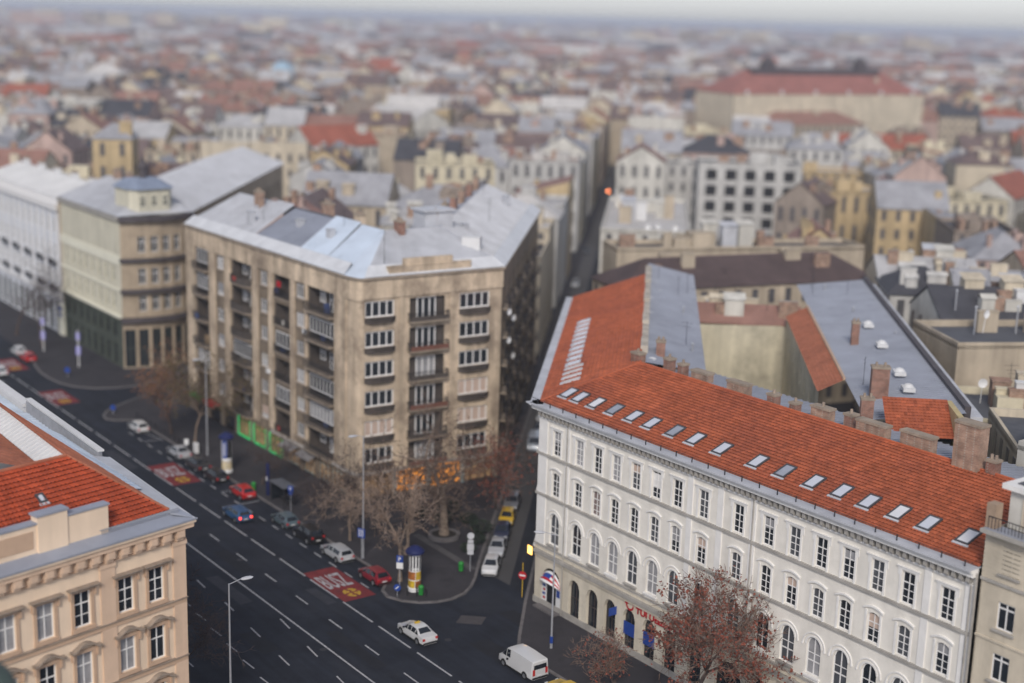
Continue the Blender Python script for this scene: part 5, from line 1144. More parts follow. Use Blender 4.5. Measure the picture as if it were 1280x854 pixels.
for k, q in enumerate((210, 233, 262, 300, 345)):
    car('parked_car', ['dark car parked deep in the narrow street canyon', 'pale car parked deep in the narrow street canyon'][k % 2], 'hatch', paint('darkgrey' if k % 2 == 0 else 'silver', (.035, .037, .042)), AB(q, -15.6), DNS, GS)

# ================================================================== STREET FURNITURE
def lamp(label, pos, h, arm, heads=1, armlen=1.6, band=False):
    t = thing('street_lamp', label, 'street lamp', pos, 0, 'tall street lamps'); mb = MB(); mb.tube((0, 0, 0), (0, 0, 1.1), .14, .13, 10); mb.tube((0, 0, 1.1), (0, 0, h), .10, .06, 10); mb.build('pole', galv, t, smooth=True)
    for s_ in ((1,) if heads == 1 else (1, -1)):
        e = Vector((math.cos(arm), math.sin(arm), 0)) * s_; mb = MB(); mb.tube((0, 0, h - .05), tuple(e * armlen * .6 + Vector((0, 0, h + .25))), .04, .035, 6); mb.build('arm', galv, t)
        mb = MB(); i0 = 0; prof = [(.02, 0), (.2, .15), (.26, .45), (.22, .8), (.02, 1.0)]
        c = e * armlen * .55 + Vector((0, 0, h + .2)); a = e; b = Vector((-e.y, e.x, 0))
        for r_, s2 in prof:
            for k in range(10):
                q = 2 * math.pi * k / 10; mb.v.append(tuple(c + a * s2 * 1.05 + b * r_ * math.cos(q) + Vector((0, 0, r_ * .5 * math.sin(q) + .04 * s2))))
        for q in range(4):
            for k in range(10): j = (k + 1) % 10; mb.f.append((q * 10 + k, q * 10 + j, q * 10 + 10 + j, q * 10 + 10 + k)); mb.m.append(0)
        mb.build('lamp_head', zinc_l, t, smooth=True)
    if band: mb = MB(); mb.tube((0, 0, .5), (0, 0, 1.15), .16, .16, 12); mb.build('blue_band', blue_s, t)
    return t
lamp('tall street lamp beside the silver estate car, blue sign on its pole', TO(-122.0, 71.6, PZ), 13.3, rad(216), 1, 1.4)
lamp('street lamp with blue-banded foot before the white palace', TO(-93.9, 74.9, PZ), 10.9, rad(180), 1, 1.6, True)
lamp('street lamp on the near pavement whose head overlaps the traffic lanes', TO(-95.3, 44.0, PZ), 12.6, rad(30), 1, 1.7)
lamp('street lamp between the olive-leaved tree and the green neon shops', TO(-163.2, 72.7, PZ), 12.5, rad(216), 1, 1.4)
def sign(label, pos, h, plates, yaw, pole=galv):
    t = thing('traffic_sign', label, 'sign', pos, yaw); mb = MB(); mb.tube((0, 0, 0), (0, 0, h), .04, .04, 8); mb.build('post', pole, t)
    for shape, z, s_, mt_, ex in plates:
        mb = MB()
        if shape == 'round': mb.lathe([(0, -.075), (s_, -.075), (s_, -.045), (0, -.045)], 18, axis='y')
        else: mb.box(-s_ * ex, s_ * ex, -.075, -.045, -s_, s_)
        mb.build('plate', mt_, t, (0, 0, z))
    return t
CAMY = rad(20)
t = sign('blue parking sign on a post beside the bus shelter', TO(-138.2, 71.6, PZ), 3.3, [('box', 2.95, .34, blue_s, .9), ('box', 2.35, .18, blue_s, 1.2)], rad(-10))
pm_ = text_mesh('P', 'p', .004, .01); pm_.materials.append(white_s)
def letterP(t, z, s_):
    o = put('letter', pm_, t); o.matrix_local = Matrix(((s_, 0, 0, -.2 * s_ - .1 * s_), (0, 0, 1, -.09), (0, s_, 0, z - .35 * s_), (0, 0, 0, 1))); return o
letterP(t, 2.95, .55)
t = sign('blue and white parking sign beside the slender pale-trunked tree', TO(-113.4, 70.8, PZ), 3.2, [('box', 2.95, .38, blue_s, .9), ('box', 2.25, .32, white_s, 1.05)], rad(-10)); letterP(t, 2.95, .6)
t = sign('round blue keep-right sign at the kerb corner', TO(-111.4, 69.3, PZ), 1.0, [('round', .95, .36, blue_s, 1)], rad(-10))
mb = MB(); mb.obox((-.16, -.085, .78), (.26, 0, .2), (0, -.01, 0), (-.05, 0, .07)); mb.box(.02, .14, -.095, -.085, .98, 1.1); mb.build('arrow', white_s, t)
t = sign('round blue sign on the kerb nose by the cross street', TO(-187.2, 69.4, PZ), 1.1, [('round', 1.0, .4, blue_s, 1)], rad(-10))
t = sign('round blue sign on the far pavement by the green shopfront', TO(-210.3, 71.0, PZ), 1.3, [('round', 1.2, .45, blue_s, 1)], rad(-10))
t = sign('grey traffic signs on a post at the narrow street mouth', TO(-112.9, 79.0, PZ), 4.2, [('round', 3.9, .36, zinc_l, 1), ('box', 3.3, .18, zinc_l, 1.6), ('box', 2.7, .35, zinc_l, 1.0), ('box', 2.1, .22, zinc_l, 1.4)], rad(0))
t = sign('red no-entry sign on a yellow leaning post by the white palace corner', TO(-104.7, 79.6, PZ), 3.6, [('round', 2.3, .42, red_s, 1)], rad(-20), yellow_s)
mb = MB(); mb.box(-.3, .3, -.09, -.08, -.08, .08); mb.build('bar', white_s, t, (0, 0, 2.3))
t = sign('blue-white direction sign on the tall street lamp', TO(-121.8, 71.3, PZ), 3.2, [('box', 2.9, .52, blue_s, .85)], rad(-25))
mb = MB()
for k in range(3): mb.box(-.28 + .22 * k, -.2 + .22 * k, -.09, -.08, -.4, .4)
mb.build('stripes', white_s, t, (0, 0, 2.9))
t = sign('white no-parking board on the pavement edge by the silver saloon', TO(-167.2, 71.6, PZ), 1.3, [('box', .9, .4, white_s, .7)], rad(0))
# poster columns
def poster_column(label, pos, h, r, cap, bands, yaw):
    t = thing('poster_column', label, 'advertising column', pos, yaw); mb = MB(); mb.lathe([(r * 1.15, 0), (r * 1.15, .35), (r, .4), (r, h)], 24); mb.build('shaft', white_s, t, smooth=True)
    mb = MB(); mb.lathe([(r * 1.0, h), (r * 1.5, h + .05), (r * 1.55, h + .25), (r * 1.2, h + .5), (r * .5, h + .75), (.02, h + .82)], 24); mb.build('cap', cap, t, smooth=True)
    for z0, z1, a0, a1, mt_ in bands:
        mb = MB(); n = 6
        for k in range(n):
            p, q = rad(a0 + (a1 - a0) * k / n), rad(a0 + (a1 - a0) * (k + 1) / n); rr = r + .012
            mb.poly([(rr * math.cos(p), rr * math.sin(p), z0), (rr * math.cos(q), rr * math.sin(q), z0), (rr * math.cos(q), rr * math.sin(q), z1), (rr * math.cos(p), rr * math.sin(p), z1)])
        mb.build('poster', mt_, t)
    return t
darkp = mat('dark_poster', (.018, .018, .022), .5, .5, 2.5, grime=((.16, .14, .13), 2.4, .8, .58)); yelp = mat('yellow_poster', (.52, .36, .03), .5, .4, 2.0, grime=((.22, .06, .03), 1.5, .9)); redp = mat('orange_poster', (.34, .12, .03), .5, .5, 2.2, grime=((.05, .02, .02), 1.4, .9))
navy = mat('navy_cap', (.012, .018, .085), .5, .1, 2)
t = poster_column('poster column with blue cap and yellow posters near the corner kerb', TO(-111.9, 71.6, PZ), 3.9, .62, navy, [(2.2, 3.75, 180, 360, darkp), (1.25, 2.1, 180, 280, redp), (1.25, 2.1, 285, 360, yelp), (.42, 1.15, 180, 275, yelp), (.42, 1.15, 280, 360, redp)], rad(0))
for a in (262, 276, 290, 304):
    mb = MB(); mb.box(-.055, .055, -.012, 0, 0, .26); q = rad(a); mb.build('poster_letter', white_s, t, (.64 * math.cos(q), .64 * math.sin(q), 2.27), q + math.pi / 2)
t = poster_column('blue poster column with yellow posters beside the black hatchback', TO(-155.7, 71.9, PZ), 4.3, .62, navy, [(1.9, 4.2, 240, 300, blue_s), (1.9, 4.2, 180, 238, white_s), (1.9, 4.2, 302, 360, darkp), (.42, 1.5, 180, 360, yelp)], rad(-15))
for k in range(6): mb = MB(); mb.box(-.11, .11, -.012, 0, 0, .2); q = rad(272); mb.build('poster_letter', white_s, t, (.65 * math.cos(q), .65 * math.sin(q), 2.25 + .28 * k), q + math.pi / 2)
# bin, totem, shelter, bollards
def bin_(label, pos, mt_):
    t = thing('litter_bin', label, 'bin', pos); mb = MB(); mb.lathe([(.24, .1), (.28, .85), (.30, .9), (.2, 1.05), (.02, 1.1)], 14); mb.build('drum', mt_, t, smooth=True); mb = MB(); mb.tube((0, .3, 0), (0, .3, 1.1), .04, .04, 6); mb.build('post', iron, t); return t
bin_('green litter bin beside the poster column at the corner kerb', TO(-110.4, 71.4, PZ), green_s); bin_('green litter bin on the narrow street corner by the grey signs', TO(-113.4, 78.2, PZ), green_s); bin_('green litter bin behind the bright red hatchback', TO(-147.5, 71.5, PZ), green_s)
bx_ = thing('utility_box', 'white utility box beside the lamp near the olive-leaved tree', 'box', TO(-164.9, 71.9, PZ), AV); mb = MB(); mb.box(-.4, .4, -.2, .2, 0, 1.2); mb.box(-.44, .44, -.24, .24, 1.2, 1.28); mb.build('cabinet', white_s, bx_)
tt2 = thing('info_totem', 'tall dark information totem next to the bus shelter', 'totem', TO(-145.2, 72.2, PZ), AV); mb = MB(); mb.box(-.2, .2, -.12, .12, 0, 3.9); mb.build('board', navy, tt2); mb = MB(); mb.box(-.16, .16, -.14, -.125, 1.8, 2.3); mb.build('notice', white_s, tt2)
sh = thing('bus_shelter', 'grey steel and glass bus shelter on the pavement', 'bus shelter', TO(-141.6, 72.2, PZ), AV)
mb = MB()
for x in (-1.6, 1.6):
    for y in (-.55, .75): mb.box(x - .04, x + .04, y - .04, y + .04, 0, 2.4)
mb.build('frame', iron, sh); mb = MB(); mb.box(-1.8, 1.8, -.75, .9, 2.4, 2.5); mb.build('roof', tar, sh); mb = MB(); mb.box(-1.55, 1.55, .73, .77, .25, 2.2); mb.build('glass_panel', carglass, sh); mb = MB(); mb.box(-1.63, -1.58, -.5, .7, .25, 2.2); mb.build('glass_panel', carglass, sh)
mb = MB(); mb.box(-1.2, 1.2, .35, .68, .42, .48); mb.build('bench', iron, sh)
bo = MB(); bo.lathe([(.09, 0), (.08, .75), (.1, .78), (.07, .9), (.01, .94)], 10); bom = bo.mesh('bollard', [iron], .6)
for k in range(7):
    o = put('bollard', bom, None, TO(-113.2 + .55 * k, 70.2 - .25 * min(k, 3) + .75 * max(0, k - 3), PZ)); tag(o, 'dark iron bollard along the corner kerb by the poster column', 'bollard', 'kerb bollards at the corner')
for k in range(10):
    o = put('bollard', bom, None, TO(-184 + 1.6 * k, 71.6, PZ)); tag(o, 'dark iron bollard along the kerb before the rust-leaved tree', 'bollard', 'kerb bollards by the cross street')
for t_, o_ in ((-215.8, 74.7), (-229, 73.5)):
    tp_ = thing('banner_mast', 'slim white and blue banner mast on the far pavement', 'mast', TO(t_, o_, PZ), 0, 'banner masts'); mb = MB(); mb.tube((0, 0, 0), (0, 0, 6), .09, .07, 8); mb.build('pole', white_s, tp_); mb = MB(); mb.box(-.35, .35, -.05, .05, 2.0, 3.4); mb.box(-.3, .3, -.05, .05, 4.4, 5.6); mb.build('banner', mat('lilac_banner', (.25, .24, .55), .6), tp_)

# ================================================================== CREAM CORNER BUILDING ACROSS THE CROSS STREET
Bc = TO(-211.4, 80.4); BL = 27.0; BZ = 24.2
b_cream = mat('cream_green_stucco', (.58, .55, .44), .85, .08, .4, .1, 8, streak=.12); b_tan = mat('tan_stone', (.42, .34, .25), .9, .18, .5, .2, 8, streak=.25); b_dark = mat('dark_green_stone', (.06, .07, .055), .8, .2, .6, .1, 8); b_pale = mat('pale_band', (.70, .68, .56), .85, .06, .5)
Bt = thing('cream_corner_building', 'cream building with dark shopfronts, bowed tan corner and pale metal roof', 'building', Bc)
Bl0 = -T * BL; bw = [1.6 + 3.05 * k for k in range(9)]
facade(BL, 8.2, BZ, [(z, z + 2.6, [(x, x + 1.35, 0) for x in bw[:8]]) for z in (9.3, 13.6)], .25).build('wall', b_cream, Bt, Bl0, AV)
facade(BL, 0, 8.2, [(.2, 3.6, [(x - .6, x + 1.6, 0) for x in bw[:8]]), (4.6, 7.2, [(x - .6, x + 1.6, 0) for x in bw[:8]])], .4).build('wall', b_dark, Bt, Bl0, AV)
for x in bw[:8]:
    for z in (9.3, 13.6): window(Bt, Bl0, AV, x + .675, z, 1.35, 2.6, .18, 2, (.64,), 0, .1, fm=b_pale, pm=mat('dull_pane', (.16, .16, .12), .2, .2, 1))
    for z, hh in ((.2, 3.4), (4.6, 2.6)): window(Bt, Bl0, AV, x + .5, z, 2.2, hh, .3, 2, (.7,), 0, .1, fm=b_dark, pm=glass, name='shop_window')
for za, zb, pj, mt_ in ((8.2, 8.55, .5, b_pale), (12.4, 12.75, .18, b_pale), (16.6, 18.0, .15, b_pale), (23.6, 24.2, .5, w_grey)): strip(Bt, Bl0, AV, BL, za, zb, pj, mt_, 'string_course')
mb = MB(); mb.box(1, BL - 1, -.06, 0, 18.6, 23.2); mb.build('blank_panel', b_cream, Bt, Bl0, AV)
# bowed corner
BR = rad(39.8); bD = Vector((math.cos(BR), math.sin(BR), 0)); bN = Vector((-bD.y, bD.x, 0)); BW = 12.0; nseg = 6
def bow(k): f = k / nseg; return bD * (BW * f) - bN * (1.6 * (1 - (2 * f - 1) ** 2))
for k in range(nseg):
    p, q = bow(k), bow(k + 1); d = q - p; L_ = d.length; rz_ = rotz_of(d); win = k in (1, 2, 3, 4)
    facade(L_, 0, BZ, [(z, z + 2.5, [(L_ / 2 - .6, L_ / 2 + .6, 0)] if win else []) for z in (9.3, 13.6, 18.6)] + [(.3, 6.4, [(.25, L_ - .25, 0)])], .25).build('wall', b_tan, Bt, p, rz_)
    if win:
        for z in (9.3, 13.6, 18.6): window(Bt, p, rz_, L_ / 2, z, 1.2, 2.5, .18, 2, (.64,), 0, .1)
    window(Bt, p, rz_, L_ / 2, .3, L_ - .5, 6.1, .2, 2, (.5,), 0, .12, fm=b_dark, name='shop_window')
    for za, zb, pj, mt_ in ((7.6, 8.3, .9, slate), (12.3, 12.8, .9, slate), (17.2, 17.7, .7, slate), (23.5, 24.3, .9, slate)): strip(Bt, p, rz_, L_ + .2, za, zb, pj, mt_, 'balcony_ledge', -.2)
# side wing along the cross street, roofs and pavilion
bE = bow(nseg); sW = Vector((math.cos(rad(88.5)), math.sin(rad(88.5)), 0)); nW = Vector((-sW.y, sW.x, 0)); BSL = 78
facade(BSL, 0, BZ, [(z, z + 2.5, [(2 + 3.4 * k, 3.3 + 3.4 * k, 0) for k in range(22)]) for z in (9.3, 13.6, 18.6)], .25).build('wall', b_tan, Bt, bE, rotz_of(sW))
tag(MB() and (lambda m: ([m.box(2 + 3.4 * k, 3.3 + 3.4 * k, .15, .2, z, z + 2.5) for k in range(22) for z in (9.3, 13.6, 18.6)], m.build('panes', glass, Bt, bE, rotz_of(sW)))[1])(MB()), kind='stuff')
def bro(a, b, c, d, mt_, pitch=.8): m = MB(); seams(m, a, b, c, d, pitch); return m.build('sheet_roof', mt_, Bt)
bz = BZ + .15; k1 = inset(Vector((0, 0, 0)), T, bD, 8.5); k2 = inset(bE, bD, sW, 8.5); kL = Bl0 + M * 8.5; kS = bE + sW * BSL + nW * 8.5
eaL, ea0, eaE, eaS = Bl0 - M * .5, inset(Vector((0, 0, 0)), T, bD, -.5), inset(bE, bD, sW, -.5), bE + sW * BSL - nW * .5
bro(lift(eaL, bz), lift(ea0, bz), lift(k1, bz + 3.2), lift(kL, bz + 3.2), zinc_l); bro(lift(ea0, bz), lift(eaE, bz), lift(k2, bz + 3.2), lift(k1, bz + 3.2), zinc_l); bro(lift(eaE, bz), lift(eaS, bz), lift(kS, bz + 3.2), lift(k2, bz + 3.2), zinc_l)
bro(lift(k1, bz + 3.2), lift(kL, bz + 3.2), lift(kL + M * 9, bz + .4), lift(inset(Vector((0, 0, 0)), T, bD, 17.5), bz + .4), zinc_l); bro(lift(kS, bz + 3.2), lift(k2, bz + 3.2), lift(inset(bE, bD, sW, 17), bz + .4), lift(kS + nW * 8.5, bz + .4), zinc_l)
mb = MB(); mb.poly([(kL + M * 9), lift(kL + M * 9, bz + .4), lift(Bl0 - M * .4, bz), Bl0]); mb.build('wall', b_tan, Bt)
pv = bD * (BW / 2) + bN * 1.6; mb = MB()
mb.prism([tuple((pv + bD * x + bN * y)[:2]) for x, y in ((-3.6, 0), (-2.6, -1.2), (2.6, -1.2), (3.6, 0), (3.6, 5), (-3.6, 5))], BZ, BZ + 4.0); mb.build('corner_pavilion', b_cream, Bt)
for k in range(3):
    o = window(Bt, pv - bD * 1.9 + bD * 1.9 * k - bN * 1.25, BR, 0, BZ + 1.3, .9, 1.7, -.02, 2, (.6,), 0, .1, fm=b_pale)
mb = MB(); pr_ = [tuple((pv + bD * x + bN * y)[:2]) for x, y in ((-4, -.1), (-2.9, -1.7), (2.9, -1.7), (4, -.1), (4, 5.4), (-4, 5.4))]
tp2 = [tuple((pv + bD * x * .55 + bN * (2 + y * .4))[:2]) for x, y in ((-4, -.1), (-2.9, -1.7), (2.9, -1.7), (4, -.1), (4, 5.4), (-4, 5.4))]
n_ = len(pr_)
for i in range(n_): j = (i + 1) % n_; mb.poly([(*pr_[i], BZ + 4), (*pr_[j], BZ + 4), (*tp2[j], BZ + 5.4), (*tp2[i], BZ + 5.4)])
mb.poly([(*q, BZ + 5.4) for q in tp2]); mb.build('pavilion_roof', mat('blue_slate', (.22, .26, .34), .6, .15, .6), Bt)
mb = MB(); q = pv + bN * 2.4; mb.lathe([(.6, BZ + 5.4), (.55, BZ + 7.0), (.9, BZ + 7.1), (.5, BZ + 7.7), (.05, BZ + 8.8)], 10, (q.x, q.y, 0)); mb.build('lantern', slate, Bt)
for k in range(3): chimney(Bt, lift(kL.lerp(k1, .25 + .3 * k), bz + 2.4), AV, 1.8, .8, 2.2, brick2, 3)
# blue-white shop box at its left end
mb = MB(); mb.box(-1.8, .4, -.5, -.02, .2, 5.5, 0); mb.box(-1.5, .1, -.56, -.5, 4.4, 5.3, 1); mb.box(-1.6, .2, -.56, -.5, 3.5, 3.9, 1); mb.build('shop_entrance', [b_pale, blue_s], Bt, Bl0, AV)
# ---- white pilastered house
HW = thing('white_pilastered_house', 'pale white house with pilasters and window bays beside the cream building', 'building', TO(-239.5, 80.4))
HL, HZ = 46.0, 22.8; h0_ = -T * HL; hw_mat = mat('bluish_white', (.62, .64, .68), .85, .06, .4, streak=.12)
hx = [HL - 2.6 - 3.3 * k for k in range(13)]
facade(HL, 0, HZ, [(z, z + 2.5, [(x - .65, x + .65, 0) for x in sorted(hx)]) for z in (17.6, 13.2, 8.8)] + [(.2, 5.5, [(x - 1.2, x + 1.2, 1) for x in sorted(hx)])], .25).build('wall', hw_mat, HW, h0_, AV)
for x in hx:
    for z in (17.6, 13.2, 8.8): window(HW, h0_, AV, x, z, 1.3, 2.5, .18, 2, (.64,), 0, .09)
    window(HW, h0_, AV, x, .2, 2.4, 5.3, .25, 2, (.5,), 1, .1, fm=b_dark, name='shop_window')
    mb = MB(); mb.box(x + 1.35, x + 1.95, -.15, .02, 7, 21.6); mb.build('pilaster', white_frame, HW, h0_, AV)
for z in (12.2, 7.8): 
    for x in hx[::2]: mb = MB(); mb.box(x - 1.2, x + 1.2, -.8, .0, z, z + .2); mb.box(x - 1.2, x + 1.2, -.8, -.74, z + .2, z + 1.0); mb.build('balcony', iron, HW, h0_, AV)
strip(HW, h0_, AV, HL, 6.4, 6.9, .3, white_frame, 'string_course'); strip(HW, h0_, AV, HL, 21.7, 22.8, .6, white_frame, 'cornice'); mb = MB(); mb.box(0, HL, .0, .4, HZ, HZ + 1.0); mb.build('parapet', white_frame, HW, h0_, AV)
mb = MB(); a, b, c, d = Vector((0, .5, HZ + .1)), Vector((HL, .5, HZ + .1)), Vector((HL, 8, HZ + 2.6)), Vector((0, 8, HZ + 2.6)); seams(mb, a, b, c, d, .8); seams(mb, c, d, Vector((0, 15, HZ + .4)), Vector((HL, 15, HZ + .4)), .8); mb.build('sheet_roof', membrane, HW, h0_, AV)
mb = MB(); mb.box(0, HL, 14.9, 15.1, 0, HZ + .4); mb.box(HL - .1, HL, 0, 15, 0, HZ + .1); mb.build('wall', hw_mat, HW, h0_, AV)
for k in range(5): chimney(HW, Vector((h0_.x, h0_.y, 0)) + T * (5 + 9 * k) + M * 8 + up * (HZ + 1.6), AV, 1.8, .9, 2.2, membrane, 3)

# ================================================================== CREAM HOUSE RIGHT OF THE WHITE PALACE
Et = thing('cream_attic_house', 'cream stone house with attic balcony adjoining the white palace', 'building', WB + T * (WL + .35))
e_st = mat('cream_stone', (.60, .53, .42), .9, .12, .5, .2, 7, streak=.2); EL = 24.0
ex_ = [2.15 + 3.6 * k for k in range(6)]
facade(EL, 0, 23.2, [(z, z + 1.95, [(x - .68, x + .68, 0) for x in ex_]) for z in (20.55, 16.6, 12.9, 9.0, 5.0)], .22).build('wall', e_st, Et, (0, 0, 0), AV)
for x in ex_:
    for z in (20.55, 16.6, 12.9, 9.0, 5.0):
        window(Et, (0, 0, 0), AV, x, z, 1.36, 1.95, .16, 2, (.98,) if z > 20 else (.78,), 0, .1, pm=glass)
        mb = MB(); mb.box(x - .85, x + .85, -.2, 0, z - .16, z - .02); mb.build('window_sill', w_grey, Et, (0, 0, 0), AV)
for za, zb, pj, mt_ in ((19.7, 19.9, .14, w_grey), (23.2, 23.45, .75, w_grey), (15.6, 15.75, .1, e_st)): strip(Et, (0, 0, 0), AV, EL, za, zb, pj, mt_, 'string_course')
mb = MB()
for zz in np.arange(19.95, 23.2, .32): mb.box(0, EL, -.012, 0.01, zz, zz + .27)
tag(mb.build('ashlar_courses', e_st, Et, (0, 0, 0), AV), kind='stuff')
mb = MB(); mb.box(0, .1, 0, 14, 0, 23.2); mb.box(0, EL, 13.9, 14, 0, 23.2); mb.build('wall', e_st, Et, (0, 0, 0), AV)
mb = MB(); mb.box(.9, EL, 1.0, 12, 23.45, 26.2); mb.build('attic', mat('attic_white', (.62, .60, .55), .85, .1, .5, streak=.2), Et, (0, 0, 0), AV)
for x in ex_: window(Et, (0, 0, 0), AV, x + .6, 23.7, 1.7, 2.0, .96, 1, (.98,), 0, .14, fm=e_st, pm=mat('beige_shutter', (.42, .36, .29), .7, .08, 2), name='shuttered_window')
mb = MB(); mb.box(.5, EL, .5, 12.4, 26.2, 26.55); mb.build('attic_cornice', w_trim, Et, (0, 0, 0), AV); mb = MB(); mb.box(1.2, EL, 1.2, 12, 26.55, 26.62); mb.build('flat_roof', tar, Et, (0, 0, 0), AV)
mb = MB(); mb.box(.2, EL, -.55, .7, 23.45, 23.5); mb.build('eave_sheet', zinc, Et, (0, 0, 0), AV)
mb = MB(); mb.box(.3, EL, -.35, -.3, 24.3, 24.36)
for k in range(90): mb.box(.3 + .26 * k, .33 + .26 * k, -.34, -.31, 23.5, 24.3)
tag(mb.build('balcony_rail', iron, Et, (0, 0, 0), AV), kind='stuff')
mb = MB(); mb.box(-.28, -.14, -.3, -.14, .2, 20.0); mb.build('drain_pipe', w_grey, Et, (0, 0, 0), AV)
mb = MB(); mb.box(.05, .75, -.3, .5, 23.5, 25.2); mb.build('corner_post', mat('brown_patch', (.34, .25, .18), .9, .2, 1), Et, (0, 0, 0), AV)

# ================================================================== HOUSES OF THE QUARTER BEHIND
WALLS = {'cream': (.56, .49, .38), 'beige': (.46, .39, .30), 'pale grey': (.50, .49, .47), 'off-white': (.57, .55, .50), 'ochre': (.48, .37, .22), 'grey-brown': (.30, .25, .21), 'pale yellow': (.60, .54, .40), 'dusty pink': (.46, .34, .30)}
ROOFS = {'grey sheet': (.31, .31, .33), 'pale grey sheet': (.41, .405, .41), 'red tiled': (.31, .105, .07), 'rust tiled': (.27, .15, .12), 'dark brown': (.15, .11, .105), 'charcoal': (.065, .065, .075), 'whitish': (.52, .50, .48)}
WM = {k: mat('wall_' + k.replace(' ', '_'), v, .9, .16, .25, .15, 5, .2, streak=.25) for k, v in WALLS.items()}
RM = {k: mat('roof_' + k.replace(' ', '_'), v, .7, .22, .3, .1, 5, .3, grime=(tuple(c * .55 for c in v), .25, .6)) for k, v in ROOFS.items()}
def house_geo(w_, d_, h_, roof, rise, rnd, floors, nch, cam_dir, detail=True):
    """walls, roof, chimneys, windows as builders in a frame with x along the ridge"""
    wl, rf, ch, wn = MB(), MB(), [], MB(); x, y = w_ / 2, d_ / 2
    wl.box(-x, x, -y, y, 0, h_, skip='bt')
    ov = .35
    if roof == 'gable':
        wl.poly([(x, -y, h_), (x, y, h_), (x, 0, h_ + rise)]); wl.poly([(-x, y, h_), (-x, -y, h_), (-x, 0, h_ + rise)])
        for s_ in (-1, 1):
            a = [(-x - .1, s_ * (y + ov), h_ - rise * ov / y), (x + .1, s_ * (y + ov), h_ - rise * ov / y), (x + .1, 0, h_ + rise + .05), (-x - .1, 0, h_ + rise + .05)]
            if s_ > 0: a = a[::-1]
            rf.poly(a); rf.poly([(p[0], p[1], p[2] + .22) for p in a]); rf.poly([a[0], a[1], (a[1][0], a[1][1], a[1][2] + .22), (a[0][0], a[0][1], a[0][2] + .22)])
    elif roof == 'hip':
        k = min(y, x * .8); b = [(-x - ov, -y - ov, h_), (x + ov, -y - ov, h_), (x + ov, y + ov, h_), (-x - ov, y + ov, h_)]; t = [(-x + k, 0, h_ + rise), (x - k, 0, h_ + rise)]
        rf.poly([b[0], b[1], t[1], t[0]]); rf.poly([b[1], b[2], t[1]]); rf.poly([b[2], b[3], t[0], t[1]]); rf.poly([b[3], b[0], t[0]])
    elif roof == 'shed':
        s_ = 1 if rnd.random() < .5 else -1
        lo, hi = h_, h_ + rise; q = [(-x - .1, -s_ * (y + ov), lo), (x + .1, -s_ * (y + ov), lo), (x + .1, s_ * y, hi), (-x - .1, s_ * y, hi)]
        if s_ < 0: q = q[::-1]
        rf.poly(q); wl.poly([(-x, s_ * y, h_), (x, s_ * y, h_), (x, s_ * y, hi), (-x, s_ * y, hi)]); wl.poly([(x, -y, h_), (x, y, h_), (x, s_ * y, hi)]); wl.poly([(-x, y, h_), (-x, -y, h_), (-x, s_ * y, hi)])
    else:
        rf.poly([(-x, -y, h_ - .4), (x, -y, h_ - .4), (x, y, h_ - .4), (-x, y, h_ - .4)]); e = .3
        rf_ = wl; 
        for a in ((-x, -x + e, -y, y), (x - e, x, -y, y)): wl.box(*a, h_ - .4, h_ + .35)
        for a in ((-x + e, x - e, -y, -y + e), (-x + e, x - e, y - e, y)): wl.box(*a, h_ - .4, h_ + .35)
        if detail:
            for _ in range(rnd.randint(1, 3)):
                cx, cy = rnd.uniform(-x * .6, x * .6), rnd.uniform(-y * .6, y * .6); s1, s2 = rnd.uniform(1, 2.4), rnd.uniform(1, 2); wl.box(cx - s1, cx + s1, cy - s2, cy + s2, h_ - .4, h_ + rnd.uniform(1.2, 2.8))
    for _ in range(nch):
        cx = rnd.uniform(-x * .85, x * .85); cy = rnd.choice((-1, 1)) * rnd.uniform(.05, .35) * d_ if roof != 'flat' else rnd.uniform(-y * .8, y * .8)
        zr = h_ + (rise * (1 - abs(cy) / y) if roof in ('gable', 'hip') else 0); m = MB(); l_ = rnd.uniform(.5, 1.3); hh = rnd.uniform(1.2, 2.2)
        m.box(-l_, l_, -.4, .4, -1.5, hh); m.box(-l_ - .08, l_ + .08, -.48, .48, hh, hh + .15); ch.append((m, (cx, cy, zr), 'chimney'))
    if detail and roof in ('gable', 'hip'):       # dormers and hatches standing on the slopes
        for _ in range(rnd.randint(1, 4)):
            cx = rnd.uniform(-x * .75, x * .75); s_ = rnd.choice((-1, 1)); cy = s_ * y * rnd.uniform(.35, .7); zr = h_ + rise * (1 - abs(cy) / y); m = MB(); a = rnd.uniform(.6, 1.3); b = rnd.uniform(.5, 1.0); hh = rnd.uniform(.8, 1.7)
            m.box(-a, a, -b, b, -1.2, hh); m.poly([(-a - .15, -b - .2, hh), (a + .15, -b - .2, hh), (a + .15, 0, hh + .5), (-a - .15, 0, hh + .5)]); m.poly([(-a - .15, 0, hh + .5), (a + .15, 0, hh + .5), (a + .15, b + .2, hh), (-a - .15, b + .2, hh)]); ch.append((m, (cx, cy, zr), 'dormer'))
    fh = h_ / max(1, floors)
    for f in range(floors):
        z = f * fh + fh * .28; hh = fh * .56
        for (ax_, fx_, fy_, L_) in (('x', 0, -1, w_), ('x', 0, 1, w_), ('y', -1, 0, d_), ('y', 1, 0, d_)):
            if Vector((fx_, fy_, 0)).dot(cam_dir) < .12: continue
            n = max(1, int(L_ / 2.7))
            for j in range(n):
                p = -L_ / 2 + L_ * (j + .5) / n; q = .06
                if ax_ == 'x': wn.box(p - .48, p + .48, fy_ * y - (q if fy_ < 0 else 0), fy_ * y + (q if fy_ > 0 else 0), z, z + hh)
                else: wn.box(fx_ * x - (q if fx_ < 0 else 0), fx_ * x + (q if fx_ > 0 else 0), p - .48, p + .48, z, z + hh)
    return wl, rf, ch, wn
SPEC = []       # (centre, half diagonal) kept free of the generic quarter
farwin = mat('far_window', (.095, .092, .098), .3, .3, .5)
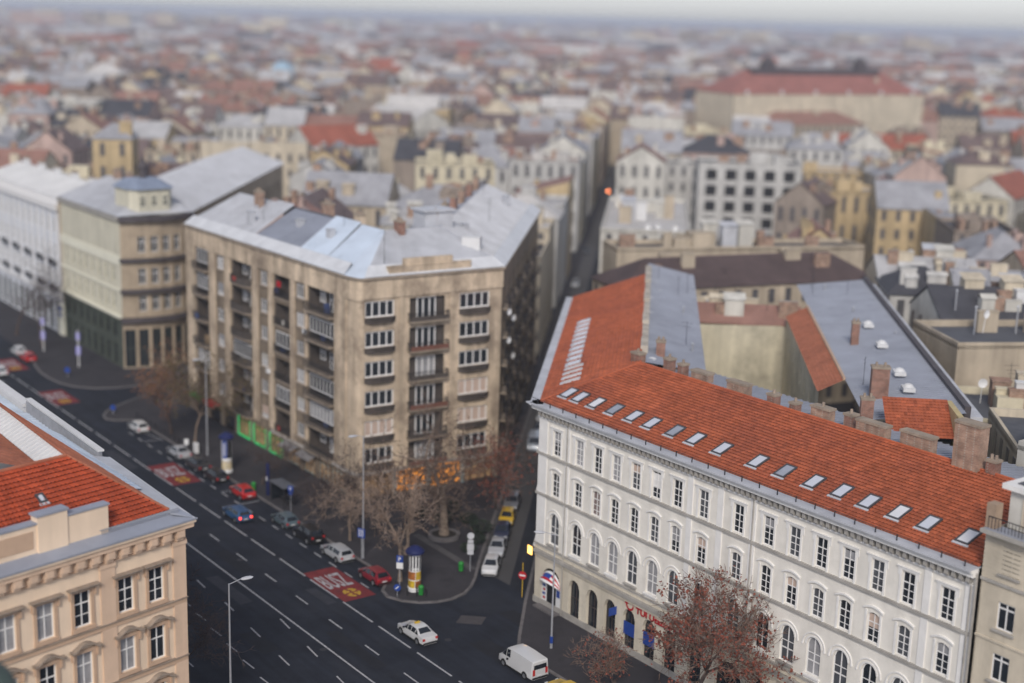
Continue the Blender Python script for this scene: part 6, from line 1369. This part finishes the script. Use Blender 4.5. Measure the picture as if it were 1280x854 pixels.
def house(name, label, c, rz, w_, d_, h_, roof='gable', rise=3.5, wm_='cream', rm_='grey sheet', nch=2, floors=4, seed=0, cat='house', group=None, reserve=True):
    rnd = random.Random(seed); c = Vector((c[0], c[1], 0)); t = thing(name, label, cat, c, rz, group)
    to = (Vector((0, 0, 0)) - c).normalized(); to.rotate(Matrix.Rotation(-rz, 3, 'Z'))
    wl, rf, ch, wn = house_geo(w_, d_, h_, roof, rise, rnd, floors, nch, to)
    wmat = WM[wm_] if isinstance(wm_, str) else wm_; rmat = RM[rm_] if isinstance(rm_, str) else rm_
    wl.build('wall', wmat, t); rf.build('roof', rmat, t)
    for m, p, nm in ch: m.build(nm, wmat if nm == 'dormer' else (brick2 if rnd.random() < .6 else wmat), t, p)
    if wn.f: tag(wn.build('windows', farwin, t), kind='stuff')
    if reserve: SPEC.append((c, rz, w_ / 2 + 1.0, d_ / 2 + 1.0))
    return t
RZs = rad(-5.5); RM_dark = mat('roof_deep_brown', (.085, .06, .058), .7, .25, .3, .1, 5)
def at(a, b): return AB(a, b)
# --- right of the palace: hand-placed roofs
house('brown_roofed_house', 'long house with dark brown roof closing the palace courtyard', AB(211, 13.0), rad(21.5), 42, 11, 19.0, 'hip', 3.6, 'beige', RM_dark, 5, 5, 3)
house('brown_roofed_house', 'narrow court house with rust roof and two white pipes over the courtyard', AB(179.6, 12.5), RZs, 13.5, 6, 19.4, 'gable', 1.6, 'cream', 'rust tiled', 4, 5, 4)
house('beige_house', 'tan house whose long wall rises behind the dark brown roof', AB(231, 13.5), rad(13), 42, 8, 21.0, 'flat', 0, 'beige', 'charcoal', 6, 0, 5)
house('white_roofed_house', 'house with broad whitish roof on the narrow street beyond the brown roof', AB(268, -1.0), RZs, 15.5, 46, 20.5, 'flat', 0, 'off-white', 'whitish', 3, 5, 6)
house('flat_house', 'grey flat roofed house with dark tar roof and low parapets behind the cream attic house', AB(124, 40), rad(-8), 16, 17, 21.2, 'flat', 0, 'cream', tar, 4, 5, 7)
house('flat_house', 'low tar-roofed wing beside the palace party wall', AB(143, 37.5), rad(-8), 13, 13, 19.0, 'flat', 0, 'pale yellow', tar, 3, 5, 8)
house('flat_house', 'beige house with plain windowless fire wall and dark roof above', AB(164, 46), rad(8), 28, 12, 22.5, 'flat', 0, 'beige', tar, 6, 0, 9)
house('flat_house', 'small house with dark roof and white chimneys behind the fire wall', AB(178, 44), rad(4), 20, 11, 22.0, 'gable', 3.0, 'off-white', 'charcoal', 6, 5, 10)
house('flat_house', 'grey tar-roofed house right of the plain fire wall', AB(150, 56), rad(-8), 15, 16, 20.5, 'flat', 0, 'grey-brown', tar, 4, 5, 11)
house('flat_house', 'blue-grey sheet roofed house behind the dark roofs', AB(193, 52), rad(-4), 24, 12, 21.5, 'gable', 3.2, 'cream', 'grey sheet', 4, 5, 12)
house('flat_house', 'white plastered house stepping up behind the brown chimney stack', AB(112, 36), AV, 9, 8, 23.8, 'flat', 0, 'off-white', tar, 4, 5, 13)
house('flat_house', 'cream house with pale sheet roof beside the long grey wing', AB(206, 39), RZs, 14, 14, 21.0, 'gable', 3.0, 'cream', 'pale grey sheet', 4, 5, 14)
house('flat_house', 'dark roofed house with white skylights right of the grey wing', AB(196, 36.5), RZs, 9, 12, 21.5, 'hip', 3.0, 'pale grey', 'charcoal', 3, 5, 15)
house('flat_house', 'tan house with small rust roof beyond the tar roofs', AB(216, 66), rad(6), 26, 13, 21.0, 'gable', 3.4, 'beige', 'rust tiled', 4, 5, 16)
house('flat_house', 'pale house with grey roof at the edge of the tar-roofed group', AB(178, 66), rad(-2), 15, 18, 21.5, 'gable', 3.2, 'pale grey', 'grey sheet', 4, 5, 17)
rcl = random.Random(91)
for t in [o for o in COL.objects if o.name.startswith(('flat_house', 'beige_house', 'white_roofed_house', 'brown_roofed_house'))]:
    wall = [c for c in t.children if c.name.startswith('wall')][0]; bb = [Vector(v) for v in wall.bound_box]; x1 = max(v.x for v in bb); y1 = max(v.y for v in bb); z1 = max(v.z for v in bb) - .75; fl_t = t.name.startswith(('flat', 'white'))
    for k in range(rcl.randint(6, 10)):
        cx, cy = rcl.uniform(-x1 * .85, x1 * .85), rcl.uniform(-y1 * .8, y1 * .8); kind = rcl.random(); mb = MB()
        if kind < .35: a, b, hh = rcl.uniform(.4, 1.4), rcl.uniform(.35, .9), rcl.uniform(.8, 2.2); mb.box(-a, a, -b, b, -2, hh); mb.box(-a - .1, a + .1, -b - .1, b + .1, hh, hh + .14); mb.build('chimney', rcl.choice([membrane, WM['cream'], brick2, WM['beige']]), t, (cx, cy, z1))
        elif kind < .55: mb.lathe([(.1, -2), (.1, 1.1), (.2, 1.15), (.02, 1.4)], 8); mb.build('vent_pipe', galv, t, (cx, cy, z1))
        elif kind < .75: mb.lathe([(0, .16), (.3, .08), (.5, 0)], 14, axis='y'); mb.tube((0, .1, 0), (0, .3, -2.2), .04, .04, 5); mb.build('satellite_dish', white_s, t, (cx, cy, z1 + 1.2), rcl.uniform(-.8, .8))
        elif kind < .88: mb.tube((0, 0, -2), (0, 0, 3.2), .03, .02, 5); mb.tube((-.8, 0, 2.9), (.8, 0, 2.9), .02, .02, 4); mb.tube((-.5, 0, 2.4), (.5, 0, 2.4), .02, .02, 4); mb.build('aerial', iron, t, (cx, cy, z1), rcl.uniform(0, 3))
        else: mb.box(-1.2, 1.2, -.9, .9, -2, 1.9); mb.poly([(-1.4, -1.1, 1.9), (1.4, -1.1, 1.9), (1.4, 1.1, 2.5), (-1.4, 1.1, 2.5)]); mb.build('stair_house', rcl.choice([WM['off-white'], WM['cream'], zinc_l]), t, (cx * .6, cy * .6, z1))
# --- landmarks further back
gb = g(935, 205, 22.0); gbt = house('concrete_house', 'pale concrete block with grid of square dark window holes', (gb.x, gb.y), rad(-4), 25, 14, 22.5, 'flat', 0, 'pale grey', 'charcoal', 2, 0, 20)
for r_ in range(5):
    for c_ in range(5):
        mb = MB(); mb.box(-10.6 + 4.7 * c_, -8.0 + 4.7 * c_, -7.12, -7.0, 3 + 3.9 * r_, 5.5 + 3.9 * r_); mb.build('window', black, gbt)
q = g(835, 205, 20); house('concrete_house', 'low dark-roofed annex beside the pale concrete block', (q.x, q.y + 6), rad(-4), 18, 14, 20.0, 'flat', 0, 'pale grey', 'charcoal', 3, 5, 21)
op = g(1012, 118, 30); ot = house('opera_hall', 'huge cream hall with long red roof and two dark roof turrets', (op.x + 4, op.y + 16), rad(26), 92, 26, 30, 'hip', 8.5, 'cream', mat('hall_roof', (.29, .125, .105), .75, .2, .2), 0, 0, 22, cat='hall')
mb = MB(); mb.box(-31, 31, -2.5, 2.5, 36.5, 39.3); mb.build('ridge_hall', slate, ot)
for x in (-22, 23): mb = MB(); mb.box(x - 2.2, x + 2.2, -2.2, 2.2, 38, 41.5); mb.lathe([(2.4, 41.5), (1.8, 43), (.3, 44)], 8, (x, 0, 0)); mb.build('roof_turret', slate, ot)
for x in range(-40, 41, 16): mb = MB(); mb.box(x - .5, x + .5, -13.4, -12.6, 30, 31.4); mb.build('roof_vent', membrane, ot)
q = g(1000, 150, 20); house('hall_annex', 'lower wing with dull red hipped roof in front of the huge hall', (q.x, q.y), rad(26), 46, 22, 19, 'hip', 6, 'beige', 'rust tiled', 2, 4, 23)
q = g(1100, 180, 20); house('red_roofed_house', 'house with long orange-red roof before the hall annex', (q.x, q.y), rad(10), 30, 12, 19, 'gable', 4, 'cream', 'red tiled', 3, 4, 24)
q = g(1060, 245, 18); house('yellow_house', 'ochre yellow house with tall dark doorway', (q.x, q.y), rad(8), 15, 11, 19.5, 'flat', 0, 'ochre', 'grey sheet', 2, 3, 25)
q = g(1172, 250, 18); house('cream_house', 'cream yellow house with flat dark roof right of the ochre house', (q.x, q.y), rad(10), 28, 12, 18.5, 'flat', 0, 'pale yellow', 'charcoal', 3, 4, 26)
q = g(1262, 238, 19); house('red_roofed_house', 'house with crimson gable roof at the quarter edge', (q.x, q.y + 4), rad(55), 24, 12, 18, 'gable', 4.5, 'off-white', 'red tiled', 2, 4, 27)
q = g(1010, 248, 18); house('gabled_house', 'brown gabled house right of the pale concrete block', (q.x, q.y), rad(62), 13, 11, 17.5, 'gable', 4.5, 'grey-brown', 'dark brown', 1, 3, 28)
q = g(568, 208, 22); house('yellow_house', 'pale yellow flat-topped house amid brown roofs', (q.x, q.y), rad(5), 18, 12, 23, 'flat', 0, 'pale yellow', 'charcoal', 2, 5, 29)
q = g(415, 175, 21); house('red_roofed_house', 'house with orange-red roof and white gable amid pale roofs', (q.x, q.y), rad(40), 22, 14, 20, 'gable', 5, 'off-white', 'red tiled', 1, 4, 30)
q = g(505, 152, 20); house('white_roofed_house', 'house with wide white curved-looking roof', (q.x, q.y), rad(-50), 30, 20, 19, 'gable', 6, 'off-white', 'whitish', 1, 4, 31)
q = g(145, 190, 26); yt = house('yellow_tower', 'ochre yellow tower block with blue-grey pyramid roof', (q.x, q.y), rad(5), 8, 8, 29, 'hip', 3.0, 'ochre', 'grey sheet', 0, 6, 32, cat='tower')
q = g(353, 97, 22); dm = house('domed_hall', 'hall with pale blue dome and white base', (q.x, q.y), rad(10), 22, 20, 20, 'flat', 0, 'off-white', 'grey sheet', 0, 3, 33, cat='hall'); mb = MB(); mb.lathe([(6.5, 20), (6.6, 23), (6.0, 26), (4.6, 28.5), (2.4, 30), (.3, 30.5)], 20); mb.build('dome', mat('blue_dome', (.30, .42, .52), .5, .1, .4), dm, smooth=True)
q = g(50, 122, 20); house('white_roofed_house', 'long hall with broad white flat roof', (q.x, q.y), rad(8), 46, 24, 19, 'flat', 0, 'off-white', 'whitish', 0, 4, 34)
q = g(515, 262, 24); house('roof_pavilion_house', 'white stair house with green-edged roof behind the brown block', (q.x, q.y), rad(5), 10, 9, 22, 'hip', 2.5, 'off-white', 'pale grey sheet', 1, 5, 35)
q = g(1225, 95, 20); house('white_roofed_house', 'broad white modern block at the far right of the hall', (q.x + 12, q.y), rad(20), 50, 24, 24, 'flat', 0, 'off-white', 'whitish', 0, 6, 36)

# --- generic blocks
SPEC.append((Vector((gb.x - 5, gb.y - 34, 0)), rad(-4), 20, 28)); SPEC.append((Vector((op.x + 20, op.y - 28, 0)), rad(26), 62, 34))
rb_ = random.Random(77)
def corners(c, rz, hw, hd): 
    e, f = Vector((math.cos(rz), math.sin(rz), 0)), Vector((-math.sin(rz), math.cos(rz), 0)); return [c + e * (sx_ * hw) + f * (sy_ * hd) for sx_ in (-1, 0, 1) for sy_ in (-1, 0, 1)]
def inside(p, s_):
    c, rz, hw, hd = s_; d = p - c; return abs(d.x * math.cos(rz) + d.y * math.sin(rz)) < hw and abs(-d.x * math.sin(rz) + d.y * math.cos(rz)) < hd
SPEC += [(Bc + Bl0 * .5 + M * 9, AV, BL / 2 + 1, 10), (Bc + bE + sW * 39 + nW * 8.5, rotz_of(sW), 40, 10), (TO(-262, 88.4), AV, 24, 9), (Bc + bN * 5 + bD * 6, BR, 8, 8)]
SPEC += [(CBp - T * 24 + M * 8, AV, 25, 9), (CBp + Fd * 10 + nF * 8, RF, 12, 9), (CBp + P_s + S * 26 - Rb * 8, rad(-5.5), 9, 28)]
def free(c, rz, hw, hd):
    for p in corners(c, rz, hw, hd):
        t_, o_ = toTO(p)
        if o_ < 84: return False
        a, b = p.dot(S), p.dot(Rb)
        if -18.2 < b < -9.2 and a < 560: return False
        if -74 < b < -64 and a < 420: return False
        if b > -9.7 and a < 242 and b < 62: return False
        if b < -17 and a < 200 and b > -64: return False
        for s_ in SPEC:
            if inside(p, s_): return False
    for s_ in SPEC:
        if (s_[0] - c).length < hw + 14 and any(inside(q, (c, rz, hw, hd)) for q in corners(*s_)): return False
    return True
def seen(c, m=90):
    d = c - Vector((0, 0, H - 18)); k = d.dot(_f)
    if k < 20: return False
    x, y = 640 + FPX * d.dot(CR) / k, 427 - FPX * d.dot(CU) / k
    mm = m + 25 * FPX / k
    return -mm < x < 1280 + mm and -80 < y < 854 + mm
cand = []
def block(a0, a1, b0, b1, rot, piv):
    def add(a, b, rz, w_, d_):
        p = AB(a, b); p = piv + Matrix.Rotation(rot, 3, 'Z') @ (p - piv); cand.append((p.length, p, rz + rot, w_, d_))
    for a_, out in ((a0, 1), (a1, -1)):
        b = b0
        while b < b1 - 8:
            w_ = min(rb_.uniform(12, 21), b1 - b)
            if w_ < 8: break
            add(a_ + out * 6.5, b + w_ / 2, RZs, w_ - .3, 13); b += w_
    for b_, out in ((b0, 1), (b1, -1)):
        a = a0 + 13
        while a < a1 - 13 - 8:
            w_ = min(rb_.uniform(12, 20), a1 - 13 - a)
            if w_ < 8: break
            add(a + w_ / 2, b_ + out * 6, RZs + math.pi / 2, w_ - .3, 12); a += w_
    n = rb_.choice((1, 2)); 
    for k in range(n):
        b = b0 + (b1 - b0) * (k + 1) / (n + 1); a = a0 + 13
        while a < a1 - 20:
            w_ = min(rb_.uniform(9, 15), a1 - 13 - a)
            if w_ < 6: break
            if rb_.random() < .8: add(a + w_ / 2, b, RZs + math.pi / 2, w_ - .4, 8)
            a += w_ + .5
bcols = [(-64, -18), (-9.4, 68), (78, 160), (170, 255), (265, 350), (360, 450), (460, 560)] + [(-74 - 84 * k - 76, -74 - 84 * k) for k in range(8)]
for b0, b1 in bcols:
    a = 200 + rb_.uniform(0, 20) if b0 < -10 else 238
    if b0 == -64: a = 203
    while a < 1500:
        dl = rb_.uniform(55, 80); rot = rb_.uniform(-.05, .05) if (b0 not in (-64, -9.4)) else 0
        piv = AB(a + dl / 2, (b0 + b1) / 2)
        if seen(piv, 260): block(a, a + dl, b0, b1, rot, piv)
        a += dl + rb_.uniform(8, 13)
for k in range(60):
    a = 572 + 13.5 * k; cand.append((AB(a, -13.8).length, AB(a, -13.8 + 1.5 * math.sin(k)), RZs, 8.6, 12.5))
cand.sort(key=lambda q: q[0])
wk, rk = list(WALLS), list(ROOFS)
wwt = [7, 5, 4, 6, 1.2, 4, 2.5, 3]; rwt = [6, 5, .8, 6, 7, 2.5, 2.5]
STUFF_M = [WM[k] for k in wk] + [RM[k] for k in rk] + [farwin, brick2]
stuff = MB(); count = 0; nst = 0
def merge(dst, src, M4, mi):
    n = len(dst.v); dst.v += [tuple(M4 @ Vector(v)) for v in src.v]; dst.f += [tuple(i + n for i in f) for f in src.f]; dst.m += [mi] * len(src.f)
seen_lab = {}
for dist, p, rz, w_, d_ in cand:
    if not free(p, rz, w_ / 2 - .4, d_ / 2 - .4) or not seen(p): continue
    hh = rb_.uniform(16.5, 22.5) * (1.0 if d_ > 9 else .88); roof = rb_.choices(['gable', 'hip', 'flat', 'shed'], [6, 2, 3, 2])[0]; rise = rb_.uniform(.26, .40) * d_ if roof != 'shed' else rb_.uniform(2, 3.5)
    wn_, rn_ = rb_.choices(wk, wwt)[0], rb_.choices(rk, rwt)[0]; nch = rb_.randint(1, 4); fl2 = rb_.choice((4, 5, 5, 6)); sd_ = rb_.randint(0, 10 ** 6)
    blank = rb_.random() < .38
    if count < 262:
        shape = {'gable': 'gable', 'hip': 'hipped', 'flat': 'flat', 'shed': 'single-pitch'}[roof]; size = 'narrow' if w_ < 12.5 else ('wide' if w_ > 17.5 else 'mid-width')
        lab = f"{size} {wn_} house of {['four', 'five', 'six'][fl2 - 4]} storeys with {rn_} {shape} roof and {['one chimney', 'two chimneys', 'three chimneys', 'four chimneys'][nch - 1]}"
        lab = lab.replace('house of ' + ['four', 'five', 'six'][fl2 - 4] + ' storeys', 'house with blank walls,') if blank else lab
        house('city_house', lab, p, rz, w_, d_, hh, roof, rise, wn_, rn_, nch, 0 if blank else fl2, sd_, 'house', 'houses of the quarter behind', False); count += 1
    else:
        to = (-p).normalized(); to.rotate(Matrix.Rotation(-rz, 3, 'Z'))
        wl, rf, ch, wn = house_geo(w_, d_, hh, roof, rise, random.Random(sd_), 0 if blank else fl2, nch, to, dist < 1000); M4 = Matrix.Translation(p) @ Matrix.Rotation(rz, 4, 'Z')
        merge(stuff, wl, M4, wk.index(wn_)); merge(stuff, rf, M4, len(wk) + rk.index(rn_)); nst += 1
        if dist < 900: merge(stuff, wn, M4, len(wk) + len(rk))
        for m, q, nm in ch: merge(stuff, m, M4 @ Matrix.Translation(Vector(q)), len(wk) + len(rk) + 1)
# far districts
rf_ = random.Random(5)
for _ in range(7000):
    u = rf_.random(); dist = 1400 * (9000 / 1400) ** (u ** .9); an = rf_.uniform(-.46, .46); p = Vector((math.sin(an) * dist, math.cos(an) * dist, 0))
    if not seen(p): continue
    s_ = 1 + dist / 4500; w_, d_ = rf_.uniform(16, 42) * s_, rf_.uniform(10, 18) * s_; hh = rf_.uniform(11, 22); tall = rf_.random() < .035 and dist > 2200
    if tall: hh = rf_.uniform(28, 44); w_ = rf_.uniform(18, 50); d_ = 14
    wl, rf2, ch, wn = house_geo(w_, d_, hh, 'flat' if tall else rf_.choice(['gable', 'hip', 'flat', 'gable']), .28 * d_, rf_, 1, 0, Vector((0, 0, 1)), False)
    M4 = Matrix.Translation(p) @ Matrix.Rotation(rf_.uniform(-.8, .8), 4, 'Z'); merge(stuff, wl, M4, rf_.choices(range(len(wk)), wwt)[0]); merge(stuff, rf2, M4, len(wk) + rf_.choices(range(len(rk)), rwt)[0])
o = stuff.build('distant_city', STUFF_M); tag(o, 'mass of distant city roofs fading into haze towards the horizon', 'city', None, 'stuff')
# wooded strips far off
tf = MB()
for _ in range(260):
    dist = rf_.uniform(1200, 8000); an = rf_.uniform(-.42, .42); c = Vector((math.sin(an) * dist, math.cos(an) * dist, 0)); L_ = rf_.uniform(40, 160)
    for k in range(9):
        q = c + Vector((rf_.uniform(-L_, L_), rf_.uniform(-12, 12), 0)); r_ = rf_.uniform(5, 10); h_ = rf_.uniform(10, 18); i0 = len(tf.v); n = 7
        for z, f in ((2, .5), (h_ * .4, 1), (h_ * .75, .8), (h_, .15)):
            for j in range(n): a = 6.283 * j / n; rr = r_ * f * rf_.uniform(.7, 1.2); tf.v.append((q.x + rr * math.cos(a), q.y + rr * math.sin(a), z * rf_.uniform(.9, 1.1)))
        for l_ in range(3):
            for j in range(n): j2 = (j + 1) % n; tf.f.append((i0 + l_ * n + j, i0 + l_ * n + j2, i0 + (l_ + 1) * n + j2, i0 + (l_ + 1) * n + j)); tf.m.append(0)
o = tf.build('distant_trees', mat('far_foliage', (.055, .055, .045), .9, .3, .1)); tag(o, 'dark bands of far trees between distant roofs', 'trees', None, 'stuff')
# two signal lights glowing far down the narrow street
for k, (x, y) in enumerate(((756, 220), (740, 245))):
    p = AB(505 if k == 0 else 432, -12.6 if k == 0 else -13.5, 5.2); t = thing('traffic_light', ['orange glowing signal light on a mast far down the narrow street', 'red glowing signal light on a mast nearer in the narrow street'][k], 'traffic light', (p.x, p.y, 0))
    mb = MB(); mb.tube((0, 0, 0), (0, 0, 5.6), .08, .08, 6); mb.build('mast', iron, t); mb = MB(); mb.box(-.3, .3, .0, .3, 4.4, 5.6); mb.build('housing', iron, t); mb = MB(); mb.lathe([(0, -.05), (.26, 0)], 12, (0, 0, 5.2), axis='y'); mb.build('lens', signal_glow, t)
print('houses', count, 'stuff', nst)

# ================================================================== HAZE
hz = MB(); hz.box(-14600, 14600, -700, 15200, -1.0, 62.0); ho = hz.build('haze', []); tag(ho, kind='stuff')
hm = bpy.data.materials.new('haze'); hm.use_nodes = True; hn = hm.node_tree; hn.nodes.clear()
ou = hn.nodes.new('ShaderNodeOutputMaterial'); pv_ = hn.nodes.new('ShaderNodeVolumePrincipled'); pv_.inputs['Color'].default_value = (.82, .88, 1.0, 1); pv_.inputs['Density'].default_value = 0.00021; pv_.inputs['Anisotropy'].default_value = 0.2
hn.links.new(pv_.outputs[0], ou.inputs['Volume']); ho.data.materials.append(hm)
